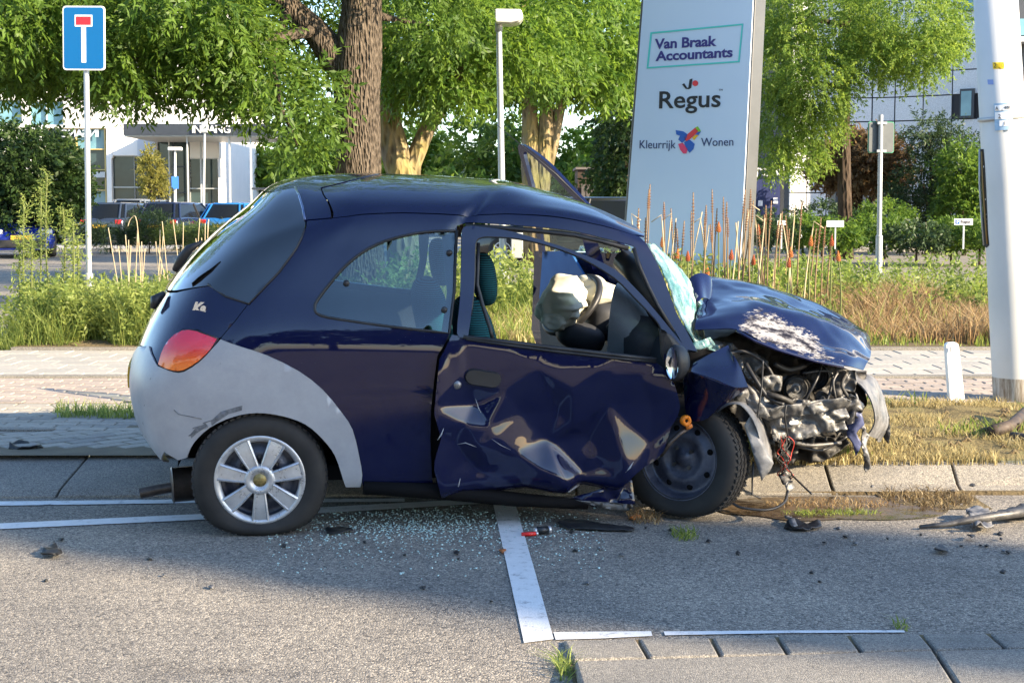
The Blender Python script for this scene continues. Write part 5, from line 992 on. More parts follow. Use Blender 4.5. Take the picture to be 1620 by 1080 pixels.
def sheet(name, m, pl, y, step=.02, amp=0., freq=8., parent=None, thick=.003, smooth=False, tilt=(0, 0), curve=None, ctrl=None, seed=0):
    """torn sheet: outline in picture points on a plane along the car (y may lean), crumpled by real relief"""
    Pp = np.asarray(pl, float); c = Pp.mean(0)
    L = np.array([loc(a, b, y) for a, b in Pp]); v2, tr = cdt(L[:, [0, 2]], [], step)
    cc = L[:, [0, 2]].mean(0); co = np.stack([v2[:, 0], np.full(len(v2), y), v2[:, 1]], 1)
    co[:, 1] += tilt[0] * (v2[:, 0] - cc[0]) + tilt[1] * (v2[:, 1] - cc[1])
    if curve: co[:, 1] += curve * ((v2[:, 0] - cc[0]) ** 2 + (v2[:, 1] - cc[1]) ** 2)
    if amp:
        n = vnoise(co + 3.7 * (seed + 1), freq) + .5 * vnoise(co + 9.1 * (seed + 1), freq * 2.3)
        co[:, 1] += amp * (np.abs(n) * 2 - .7); co[:, 0] += .3 * amp * vnoise(co + 5 + seed, freq); co[:, 2] += .3 * amp * vnoise(co + 11 + seed, freq)
    a, b, d = co[tr[:, 0]], co[tr[:, 1]], co[tr[:, 2]]
    if np.cross(b - a, d - a)[:, 1].mean() > 0: tr = tr[:, ::-1]
    o = link(name, fast(name, co, tr, smooth=smooth), m, parent or car)
    if thick:
        s = o.modifiers.new('thick', 'SOLIDIFY'); s.thickness = thick; s.offset = 0
    return o
def ctube(name, m, pts, r, seg=8, parent=None):   # pts: (px, py, y)
    return MB().tube([loc(*p) for p in pts], r, seg).build(name, m, parent or car, True)
# ---- outlines traced on the photograph
hatch_edge = [(350, 533), (372, 507), (393, 480), (423, 450), (442, 430), (457, 410), (469, 393), (477, 377), (482, 363), (484, 350)]
seam = [(523, 345), (590, 338), (640, 336.5), (690, 338), (733, 340.5), (740, 340.5), (803, 338), (870, 342), (937, 353), (975, 362), (1003, 370)]
qwin = densify_smooth([(722, 365), (673, 367), (623, 377), (583, 393), (550, 417), (523, 447), (503, 473), (498, 486), (507, 499), (557, 508), (623, 517), (711, 527)], 3) + [(719, 460)]
clad_out = densify_smooth([(348, 537), (390, 552), (423, 563), (473, 588), (510, 617), (540, 653), (557, 680), (567, 720), (572, 750), (570, 768)], 2)
arch = densify_smooth([(547, 768), (543, 758), (530, 720), (510, 693), (483, 670), (447, 657), (407, 652), (370, 658), (333, 675), (307, 700), (297, 722)], 3)
B_EDGE = [(724, 357), (723, 400), (722, 460), (712, 527), (703, 547), (693, 563), (688, 600), (683, 647), (682, 700), (684, 745), (688, 772)]
def roofdent(co):
    px = cproj(co); d = np.hypot((px[:, 0] - 752) / 26, (px[:, 1] - 322) / 26)
    ridge = np.exp(-((px[:, 0] - 742 - (340 - px[:, 1]) * .9) / 9) ** 2) * np.clip((px[:, 1] - 300) / 30, 0, 1) * np.where(px[:, 1] < 372, 1, 0) * .016
    return -ridge + .018 * np.exp(-(((px[:, 0] - 800) / 40) ** 2 + ((px[:, 1] - 306) / 16) ** 2)) + .006 * vnoise(co, 5) * np.clip((co[:, 0] - .6), 0, 1)
quarter = hatch_edge + [(487, 348)] + seam + [(1012, 372), (1024, 384), (1040, 414), (1054, 447), (1071, 493), (1090, 528), (1104, 556)] + [(1084, 553), (1066, 521), (1040, 480), (1023, 447), (1010, 410), (1002, 390), (953, 377), (910, 367), (857, 361), (800, 356), (737, 352.5)] + B_EDGE + [(640, 773), (574, 770)] + clad_out[::-1][1:]
QP = skin('quarter_panel', PAINT, quarter, [qwin], .02, disp=lambda c: roofdent(c) * .6)
far_copy(QP, 'quarter_panel')
QG = skin('quarter_window', GLASS, qwin, [], .03, off=-.006, thick=.003, gap=.3); far_copy(QG, 'quarter_window')
def ribbon(name, m, pts, r, off=0., parent=None, far=False):
    uv = to_uv(pts); q = S(uv[:, 0], uv[:, 1]) + SN(uv[:, 0], uv[:, 1]) * _sgn * off
    o = MB().tube(q, r, 6).build(name, m, parent or car, True)
    return o
ribbon('window_seal', BLACK, qwin + [qwin[0]], .006, 0., QG)
for (a, b) in ((548, 448), (711, 400), (703, 490)):
    q = to_uv([(a, b)]); p = S(q[:, 0], q[:, 1])[0]
    MB().lathe([(0, .008), (.008, .007), (.012, .003), (.013, -.002)], 14, Matrix.Translation(Vector([float(c) for c in p])) @ Matrix.Rotation(math.pi / 2, 4, 'X')).build('window_catch', BLACK, QG, True)
# frit band round the quarter glass
qin = densify_smooth([(709, 378), (668, 379), (628, 388), (592, 403), (560, 427), (535, 455), (520, 480), (522, 487), (560, 483), (640, 478), (704, 478)], 2)
# side cladding + rear bumper
tl = densify_smooth([(345, 536), (313, 524), (290, 523), (270, 538), (258, 559), (252, 577)], 2) + densify_smooth([(262, 583), (276, 587), (292, 586), (317, 571), (334, 554)], 2)
tl_low = densify_smooth([(350, 537), (334, 555), (317, 572), (292, 588), (274, 588), (251, 579)], 2)
uvc = to_uv(shrink(clad_out[1:-1], -1)); 
low = to_uv(tl_low); hb = to_uv([(244, 566), (238, 548)])
bump_poly = list(map(tuple, low)) + [tuple(hb[0]), tuple(hb[1]), (1.5, 3.62), (.75, 3.25), (0, 3.2), (0, .12), (1.2, .12), (2.3, .3)] + [tuple(q) for q in to_uv([(262, 713), (284, 726)])] + [tuple(q) for q in to_uv(arch[::-1])] + [tuple(q) for q in to_uv([(570, 768)])] + [tuple(q) for q in uvc[::-1]]
def cladd(co): return .004 * np.exp(-((co[:, 0] + .05) / .5) ** 2)
BU = skin('rear_bumper', CLAD, bump_poly, [], .02, off=.006, thick=.008, uv=True, mirror=1, disp=cladd)
ribbon('bumper_joint', DARK, [(252, 579), (240, 600), (231, 640), (229, 668), (234, 690)], .0022, .0065, BU)
SCUFF = tonal('scuff_grey', (.07, .075, .085), (.17, .18, .2), 60, .6)
for pth in ([(277, 647), (284, 654), (300, 657), (320, 661)], [(300, 688), (312, 680), (330, 674)], [(322, 668), (340, 662), (352, 655)], [(306, 676), (318, 672)]): ribbon('scratch', SCUFF, pth, .0017, .0105, BU)
for pl_ in ([(334, 665), (350, 650), (366, 645), (384, 640), (383, 648), (362, 654), (344, 666), (336, 672)], [(302, 686), (310, 676), (326, 668), (330, 672), (312, 684), (304, 692)]): skin('scuff', SCUFF, pl_, [], .008, off=.0108, thick=0, gap=0)
# number plate seen almost edge on
pl_u = np.array([[.0, 2.5], [.98, 2.5], [.98, 3.02], [0, 3.02]])
def plate_mat(name, col):
    return tonal(name, col, tuple(c * .9 for c in col), 20, .4, .5, 300, .05, .001)
YEL = plate_mat('plate_yellow', (.75, .45, .02))
skin('number_plate', YEL, pl_u, [], .03, off=.016, thick=.01, uv=True, mirror=1)
skin('plate_recess', BLACK, [(.0, 2.38), (1.25, 2.38), (1.3, 3.1), (0, 3.1)], [], .03, off=.008, thick=.004, uv=True, mirror=1)
# tail light
def m_tail():
    m = mat('tail_lens', (.45, .01, .02), .08, 0, .6, 1., .02)
    v = coords(m); s = N(m, 'SeparateXYZ'); m.node_tree.links.new(v, s.inputs[0])
    wv = N(m, 'TexWave'); wv.inputs['Scale'].default_value = 60; wv.bands_direction = 'Z'; m.node_tree.links.new(v, wv.inputs[0])
    r = ramp(m, s.outputs['Z'], [(.70, (.75, .16, .015)), (.765, (.6, .02, .012)), (.80, (.62, .008, .03)), (.9, (.55, .012, .06))])
    m.node_tree.links.new(r.outputs[0], m.node_tree.nodes['Principled BSDF'].inputs['Base Color'])
    m.node_tree.nodes['Principled BSDF'].inputs['Subsurface Weight'].default_value = .0
    bump(m, wv.outputs['Fac'], .15, .002); return m
TL = skin('tail_light', m_tail(), tl, [], .014, off=.006, thick=.01, mirror=2, disp=lambda c: .012 * np.exp(-(((c[:, 0] + .3) / .12) ** 2 + ((c[:, 2] - .75) / .09) ** 2)))
ribbon('lamp_seal', BLACK, tl + [tl[0]], .005, .0, TL)
# tailgate: lower panel, glass, wiper, handle, badge
glass_e = [(393, 480), (423, 450), (442, 430), (457, 410), (469, 393), (477, 377), (482, 363), (483, 350), (480, 332), (474, 313), (467, 299)]
gl_uv = to_uv(shrink(glass_e, 0)); gb = to_uv([(357, 468), (332, 452)])
top_v = float(gl_uv[-1][1])
TG = skin('tailgate_glass', TINT, [tuple(q) for q in gl_uv] + [(1.6, 7.75), (.8, 7.7), (0, 7.68), (0, 4.72), (.8, 4.74), (1.5, 4.80), (2.0, 4.86)] + [tuple(gb[1]), tuple(gb[0])], [], .024, off=.004, thick=.004, uv=True, mirror=1)
hl = to_uv(shrink(hatch_edge[:3], 0)); t2 = to_uv(shrink([(345, 535), (313, 522), (290, 521), (269, 536), (256, 558), (251, 575)], -1))
hatch_uv = [tuple(q) for q in hl] + [tuple(gb[0]), tuple(gb[1]), (2.0, 4.82), (1.5, 4.76), (.8, 4.7), (0, 4.68), (0, 3.24), (.75, 3.3), (1.5, 3.67)] + [tuple(q) for q in to_uv([(239, 550), (246, 566)])] + [tuple(q) for q in t2[::-1]]
TP = skin('tailgate', PAINT, hatch_uv, [], .02, off=0., thick=.006, uv=True, mirror=1)
ribbon('glass_seal', BLACK, [(330, 450), (357, 469), (394, 481)] + glass_e[1:7], .0045, .004, TG)
bd = to_uv([(314, 487)]); p = S(bd[:, 0], bd[:, 1])[0]; n_ = (SN(bd[:, 0], bd[:, 1]) * _sgn)[0]
ex = np.cross([0, 0, 1], n_); MM = frame_xy(p + n_ * .004, ex, (0, 0, 1))
tm = text_mesh('Ka', .062, .003, .002, 'CENTER', .45, .86); tm.transform(MM @ Matrix.Translation((0, -.022, 0)))
link('badge', tm, mat('chrome', (.75, .76, .78), .2, .9), TP)
q = to_uv([(300, 412)])[0]; w0 = S([q[0]], [q[1]])[0]; nn0 = (SN([q[0]], [q[1]]) * _sgn)[0]
WP = MB().tube([loc(277, 428, .29), loc(286, 411, .28), loc(300, 393, .27), loc(320, 382, .27)], [.014, .022, .018, .006], 10).build('wiper_cover', BLACK, TP, True)
MB().tube([loc(242, 488, .36), loc(246, 474, .37), loc(259, 464, .40)], [.012, .024, .012], 10).build('lock_cover', BLACK, TP, True)
# spoiler and roof
sp_e = to_uv([(487, 348), (523, 345), (517, 318), (507, 298), (501, 287)])
su = [tuple(q) for q in gl_uv[7:]]
u_r = float(sp_e[-1][0])
SPO = skin('roof_spoiler', PAINT, [tuple(sp_e[0]), tuple(sp_e[1]), tuple(sp_e[2]), tuple(sp_e[3]), (max(u_r, 4.6), 9.99), (0, 9.99), (0, 7.74), (.8, 7.76), (1.6, 7.81)] + su[::-1], [], .02, off=.003, thick=.01, uv=True, mirror=1)
ribbon('edge_strip', mat('strip_blue', (.05, .08, .18), .15, .4, .5, 1.), glass_e[7:], .005, .008, SPO)
rs_uv = to_uv(shrink(seam, -.5)); 
roof_uv = [tuple(q) for q in rs_uv] + [(NR - 1.05, 7.5), (NR - 1.05, 9.99), (max(u_r, 4.6) + .06, 9.99)] + [tuple(q + np.array([.05, 0])) for q in sp_e[3:0:-1]]
RF = skin('roof', PAINT, roof_uv, [], .02, off=.0, thick=.008, uv=True, mirror=1, disp=roofdent)
ribbon('roof_seam', DARK, [(524, 346), (519, 325), (510, 304), (502, 289)], .005, -.002, RF)
skin('head_liner', LINER, [(4.8, 7.35), (10.6, 7.35), (10.6, 9.99), (4.8, 9.99)], [], .05, off=-.035, thick=0, uv=True, mirror=1)
# dark inner structure behind the panel gaps
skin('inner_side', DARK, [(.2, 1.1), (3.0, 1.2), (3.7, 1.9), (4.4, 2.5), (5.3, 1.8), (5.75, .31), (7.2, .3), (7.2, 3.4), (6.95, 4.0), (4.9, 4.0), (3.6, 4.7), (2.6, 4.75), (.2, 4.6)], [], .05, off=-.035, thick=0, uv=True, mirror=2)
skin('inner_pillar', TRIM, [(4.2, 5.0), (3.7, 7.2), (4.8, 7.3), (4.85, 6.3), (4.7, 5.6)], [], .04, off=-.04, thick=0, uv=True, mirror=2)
skin('bpillar_trim', BLACK, [tuple(q) for q in to_uv([(700, 372), (726, 362), (724, 400), (722, 460), (711, 535), (700, 550), (690, 540), (700, 520), (708, 460)])], [], .03, off=-.02, thick=.004, uv=True, mirror=2)
# door opening frame: black seal along the roof rail and pillar
ribbon('door_seal', BLACK, [(737, 356), (800, 360), (857, 365), (910, 371), (953, 381), (995, 392)], .011, -.012)
ribbon('pillar_seal', BLACK, [(1003, 392), (1012, 420), (1026, 452), (1042, 484), (1066, 524)], .009, -.006)
# ---- near door: dented skin, window frame
ctl = np.array([(733, 532, .015), (800, 543, .01), (870, 552, .008), (970, 564, .01), (1045, 575, .02), (716, 527, .02), (702, 552, .03), (692, 590, .055), (686, 640, .075), (688, 680, .085), (684, 720, .10), (692, 757, .09), (705, 777, .08),
    (722, 600, .03), (745, 612, .0), (750, 642, -.035), (772, 672, .035), (735, 668, .045), (722, 700, .02), (742, 728, -.015), (757, 706, .05), (780, 690, .05), (815, 716, .03), (852, 738, .055), (893, 757, .075), (922, 786, .03),
    (868, 700, -.06), (826, 655, -.035), (800, 618, -.004), (850, 582, .008), (905, 618, .014), (884, 650, -.055), (906, 672, -.018), (962, 640, -.022), (935, 692, -.085), (988, 733, .055), (955, 742, -.03), (925, 752, -.06), (1000, 745, .06),
    (1030, 702, -.01), (1058, 655, .03), (1030, 640, -.016), (1015, 600, .004), (1068, 622, .05), (780, 772, .02), (837, 789, .0), (903, 784, .045), (728, 776, .05), (760, 745, -.02), (820, 752, .0), (930, 795, .03), (955, 776, .05), (985, 756, .06),
    (640, 600, 0.), (640, 800, .05), (800, 830, 0), (1000, 800, .05), (1090, 640, .04), (1090, 560, .02), (640, 500, 0)])
_cv, _, _cf, *_ = delaunay_2d_cdt([Vector((a, b)) for a, b, c in ctl], [], [], 0, 1e-7)
_cf = np.array([t for t in _cf if len(t) == 3]); _ck = ctl
_cvn = np.array([(q.x, q.y) for q in _cv]); _cz = np.array([ctl[((ctl[:, :2] - q) ** 2).sum(1).argmin(), 2] for q in _cvn])
def dent_at(px):
    out = np.zeros(len(px))
    for t in _cf:
        a, b, c = _cvn[t]; D = np.array([b - a, c - a]).T
        try: w_ = np.linalg.solve(D, (px - a).T).T
        except np.linalg.LinAlgError: continue
        k = (w_[:, 0] >= -1e-6) & (w_[:, 1] >= -1e-6) & (w_.sum(1) <= 1 + 1e-6)
        out[k] = _cz[t[0]] * (1 - w_[k].sum(1)) + _cz[t[1]] * w_[k, 0] + _cz[t[2]] * w_[k, 1]
    return out
def doordent(co):
    px = cproj(co); r = 0; ks = [(0, 0, 2)] + [(2.5 * math.cos(t), 2.5 * math.sin(t), 1) for t in np.arange(6) * math.pi / 3] + [(6 * math.cos(t), 6 * math.sin(t), .45) for t in np.arange(8) * math.pi / 4]
    tot = 0
    for dx, dy, wt in ks: r = r + wt * dent_at(px + np.array([dx, dy])); tot += wt
    return .55 * r / tot + .004 * vnoise(co, 14) * np.clip((700 - px[:, 1]) * -.02 + .6, .2, 1)
door_out = [(734, 533), (777, 538), (803, 543), (870, 551), (970, 563), (1032, 570), (1042, 578), (1056, 590), (1066, 612), (1073, 640), (1070, 655), (1060, 672), (1047, 712), (1030, 728), (1000, 745), (985, 755), (955, 775), (928, 793), (915, 784), (903, 783), (870, 786), (837, 788), (800, 785), (770, 781), (735, 771), (722, 777), (706, 776), (693, 760), (685, 735), (686, 722), (696, 690), (694, 680), (685, 650), (689, 610), (694, 568), (705, 548), (714, 530)]
DOOR = skin('front_door', PAINT, door_out, [], .011, off=.012, thick=.004, gap=0, disp=doordent)
fr_out = densify_smooth([(734, 535), (722, 528), (727, 470), (729, 400), (730, 366), (740, 360), (760, 361), (803, 367), (857, 382), (920, 404), (970, 428), (1003, 458), (1030, 488), (1063, 528), (1086, 556)], 3)
fr_in = densify_smooth([(1048, 571), (1048, 540), (1042, 517), (1028, 499), (1003, 473), (970, 441), (920, 411), (870, 391), (820, 379), (780, 376), (760, 377), (752, 384), (750, 400), (749, 447), (744, 500), (739, 534)], 3)
DF = skin('window_frame', PAINT, fr_out + [(1072, 566), (1060, 572)] + fr_in, [], .014, off=.026, thick=.022, gap=0)
ribbon('window_rubber', BLACK, fr_in[3:-3], .005, .02, DF)
ribbon('run_channel', BLACK, [(757, 384), (756, 420), (755, 450), (763, 480), (776, 520), (780, 538)], .008, -.005, DF)
ribbon('waist_rubber', BLACK, [(732, 533), (803, 541.5), (870, 550), (970, 561.5), (1036, 569.5)], .010, .02, DOOR)
ribbon('waist_moulding', BLACK, [(737, 536.5), (803, 546), (870, 555), (970, 566.5), (1036, 573)], .006, .022, DOOR)
# black corner triangle + mirror
sheet('mirror_base', BLACK, [(1043, 520), (1062, 530), (1088, 560), (1080, 575), (1050, 572), (1046, 560)], -.005, .02, thick=.02)
mc = loc(1068, 574, -.09)
MI = MB(); a0 = []
prof = [(0, -.055), (.045, -.05), (.068, -.03), (.075, 0), (.072, .012), (.066, .015)]
MM = Matrix.Translation(Vector([float(c) for c in mc])) @ Matrix.Rotation(math.radians(-62), 4, 'Z') @ Matrix.Rotation(math.radians(90), 4, 'X') @ Matrix.Diagonal((.62, 1.02, 1.15, 1)) 
MI.lathe(prof, 28, MM); MO = MI.build('door_mirror', BLACK, car, True)
MB().lathe([(0, .008), (.060, .008), (.066, .012)], 28, MM).build('mirror_glass', mat('mirror_glass', (.85, .88, .9), .03, 1.), MO, True)
MB().tube([loc(1062, 560, .0), loc(1072, 570, -.05), mc], [.03, .025, .03], 8).build('mirror_arm', BLACK, MO, True)
# door handle and lock
def on_door(px, py, off=.02):
    q = to_uv([(px, py)]); b_ = S(q[:, 0], q[:, 1]); n0 = SN(q[:, 0], q[:, 1]) * _sgn; return (b_ + n0 * (off + doordent(b_)[0]))[0]
h0, h1 = on_door(744, 594, .014), on_door(783, 600, .014)
HD = MB()
hm = frame_xy((np.asarray(h0) + np.asarray(h1)) / 2, np.asarray(h1) - np.asarray(h0), (0, 0, 1))
hw = .5 * float(np.linalg.norm(np.asarray(h1) - np.asarray(h0))) + .025
def pill(w2, h2, d0, d1, M, n=10):
    pts = [(w2 - h2 + h2 * math.cos(t), h2 * math.sin(t)) for t in np.linspace(-math.pi / 2, math.pi / 2, n)] + [(-w2 + h2 - h2 * math.cos(t), -h2 * math.sin(t)) for t in np.linspace(-math.pi / 2, math.pi / 2, n)]
    k = len(pts); b_ = MB(); sc = .86
    vs = [M @ Vector((x, y, d0)) for x, y in pts] + [M @ Vector((x, y, (d0 + d1) * .6)) for x, y in pts] + [M @ Vector((x * .95, y * sc, d1)) for x, y in pts]
    fs = [(i, (i + 1) % k, k + (i + 1) % k, k + i) for i in range(k)] + [(k + i, k + (i + 1) % k, 2 * k + (i + 1) % k, 2 * k + i) for i in range(k)] + [tuple(range(2 * k, 3 * k))]
    return b_.add(vs, fs)
pill(hw, .034, -.02, .016, hm).build('door_handle', BLACK, DOOR, True, auto=True)
lk = on_door(722, 607, .012)
MB().lathe([(0, .006), (.012, .006), (.018, .0), (.02, -.01)], 18, Matrix.Translation(Vector([float(c) for c in lk])) @ Matrix.Rotation(math.pi / 2, 4, 'X')).build('door_lock', m_metal('lock_steel', (.1, .1, .11), (.3, .3, .32)), DOOR, True)
SCRP = mat('scraped_steel', (.32, .33, .35), .4, .3)
for pth, rr_ in (([(889, 752), (898, 762), (908, 773), (919, 785)], [.001, .004, .005, .002]), ([(986, 741), (993, 734), (999, 726)], [.001, .004, .001]), ([(690, 690), (696, 682), (700, 672)], [.001, .003, .001]), ([(776, 690), (790, 700), (806, 708)], [.0005, .0015, .0005]), ([(722, 700), (735, 697), (752, 703)], [.0005, .002, .0005]), ([(716, 768), (724, 760), (727, 752)], [.001, .003, .001]), ([(752, 630), (757, 645), (765, 660)], [.0005, .002, .0005])): MB().tube([on_door(a_, b_, .0125) for a_, b_ in pth], rr_, 6).build('scrape', SCRP, DOOR, True)
# sill under the door
MB().tube([loc(575, 770, .03), loc(690, 776, .03), loc(820, 790, .06), loc(930, 798, .05)], [.03, .035, .03, .02], 10).build('sill', DARK, car, True)
sheet('torn_sill', PAINT, [(905, 786), (960, 770), (985, 756), (1003, 760), (1004, 797), (985, 806), (940, 800)], .05, .015, .018, 12)
sheet('sill_edge', STEEL, [(910, 790), (1000, 797), (1003, 803), (985, 808), (930, 797)], .0, .015, .006, 12)
# ---- wheels
def tyre_mesh():
    W, R, r = .165, .272, .172; prof = []
    prof += [(r, -W * .40), (r + .01, -W * .46), (r + .045, -W * .52), (R - .03, -W * .5), (R - .010, -W * .43), (R - .002, -W * .36)]
    for c in (-.22, -.0, .22):
        prof += [(R, W * (c - .035)), (R - .008, W * (c - .03)), (R - .008, W * (c + .03)), (R, W * (c + .035))]
    prof += [(R - .002, W * .36), (R - .010, W * .43), (R - .03, W * .5), (r + .045, W * .52), (r + .01, W * .46), (r, W * .40)]
    return MB().lathe(prof, 72)
def tread_blocks(b):
    for k in range(60):
        a = 2 * math.pi * k / 60
        for c, wd in ((-.32, .025), (.32, .025), (-.11, .022), (.11, .022)):
            M = Matrix.Rotation(a, 4, 'Z') @ Matrix.Translation((.2725, 0, c * .165)) @ Matrix.Rotation(.35 if c > 0 else -.35, 4, 'X')
            b.add([M @ Vector((x, y, z)) for x in (-.006, .0016) for y in (-.0098, .0098) for z in (-wd * .5, wd * .5)], [(0, 1, 3, 2), (4, 6, 7, 5), (0, 4, 5, 1), (2, 3, 7, 6), (0, 2, 6, 4), (1, 5, 7, 3)])
    return b
TYRE = tread_blocks(tyre_mesh()).mesh('tyre', True); TYRE.set_sharp_from_angle(angle=math.radians(32))
def m_rimdark(): return m_metal('steel_wheel', (.03, .035, .06), (.11, .12, .16), .38, .3, 10)
RIMD = m_rimdark()
def steel_rim():
    b = MB(); b.lathe([(.176, .072), (.181, .076), (.176, .068), (.166, .055), (.160, .02), (.152, .012), (.135, .018), (.115, .03), (.10, .036), (.082, .03), (.07, .018), (.035, .014), (.03, .03), (0, .03)], 56)
    b.lathe([(.166, .055), (.16, -.07), (.178, -.076)], 40)
    return b.mesh('rim', True)
RIM = steel_rim()
def hub_parts(parent):
    b = MB(); b.lathe([(.185, .060), (.188, .070), (.182, .079), (.174, .079), (.160, .070), (.156, .060)], 64).build('hubcap_ring', SILVER, parent, True)
    b = MB(); b.lathe([(.064, .055), (.064, .076), (.055, .085), (.036, .084), (.033, .078), (0, .078)], 40).build('hubcap_centre', SILVER, parent, True)
    MB().lathe([(0, .083), (.024, .082), (.027, .078)], 24).build('hubcap_emblem', m_metal('tarnished_brass', (.12, .09, .03), (.35, .28, .12), .4, .7, 60), parent, True)
    for k in range(7):
        a = math.radians(270 + k * 360 / 7); M = Matrix.Rotation(a, 4, 'Z'); s_ = MB()
        def sec(r, w_, z): return [(r, -w_, z - .016), (r, -w_, z), (r, -w_ * .80, z + .004), (r, -w_ * .7, z - .002), (r, w_ * .7, z - .002), (r, w_ * .80, z + .004), (r, w_, z), (r, w_, z - .016)]
        rows = [sec(.052, .022, .080), sec(.10, .0285, .083), sec(.14, .033, .081), sec(.168, .036, .076)]
        vs = [M @ Vector(q) for r_ in rows for q in r_]; fs = []
        for i in range(3):
            for j in range(7): fs.append((i * 8 + j, (i + 1) * 8 + j, (i + 1) * 8 + j + 1, i * 8 + j + 1))
        s_.add(vs, fs).build('hubcap_spoke', SILVER, parent, True, auto=True)
        d = MB(); d.lathe([(0, .034), (.006, .034), (.009, .028)], 6, Matrix.Rotation(a + .45, 4, 'Z') @ Matrix.Translation((.09, 0, .01))).build('wheel_bolt', STEEL, parent)
        if k > 3: bpy.data.objects.remove(bpy.data.objects[-1]) if False else None
def wheel(pos, yaw, camber=0, cap=True, spin=0, squash=True):
    e = bpy.data.objects.new('wheel', None); COL.objects.link(e); e.parent = car
    e.matrix_local = Matrix.Translation(Vector([float(c) for c in pos])) @ Matrix.Rotation(yaw, 4, 'Z') @ Matrix.Rotation(camber, 4, 'X') @ Matrix.Rotation(math.pi / 2, 4, 'X') @ Matrix.Rotation(spin, 4, 'Z')
    me = TYRE.copy()
    if squash:
        Mx = Matrix.Rotation(camber, 4, 'X') @ Matrix.Rotation(math.pi / 2, 4, 'X') @ Matrix.Rotation(spin, 4, 'Z'); Mi = Mx.inverted(); fl = -float(pos[2]) + .003
        for q in me.vertices:
            w_ = Mx @ q.co
            if w_.z < fl + .05:
                t = (fl + .05 - w_.z); k = w_.z; w_.z = max(fl, fl + .05 - t * .62) if k > fl - .08 else fl
                w_.y *= 1 + t * 1.6; q.co = Mi @ w_
    link('tyre', me, RUBBER, e); link('rim', RIM, RIMD, e)
    if cap: hub_parts(e)
    else:
        for k in range(8):
            a = k * math.pi / 4; MB().lathe([(0, .024), (.011, .024), (.014, .018)], 12, Matrix.Rotation(a, 4, 'Z') @ Matrix.Translation((.128, 0, .004))).build('rim_slot', DARK, e, True)
        for k in range(4): MB().lathe([(0, .034), (.007, .034), (.010, .02)], 6, Matrix.Rotation(k * math.pi / 2 + .4, 4, 'Z') @ Matrix.Translation((.05, 0, .004))).build('wheel_bolt', STEEL, e)
    return e
rw = loc(412, 762, .085)
wheel((rw[0], .085, .232), 0., 0, True)
fw = loc(1087, 735, .12)
wheel((fw[0], .15, .255), math.radians(-40), math.radians(-4), False, .3)
wheel((rw[0], 1.48, .25), 0, 0, True); wheel((fw[0] + .05, 1.45, .26), math.radians(-30), 0, False)
# wheel housing, floor, bulkhead
b = MB(); b.lathe([(.30, -.16), (.33, -.17), (.335, .01)], 40, Matrix.Translation((.0, .16, .26)) @ Matrix.Rotation(math.pi / 2, 4, 'X') ); b.lathe([(0, -.16), (.30, -.16)], 40, Matrix.Translation((.0, .16, .26)) @ Matrix.Rotation(math.pi / 2, 4, 'X'))
o = b.build('wheel_housing', DARK, car, True)
bm = bmesh.new(); bm.from_mesh(o.data); bmesh.ops.delete(bm, geom=[f for f in bm.faces if f.calc_center_median().z < .27], context='FACES'); bm.to_mesh(o.data); bm.free()
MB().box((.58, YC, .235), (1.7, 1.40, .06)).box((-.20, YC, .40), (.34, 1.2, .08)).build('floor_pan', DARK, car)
MB().box((1.80, YC + .14, .56), (.05, 1.04, .5)).build('bulkhead', CAST, car)
# exhaust
ex = MB(); p0, p1 = loc(271, 767, .32), loc(325, 762, .34)
e1 = Vector([float(c) for c in p0]); e2 = Vector([float(c) for c in p1]); 
ex.tube([e1, e1 + (e2 - e1) * .04, e1 + (e2 - e1) * .08, e2 + (e2 - e1) * 1.2], [.070, .077, .073, .073], 24).build('silencer', EXH, car, True, auto=True)
MB().tube([loc(222, 780, .36), loc(250, 774, .36), loc(285, 768, .36)], [.024, .023, .021], 16, False).build('tail_pipe', EXH, car, True)
MB().tube([loc(222, 780.2, .36), loc(250, 774.2, .36), loc(280, 768.2, .36)], [.020, .018, .018], 16, False).build('pipe_bore', DARK, car, True)
# ---- crushed front: bonnet, wing, engine bay
def lofted(name, m, rows, nu, nv, parent=None, thick=.004, disp=None, smooth=True, attr=None):
    co, q = loft(rows, nu, nv); co = np.asarray(co); q = np.array(q)
    tr = np.concatenate([q[:, [0, 1, 2]], q[:, [0, 2, 3]]])
    if disp is not None: co = disp(co)
    me = shell_mesh(name, co, tr, thick, smooth)
    if attr is not None:
        v = np.zeros(len(me.vertices) * 3, np.float32); me.vertices.foreach_get('co', v); a = me.attributes.new('wear', 'FLOAT', 'POINT'); a.data.foreach_set('value', attr(v.reshape(-1, 3)).astype(np.float32))
    return link(name, me, m, parent or car)
hr = [[(1099, 521, .2), (1165, 522, .16), (1229, 551, .14), (1289, 569, .14), (1334, 578, .17), (1366, 586, .28)],
      [(1101, 505, .26), (1176, 497, .27), (1240, 519, .27), (1296, 541, .26), (1346, 560, .28), (1374, 568, .36)],
      [(1104, 492, .40), (1190, 478, .42), (1252, 496, .42), (1306, 520, .42), (1354, 542, .44), (1378, 553, .50)],
      [(1116, 466, .58), (1200, 466, .60), (1262, 485, .60), (1316, 508, .60), (1359, 532, .62), (1377, 546, .66)],
      [(1123, 440, .80), (1203, 451, .80), (1271, 472, .82), (1324, 496, .82), (1362, 521, .84), (1375, 538, .86)],
      [(1125, 448, 1.05), (1205, 455, 1.05), (1270, 478, 1.05), (1322, 501, 1.05), (1358, 528, 1.05), (1368, 545, 1.02)],
      [(1120, 480, 1.3), (1200, 485, 1.3), (1262, 505, 1.3), (1310, 526, 1.3), (1340, 548, 1.28), (1348, 560, 1.2)]]
rows = [[loc(*q) for q in r] for r in hr]
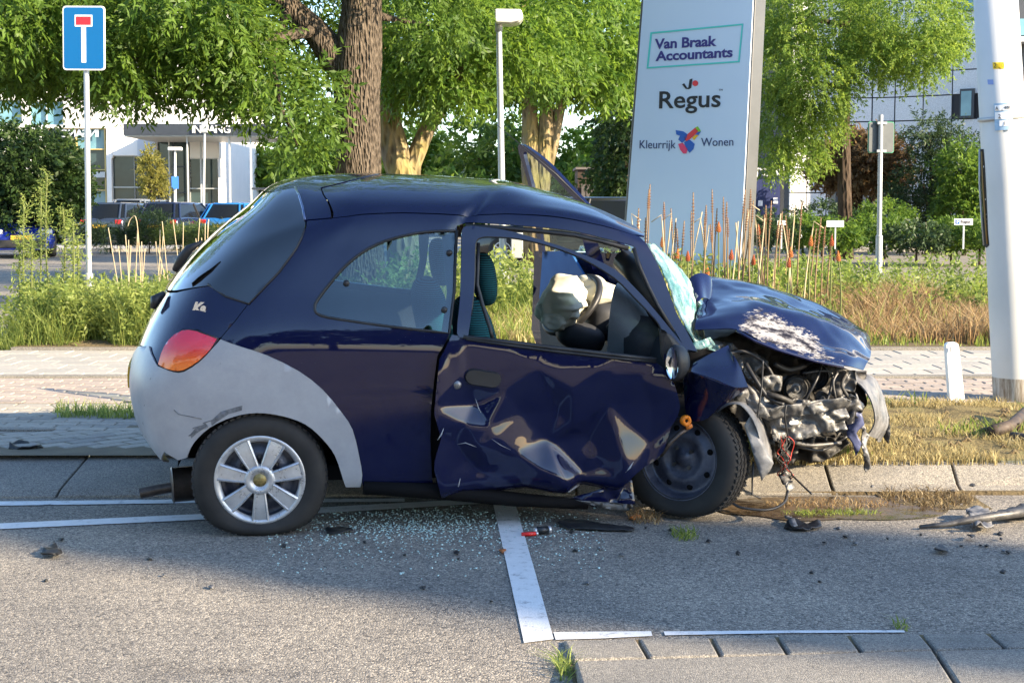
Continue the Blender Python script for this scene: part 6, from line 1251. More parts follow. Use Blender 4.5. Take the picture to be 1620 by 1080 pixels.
def m_hood():
    m = m_paint_copy = PAINT.copy(); m.name = 'scraped_bonnet_paint'; MATS['scraped_bonnet_paint'] = m
    L = m.node_tree.links; b = m.node_tree.nodes['Principled BSDF']
    a = N(m, 'Attribute'); a.attribute_name = 'wear'
    n1 = noise(m, coords(m, (6, 16, 30)), 3.2, 8, .78); n2 = noise(m, coords(m, (4, 8, 14)), 2.2, 9, .75)
    ad = N(m, 'Math', operation='MULTIPLY_ADD'); ad.inputs[1].default_value = 1.5; L.new(n1.outputs['Fac'], ad.inputs[0]); L.new(a.outputs['Fac'], ad.inputs[2])
    r = ramp(m, ad.outputs[0], [(.0, (0, 0, 0)), (1., (0, 0, 0)), ]); 
    mp = N(m, 'MapRange'); mp.inputs[1].default_value = 1.32; mp.inputs[2].default_value = 1.38; L.new(ad.outputs[0], mp.inputs[0])
    old = b.inputs['Base Color'].links[0].from_socket
    pr = ramp(m, n2.outputs['Fac'], [(.42, (.012, .012, .018)), (.485, (.06, .06, .07)), (.52, (.20, .20, .21)), (.8, (.27, .27, .28))])
    L.new(mixc(m, mp.outputs[0], old, pr.outputs[0]), b.inputs['Base Color'])
    iv = N(m, 'Math', operation='SUBTRACT'); iv.inputs[0].default_value = 1.; L.new(mp.outputs[0], iv.inputs[1]); L.new(iv.outputs[0], b.inputs['Coat Weight'])
    iv2 = N(m, 'Math', operation='MULTIPLY'); iv2.inputs[1].default_value = .25; L.new(iv.outputs[0], iv2.inputs[0]); L.new(iv2.outputs[0], b.inputs['Metallic'])
    rr = N(m, 'MapRange'); rr.inputs[3].default_value = .25; rr.inputs[4].default_value = .55; L.new(mp.outputs[0], rr.inputs[0]); L.new(rr.outputs[0], b.inputs['Roughness'])
    return m
scr = [(1165, 522), (1176, 498), (1200, 486), (1228, 494), (1252, 508), (1276, 520), (1296, 532), (1302, 545), (1310, 558), (1336, 572), (1330, 580), (1289, 571), (1229, 553), (1194, 540)]
def wear(co):
    px = cproj(co); d = segdist(px, scr); i = inside(px, scr); return np.where(i, np.clip(.48 + d / 60, 0, .9), np.clip(.48 - d / 24, 0, 1))
def hoodfold(co):
    px = cproj(co); l = (px[:, 0] - 1195) * .30 + 482; d = px[:, 1] - l
    k = np.clip((px[:, 0] - 1180) / 50, 0, 1) * np.where(co[:, 1] < .95, 1, 0)
    co = co.copy(); co[:, 2] += k * (.020 * np.exp(-(d / 9) ** 2) - .016 * np.exp(-((d - 22) / 12) ** 2))
    co[:, 2] += .006 * vnoise(co, 7) + .003 * vnoise(co, 17); return co
HOOD = lofted('bonnet', m_hood(), rows, 90, 110, thick=.004, disp=hoodfold, attr=wear)
MB().tube([loc(1165, 523, .15), loc(1194, 539, .14), loc(1229, 553, .13), loc(1289, 571, .13), loc(1334, 580, .16)], .007, 8).build('bonnet_lip', PAINT, HOOD, True)
# curled rear edge of the bonnet
lofted('bonnet_curl', PAINT, [[loc(1086, 447, .55), loc(1098, 436, .56), loc(1110, 433, .58), loc(1123, 439, .6), loc(1126, 455, .62)],
    [loc(1092, 462, .5), loc(1104, 450, .51), loc(1114, 449, .54), loc(1124, 456, .56), loc(1126, 470, .58)], [loc(1104, 478, .44), loc(1110, 472, .46), loc(1116, 472, .5), loc(1122, 476, .52), loc(1124, 486, .54)]], 20, 24, HOOD, .005)
# windscreen: shattered, bulging sheet held by its film
def m_shatter():
    m = bpy.data.materials.new('shattered_glass'); m.use_nodes = True; MATS['shattered_glass'] = m; L = m.node_tree.links; b = m.node_tree.nodes['Principled BSDF']
    v = coords(m); vo = voro(m, v, 70, 'DISTANCE_TO_EDGE'); n = noise(m, v, 9, 6, .75); vc = voro(m, v, 70)
    c = ramp(m, n.outputs['Fac'], [(.36, (.06, .26, .28)), (.5, (.26, .46, .46)), (.62, (.50, .58, .57))])
    e = ramp(m, vo.outputs['Distance'], [(.0, (1, 1, 1)), (.12, (.35, .35, .35))])
    cc = mixc(m, .45, c.outputs[0], e.outputs[0], 'MULTIPLY'); L.new(cc, b.inputs['Base Color']); b.inputs['Roughness'].default_value = .22
    bump(m, vc.outputs['Color'], .9, .01)
    t = N(m, 'BsdfTransparent'); t.inputs[0].default_value = (.7, .95, .93, 1); mx = N(m, 'MixShader')
    f = ramp(m, n.outputs['Fac'], [(.3, (.35, .35, .35)), (.55, (.85, .85, .85))]); L.new(f.outputs[0], mx.inputs[0]); L.new(t.outputs[0], mx.inputs[1]); L.new(b.outputs[0], mx.inputs[2])
    L.new(mx.outputs[0], m.node_tree.nodes['Material Output'].inputs[0]); return m
SHAT = m_shatter()
ws = [[(1026, 385, .17), (1042, 415, .15), (1057, 449, .13), (1074, 493, .11), (1092, 530, .11), (1104, 556, .12)],
      [(1032, 385, .30), (1058, 412, .30), (1078, 445, .30), (1092, 490, .28), (1100, 528, .28), (1116, 546, .26)],
      [(1036, 388, .45), (1066, 416, .45), (1090, 448, .45), (1100, 480, .44), (1102, 515, .44), (1118, 540, .42)],
      [(1030, 387, .58), (1064, 414, .60), (1092, 446, .56), (1104, 474, .62), (1106, 508, .56), (1114, 534, .55)]]
def crk(co): co = co.copy(); co[:, 0] += .010 * vnoise(co, 16) + .006 * vnoise(co, 40); co[:, 2] += .008 * vnoise(co + 7, 20); return co
lofted('windscreen', SHAT, [[loc(*q) for q in r] for r in ws], 70, 60, thick=.005, disp=crk)
# loose shattered edge behind the curl
sheet('glass_sheet', m_glass('teal_glass', (.25, .62, .66), 1.5, .5), [(1099, 462), (1112, 476), (1124, 492), (1118, 512), (1102, 520), (1098, 500)], .48, .02, .02, 14, tilt=(.5, 0))
for k, (a, b_) in enumerate(((1104, 545), (1118, 542), (1128, 552), (1112, 556))): sheet('glass_sheet', SHAT, [(a - 10, b_ - 4), (a + 6, b_ - 8), (a + 13, b_ + 3), (a + 2, b_ + 8), (a - 9, b_ + 6)], .12 + .05 * k, .012, .015, 20, seed=k)
# folded blue wing piece
V6 = [loc(1097, 575, -.02), loc(1150, 548, .08), loc(1163, 565, -.02), loc(1183, 612, -.10), loc(1137, 645, -.04), loc(1112, 664, .0), loc(1088, 657, .05), loc(1081, 600, .06)]
def wing():
    # fold ridge from the hinge end to the sharp tip
    A, B, C, D, E_, F_, G, H_ = [np.array(v) for v in V6]; R0 = np.array(loc(1093, 588, -.10)); R1 = np.array(loc(1128, 600, -.13)); R2 = np.array(loc(1160, 612, -.14))
    top = [[A, (A + B) / 2 + [0, .0, .004], B], [(A * .5 + R0 * .5), (A + B + 2 * R1) / 4 + [0, -.008, .006], (B + C) / 2 * .5 + R2 * .5 + [.0, 0, .01]], [R0, R1, R2]]
    lofted('front_wing', PAINT, [[top[i][0], top[i][1], top[i][2], [B, C, D][i]] for i in range(3)], 28, 30, thick=.003, disp=lambda c: c + .003 * np.stack([vnoise(c, 12)] * 3, 1))
    bot = [[R0, R1, R2, D], [(R0 + H_) / 2 + [0, .02, 0], (R1 + G + E_) / 3, (R2 + E_) / 2, D * .55 + E_ * .45], [H_, G, F_, E_]]
    lofted('wing_fold', PAINT, bot, 28, 30, thick=.003, disp=lambda c: c + .003 * np.stack([vnoise(c + 4, 10)] * 3, 1))
wing()
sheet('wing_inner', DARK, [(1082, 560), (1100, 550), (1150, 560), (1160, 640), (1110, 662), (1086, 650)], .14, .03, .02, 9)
# indicator / lamp holder in orange, strut
oc = loc(1085, 665, -.02)
MB().lathe([(.007, .006), (.013, .012), (.02, .012), (.024, .004), (.022, -.012)], 20, Matrix.Translation(Vector([float(c) for c in oc])) @ Matrix.Rotation(math.pi / 2, 4, 'X') @ Matrix.Rotation(.3, 4, 'Y')).build('lamp_holder', tonal('orange_plastic', (.75, .22, .015), (.6, .16, .01), 20, .4), car, True)
ctube('lamp_bracket', mat('orange_bracket', (.55, .16, .02), .5), [(1085, 676, .0), (1094, 672, .0)], .012)
ctube('broken_strut', EXH, [(1045, 720, .0), (1060, 700, -.01), (1075, 686, .0), (1094, 672, .02)], [.012, .010, .010, .012])
ctube('brake_hose', BLACK, [(1008, 742, .05), (1025, 730, .0), (1042, 722, .0), (1060, 700, .03)], .008)
# grey wheel-arch liner flapping over the tyre
li = [[(1117, 664, .10), (1134, 650, .02), (1152, 640, -.04), (1170, 640, -.06), (1186, 655, -.06), (1198, 682, -.04), (1207, 712, -.02), (1221, 730, .0)],
      [(1122, 660, .2), (1140, 643, .14), (1160, 636, .08), (1180, 640, .06), (1198, 660, .06), (1210, 688, .06), (1219, 715, .08), (1224, 733, .1)],
      [(1126, 655, .32), (1146, 640, .28), (1166, 635, .24), (1186, 642, .22), (1205, 664, .22), (1215, 690, .22), (1222, 712, .24), (1221, 735, .2)]]
lofted('arch_liner', m_metal('scuffed_liner', (.10, .10, .105), (.25, .25, .25), .5, .15, 7), [[loc(*q) for q in r] for r in li], 26, 60, thick=.003, disp=lambda c: c + .006 * np.stack([vnoise(c, 9), vnoise(c + 3, 9), vnoise(c + 8, 9)], 1))
sheet('arch_liner', MATS['scuffed_liner'], [(1186, 655), (1200, 680), (1210, 705), (1223, 732), (1218, 745), (1206, 760), (1196, 735), (1186, 700), (1176, 672)], -.03, .015, .012, 11)
# engine bay body behind everything
MB().box((loc(1210, 610, .9)[0] - .05, .92, .50), (.50, .9, .34)).build('engine_block', CAST, car, bevel=.03)
sheet('inner_wing', CAST, [(1110, 545), (1165, 525), (1230, 553), (1290, 572), (1340, 582), (1366, 590), (1372, 640), (1345, 690), (1290, 705), (1240, 720), (1190, 700), (1150, 650)], .42, .03, .05, 9, tilt=(.06, 0))
def pulley(px, py, y, r, m1, rings=3, hub=.25):
    p_ = loc(px, py, y); M = Matrix.Translation(Vector([float(c) for c in p_])) @ Matrix.Rotation(math.radians(-10), 4, 'Z') @ Matrix.Rotation(math.pi / 2, 4, 'X')
    pr = [(0, .012), (r * hub * .6, .012), (r * hub * .7, .018), (r * hub, .018), (r * hub * 1.1, .004), (r * .55, .0)]
    for k in range(rings): t = .58 + .36 * k / rings; pr += [(r * t, .010), (r * (t + .05), .012), (r * (t + .08), .003)]
    pr += [(r * .97, .014), (r, .010), (r, -.03), (r * .8, -.035)]
    return MB().lathe(pr, 36, M).build('pulley', m1, car, True, auto=True)
PB = mat('pulley_black', (.012, .012, .014), .4, .3)
pulley(1289, 595, .30, .062, PB, 2, .30); pulley(1260, 614, .27, .047, ALU, 3, .3); pulley(1260, 614, .285, .060, CAST, 1, .8); pulley(1301, 630, .25, .030, ALU, 2, .35)
for k, (pl, y, m1, am) in enumerate([
    ([(1140, 560), (1172, 552), (1178, 580), (1165, 600), (1180, 612), (1160, 618), (1142, 590)], .22, ALU, .03),
    ([(1172, 565), (1196, 556), (1212, 570), (1206, 592), (1186, 602), (1175, 588)], .28, ALU, .035),
    ([(1203, 596), (1222, 590), (1236, 594), (1233, 618), (1214, 622), (1204, 612)], .2, ALU, .02),
    ([(1180, 578), (1204, 600), (1210, 625), (1192, 622)], .3, STEEL, .02),
    ([(1166, 620), (1196, 616), (1238, 646), (1226, 672), (1190, 650), (1168, 640)], .12, ALU, .03),
    ([(1212, 640), (1260, 628), (1300, 636), (1336, 640), (1338, 652), (1280, 660), (1222, 662)], .16, STEEL, .025),
    ([(1219, 664), (1224, 652), (1262, 650), (1316, 640), (1343, 641), (1339, 676), (1290, 690), (1250, 695), (1222, 697)], .10, ALU, .025),
    ([(1322, 582), (1338, 584), (1346, 600), (1334, 612), (1326, 632), (1314, 624)], .24, STEEL, .03),
    ([(1334, 586), (1356, 588), (1352, 620), (1336, 618)], .3, ALU, .03),
    ([(1230, 600), (1246, 592), (1256, 600), (1240, 625)], .34, STEEL, .02),
    ([(1296, 612), (1322, 606), (1340, 622), (1318, 640), (1300, 632)], .33, STEEL, .02),
    ([(1320, 636), (1346, 624), (1366, 640), (1358, 660), (1330, 660)], .2, STEEL, .03),
    ([(1232, 696), (1300, 690), (1335, 688), (1345, 700), (1300, 724), (1262, 734), (1228, 724)], .34, CAST, .04),
    ([(1205, 660), (1222, 690), (1226, 725), (1206, 720), (1196, 690)], .2, CAST, .03),
    ([(1110, 548), (1130, 540), (1160, 542), (1172, 556), (1140, 566), (1115, 566)], .24, STEEL, .03),
    ([(1276, 640), (1300, 634), (1312, 648), (1288, 656)], .06, ALU, .02),
    ([(1180, 630), (1206, 640), (1222, 660), (1204, 660), (1184, 648)], .05, ALU, .02)]):
    sheet('torn_metal', m1, pl, y, .011, am, 16, seed=k, thick=.004)
# lateral beam end
sheet('crossmember', ALU, [(1216, 648), (1228, 642), (1330, 628), (1346, 634), (1342, 646), (1224, 664)], .06, .012, .014, 13, tilt=(0, -.5), seed=31)
pill(.022, .009, 0, .004, frame_xy(loc(1256, 668, .07), (1, 0, .08), (0, 0, 1))).build('beam_slot', mat('pale_slot', (.6, .6, .58), .5), car)
# hoses, wires, belts
hs = [([(1180, 575, .2), (1195, 600, .15), (1215, 628, .12), (1240, 640, .1)], .010, BLACK), ([(1206, 622, .14), (1232, 628, .10), (1252, 636, .12)], .013, CAST), ([(1165, 600, .2), (1185, 615, .15), (1200, 630, .15)], .014, STEEL),
      ([(1207, 570, .06), (1205, 610, .05), (1201, 640, .03), (1197, 668, .02)], .004, BLACK), ([(1300, 575, .3), (1292, 600, .2), (1270, 640, .2)], .006, BLACK), ([(1270, 590, .23), (1316, 590, .24), (1306, 640, .2), (1296, 640, .2)], .006, BLACK),
      ([(1325, 590, .22), (1318, 605, .2), (1322, 630, .2)], .006, STEEL), ([(1340, 590, .25), (1332, 610, .2), (1345, 632, .2)], .008, CAST), ([(1244, 695, .1), (1280, 704, .2), (1330, 700, .25)], .009, STEEL), ([(1260, 705, .2), (1300, 712, .3), (1340, 690, .3)], .006, BLACK), ([(1150, 560, .2), (1180, 556, .2), (1210, 575, .2), (1225, 600, .2)], .009, BLACK), ([(1225, 575, .3), (1250, 585, .3), (1275, 578, .3)], .012, STEEL)]
for pts, r, m1 in hs: MB().tube(densify_smooth([tuple(loc(*q)) for q in pts], 5), r, 8).build('hose', m1, car, True)
WR, WB = mat('red_wire', (.35, .03, .02), .5), mat('black_wire', (.012, .012, .012), .5)
for k in range(9):
    x0 = 1238 + rnd.uniform(-6, 10); pts = [(x0, 690, .08)] + [(x0 + rnd.uniform(-9, 9), 690 + t * 12 + rnd.uniform(-3, 3), .08 + rnd.uniform(-.03, .03)) for t in range(1, 6)] + [(1246 + rnd.uniform(-5, 5), 758, .08)]
    MB().tube(densify_smooth([tuple(loc(*q)) for q in pts], 4), .0022, 5).build('wire', WR if k % 4 == 0 else WB, car, True)
MB().tube(densify_smooth([tuple(loc(*q)) for q in [(1244, 640, .04), (1242, 660, .03), (1246, 690, .05)]], 5), .004, 6).build('wire', WB, car, True)
sheet('plug', STEEL, [(1230, 752), (1242, 742), (1250, 752), (1252, 764), (1236, 766)], .07, .01, .02, 25)
sheet('plug', ALU, [(1240, 764), (1254, 760), (1258, 772), (1246, 778)], .06, .01, .01, 25)
MB().tube(densify_smooth([tuple(loc(*q)) for q in [(1252, 750, .08), (1266, 764, .02), (1284, 781, -.05)]], 5), .004, 6).build('wire', WB, car, True)
MB().tube(densify_smooth([tuple(loc(*q)) for q in [(1246, 776, .05), (1240, 795, -.02), (1215, 806, -.08), (1175, 803, -.08), (1160, 796, -.05)]], 6), .006, 8).build('cable', BLACK, car, True)
ctube('linkage_rod', BLACK, [(1192, 730, .0), (1190, 760, .0), (1190, 782, .0), (1204, 788, -.02)], .004)
# front bumper remains
lofted('front_bumper', m_metal('scraped_bumper', (.05, .05, .055), (.17, .17, .175), .5, .1, 14), [[loc(*q) for q in r] for r in [
    [(1352, 600, .34), (1366, 612, .30), (1380, 640, .28), (1384, 665, .3), (1372, 690, .34)], [(1360, 592, .45), (1378, 604, .44), (1392, 635, .44), (1397, 668, .46), (1386, 694, .5)],
    [(1366, 590, .7), (1388, 603, .7), (1400, 640, .72), (1403, 672, .75), (1392, 697, .78)], [(1362, 592, 1.0), (1382, 606, 1.0), (1392, 640, 1.0), (1394, 672, 1.0), (1384, 694, 1.0)]]], 30, 40, thick=.006, disp=lambda c: c + .012 * np.stack([vnoise(c, 10), vnoise(c + 3, 10), vnoise(c + 8, 10)], 1))
GRL = MB(); g0 = loc(1362, 601, .4)
for k in range(7):
    GRL.tube([loc(1353 + k * 2.6, 588, .42 + .01 * k), loc(1357 + k * 2.4, 616, .42 + .01 * k)], .0018, 5); GRL.tube([loc(1353, 589 + k * 4.3, .42), loc(1371, 588 + k * 4.4, .46)], .0018, 5)
GRL.build('grille_mesh', BLACK, car); sheet('grille_back', DARK, [(1352, 586), (1370, 586), (1374, 616), (1355, 616)], .5, .02, .01, 9)
for k, (pl, y, m1) in enumerate([([(1345, 650), (1358, 640), (1366, 672), (1352, 684), (1360, 700), (1352, 720), (1346, 700), (1340, 690)], .2, mat('blue_plastic', (.05, .06, .13), .45)),
    ([(1366, 676), (1380, 690), (1372, 705), (1376, 728), (1380, 742), (1372, 748), (1366, 725), (1364, 700)], .3, MATS['scraped_bumper']), ([(1335, 655), (1350, 648), (1352, 668), (1338, 672)], .15, BLACK),
    ([(1352, 620), (1366, 640), (1362, 660), (1370, 680), (1356, 676), (1346, 650)], .24, MATS['scraped_bumper']), ([(1386, 610), (1398, 640), (1402, 672), (1398, 690), (1404, 700), (1407, 680), (1404, 650), (1396, 620)], .66, BLACK)]):
    sheet('bumper_shred', m1, pl, y, .012, .022, 13, seed=50 + k, thick=.005)
# far wing so the bay is closed from the side
sheet('far_wing', PAINT, [(1090, 540), (1180, 545), (1290, 560), (1340, 585), (1345, 640), (1290, 660), (1180, 660), (1100, 640)], 1.42, .04, .03, 6, smooth=True)
# ---- cabin
SEATF = None
def m_seat():
    m = mat('seat_fabric', (.03, .1, .12), .9, 0, .15); v = coords(m, (1, 1, 1)); w_ = N(m, 'TexWave'); w_.bands_direction = 'Z'; w_.inputs['Scale'].default_value = 34; w_.inputs['Distortion'].default_value = 1.2; w_.inputs['Detail'].default_value = 2
    L = m.node_tree.links; L.new(v, w_.inputs[0]); r = ramp(m, w_.outputs['Fac'], [(.35, (.008, .014, .018)), (.6, (.012, .10, .12))]); L.new(r.outputs[0], m.node_tree.nodes['Principled BSDF'].inputs['Base Color'])
    bump(m, noise(m, v, 400, 2).outputs['Fac'], .3, .002); return m
SEATF = m_seat()
def cushion(name, c, d, rot=(0, 0, 0), m=None, n=2.6, parent=None):
    b = MB(); vs = []; fs = []; nu, nv = 18, 12
    for i in range(nu):
        for j in range(nv + 1):
            a = 2 * math.pi * i / nu; t = math.pi * j / nv - math.pi / 2; f = lambda x, e: math.copysign(abs(x) ** (2 / e), x)
            vs.append(Vector((f(math.cos(t), n) * f(math.cos(a), n) * d[0] / 2, f(math.cos(t), n) * f(math.sin(a), n) * d[1] / 2, f(math.sin(t), n) * d[2] / 2)))
    for i in range(nu):
        for j in range(nv): k = (i + 1) % nu; fs.append((i * (nv + 1) + j, k * (nv + 1) + j, k * (nv + 1) + j + 1, i * (nv + 1) + j + 1))
    R = Matrix.Rotation(rot[2], 4, 'Z') @ Matrix.Rotation(rot[1], 4, 'Y') @ Matrix.Rotation(rot[0], 4, 'X'); T = Matrix.Translation(Vector([float(q) for q in c]))
    return b.add([T @ R @ q for q in vs], fs).build(name, m or SEATF, parent or car, True)
for y, dx in ((.40, 0.), (1.18, -.12)):
    h = loc(768, 441, .40); h[0] += dx
    cushion('headrest', (h[0] - .005, y, h[2]), (.10, .26, .23), (0, -.12, 0))
    s_ = loc(757, 560, .40); s_[0] += dx
    cushion('seat_back', (s_[0] + .0, y, s_[2]), (.17, .50, .52), (0, -.22, 0), n=3)
    cushion('seat_cushion', (s_[0] + .30, y, .42), (.52, .48, .16), (0, -.08, 0), n=3)
    MB().tube([(h[0] - .01, y - .05, h[2] - .05), (s_[0] - .03, y - .05, s_[2] + .2)], .007, 8).build('headrest_post', STEEL, car)
cushion('rear_seat', (.22, YC, .62), (.16, 1.2, .50), (0, -.25, 0), n=4); cushion('rear_bench', (.42, YC, .42), (.42, 1.2, .18), n=4)
MB().box((-.03, YC, .80), (.50, 1.16, .03), ry=.02).build('parcel_shelf', TRIM, car, bevel=.006)
skin('inner_quarter', TRIM, [(4.4, 3.0), (6.9, 3.0), (6.9, 4.05), (5.0, 4.3), (4.4, 4.5)], [], .05, off=-.06, thick=0, uv=True, mirror=2)
# steering wheel, air bag, dashboard
sc_ = np.array(loc(905, 482, 1.12)); stb = np.array(loc(876, 524, 1.05)) ; sb = np.array(loc(935, 437, 1.15))
ax = Vector([float(c) for c in (sb - stb)]).normalized(); nrm = Vector((-.80, -.35, .42)); nrm = (nrm - ax * nrm.dot(ax)).normalized()
SM = frame_xy(sc_, ax, nrm.cross(ax)); SW_R = .5 * float(np.linalg.norm(sb - stb))
ring = MB().tube([SM @ Vector((SW_R * math.cos(t), SW_R * math.sin(t), 0)) for t in np.linspace(0, 2 * math.pi, 40)], .017, 10, False)
SWH = ring.build('steering_wheel', BLACK, car, True)
cushion('wheel_hub', tuple(SM @ Vector((0, 0, -.03))), (.12, .13, .08), (0, .5, 0), BLACK, parent=SWH)
for t in (.3, 2.6, 4.7): MB().tube([SM @ Vector((0, 0, -.03)), SM @ Vector((SW_R * math.cos(t), SW_R * math.sin(t), 0))], .014, 8).build('spoke', BLACK, SWH, True)
BAG = tonal('airbag_cloth', (.60, .58, .47), (.56, .55, .46), 9, .85, .1, 120, .25, .002)
def bag(name, c, d, rot, seed, amp=.05):
    o = cushion(name, c, d, rot, BAG, 2.0, SWH); me = o.data
    bm = bmesh.new(); bm.from_mesh(me); bmesh.ops.remove_doubles(bm, verts=bm.verts, dist=.002); bmesh.ops.subdivide_edges(bm, edges=bm.edges, cuts=3, use_grid_fill=True, smooth=.6); bm.to_mesh(me); bm.free()
    a = np.zeros(len(me.vertices) * 3, np.float32); me.vertices.foreach_get('co', a); a = a.reshape(-1, 3); cc = np.array([float(q) for q in c]); dr = a - cc; L_ = np.linalg.norm(dr, axis=1)[:, None] + 1e-6
    n1 = vnoise(a + seed, 9); n2 = vnoise(a * [.5, .8, 1.7] + seed + 4, 17); f = -amp * np.abs(n1) * 1.7 - amp * 1.1 * np.abs(n2) + amp * .9
    a = a + dr / L_ * f[:, None]; me.vertices.foreach_set('co', a.astype(np.float32).ravel()); me.shade_smooth(); me.update(); return o
bag('air_bag', loc(891, 476, 1.0), (.20, .32, .25), (0, .35, 0), 2., .03)
bag('air_bag', loc(876, 500, 1.0), (.14, .24, .12), (0, .3, 0), 5., .04)
bag('air_bag', loc(944, 462, 1.16), (.20, .2, .12), (0, .2, 0), 9., .04)
cushion('dashboard', loc(1010, 520, .80) + np.array([.06, 0, -.06]), (.30, 1.32, .24), (0, .1, 0), TRIM, 3.5)
cushion('column_shroud', loc(918, 532, 1.0), (.24, .2, .14), (0, .3, 0), TRIM, 2.6); cushion('instrument_pod', loc(948, 505, 1.15), (.16, .30, .2), (0, .2, 0), TRIM, 3)
lofted('dash_panel', tonal('dash_grey', (.12, .125, .13), (.17, .175, .18), 7, .5, .4, 200, .3, .001), [[loc(*q) for q in r] for r in [[(985, 450, .75), (1020, 470, .75), (1050, 500, .7), (1060, 540, .7)], [(972, 455, .5), (1005, 478, .45), (1035, 520, .4), (1042, 560, .4)], [(966, 500, .42), (990, 520, .36), (1018, 545, .3), (1030, 572, .3)], [(962, 560, .45), (985, 572, .4), (1010, 582, .35), (1025, 590, .35)]]], 24, 24, thick=.01)
lofted('glove_box', TRIM, [[loc(*q) for q in r] for r in [[(1000, 500, .40), (1030, 505, .36), (1050, 525, .34)], [(990, 530, .36), (1015, 535, .3), (1040, 550, .28)], [(990, 575, .38), (1012, 580, .32), (1035, 585, .3)]]], 14, 14, thick=.012)
pill(.03, .012, 0, .01, frame_xy(loc(967, 512, .5), (.5, 0, .86), (-.8, 0, .5))).build('air_vent', BLACK, car)
MB().tube([loc(985, 410, .5), loc(1010, 432, .4), loc(1040, 480, .35), (loc(1052, 510, .35))], [.05, .06, .06, .05], 12).build('dash_roll', BLACK, car, True)
MB().box((loc(930, 600, YC)[0], YC, .32), (.5, .26, .2)).build('centre_console', TRIM, car, bevel=.03)
# far door, swung open: blue trim inside
HJ, DE = np.array([1.72, 1.57]), np.array([1.36, 2.55])
def on_far(px, py, off=0.):
    d = CM.T @ ray(px, py); dv = DE - HJ; nn_ = np.array([dv[1], -dv[0]]); nn_ = nn_ / np.linalg.norm(nn_)
    t = ((HJ - CE[:2]) @ nn_ + off) / (d[:2] @ nn_); return CE + d * t
def far_panel(name, m, pl, off, th, holes=()):
    b3 = [on_far(a, b_, off) for a, b_ in pl]; dv = (DE - HJ) / np.linalg.norm(DE - HJ)
    f2 = lambda q: np.array([(np.array(q[:2]) - HJ) @ dv, q[2]])
    v2, tr = cdt(np.array([f2(q) for q in b3]), [np.array([f2(on_far(a, b_, off)) for a, b_ in h]) for h in holes], .04)
    nn_ = np.array([dv[1], -dv[0]]); co = np.stack([HJ[0] + v2[:, 0] * dv[0] + nn_[0] * off, HJ[1] + v2[:, 0] * dv[1] + nn_[1] * off, v2[:, 1]], 1)
    co[:, :2] += nn_ * (.10 * np.clip(v2[:, 1] - .8, 0, 1) ** 2)[:, None] * -1
    return link(name, shell_mesh(name, co, tr, th, True), m, car)
FB = tonal('blue_door_trim', (.02, .09, .25), (.03, .12, .30), 9, .6, .3)
far_panel('far_door', PAINT, [(858, 396), (1010, 400), (1020, 470), (1016, 600), (960, 650), (880, 610), (853, 520)], .08, .05)
far_panel('door_trim', FB, [(862, 398), (905, 396), (918, 420), (930, 440), (990, 470), (990, 520), (862, 500), (856, 470)], -.03, .012)
far_panel('door_pocket', TRIM, [(858, 505), (990, 525), (985, 590), (940, 620), (890, 590), (862, 545)], -.04, .02)
fr1 = densify_smooth([(858, 400), (852, 330), (846, 280), (838, 240), (840, 228), (852, 232), (880, 255), (905, 283), (935, 318), (965, 352), (1000, 400)], 3)
fr2 = densify_smooth([(990, 398), (958, 356), (927, 322), (899, 290), (876, 264), (855, 243), (847, 240), (846, 250), (853, 290), (858, 330), (864, 398)], 3)
far_panel('door_frame', PAINT, fr1 + fr2, -.0, .02)
far_panel('far_door_glass', m_glass('clear_glass', (.78, .86, .86), .12, .01), fr2, .01, .004)
MB().tube([tuple(loc(927, 323, .8)), tuple(loc(880, 276, .8)), tuple(loc(784, 196, .8))], [.0035, .003, .0012], 6).build('aerial', BLACK, car, True)
# ================================================================== debris on the ground
def shard(name, label, cat, m, pl, z=.0, h=.02, amp=.01, group=None, step=.02, rise=0.):
    """broken flat piece lying at its ground outline, bent up a little"""
    g = np.array([gnd(a, b, z) for a, b in pl]); c = g.mean(0); v2, tr = cdt(g[:, :2] - c[:2], [], step)
    co = np.c_[v2, np.full(len(v2), h)]; co[:, 2] += amp * (vnoise(co + c, 22) + .6 * vnoise(co + c + 3, 50)) + rise * v2[:, 0]
    co[:, 2] = np.maximum(co[:, 2], .004)
    a, b, d = co[tr[:, 0]], co[tr[:, 1]], co[tr[:, 2]]
    if np.cross(b - a, d - a)[:, 2].mean() < 0: tr = tr[:, ::-1]
    o = link(name, fast(name, co, tr), m, None, c); s = o.modifiers.new('thick', 'SOLIDIFY'); s.thickness = .005; s.offset = -1
    return tag(o, label, cat, group)
BP = BLACK
shard('plastic_shard', 'black curved plastic shard lying on the sloping kerb', 'debris', BP, [(14, 717), (22, 703), (30, 701), (48, 709), (69, 716), (40, 718)], GZ - .02, .03, .02)
shard('plastic_shard', 'crumpled black scrap on the sunlit edge of the road shadow', 'debris', BP, [(64, 882), (76, 872), (86, 867), (99, 880), (86, 886)], 0, .022, .018)
shard('plastic_strip', 'flat black strip beside the rear wheel', 'debris', BP, [(514, 841), (528, 837), (556, 838), (559, 842), (540, 846), (518, 847)], 0, .012, .008)
shard('trim_strip', 'long black trim strip pointing at the front wheel', 'debris', BP, [(879, 831), (900, 825), (950, 831), (1003, 838), (1001, 842), (940, 841), (895, 838)], 0, .014, .006)
shard('leaf_scrap', 'small brown leaf on the white line', 'debris', mat('brown_leaf', (.30, .10, .03), .8), [(789, 874), (796, 870), (801, 873), (795, 878)], 0, .01, .006)
shard('amber_shard', 'orange lens shard in front of the front wheel', 'debris', mat('amber', (.65, .17, .02), .3), [(996, 822), (1006, 817), (1015, 820), (1003, 825)], 0, .012, .006)
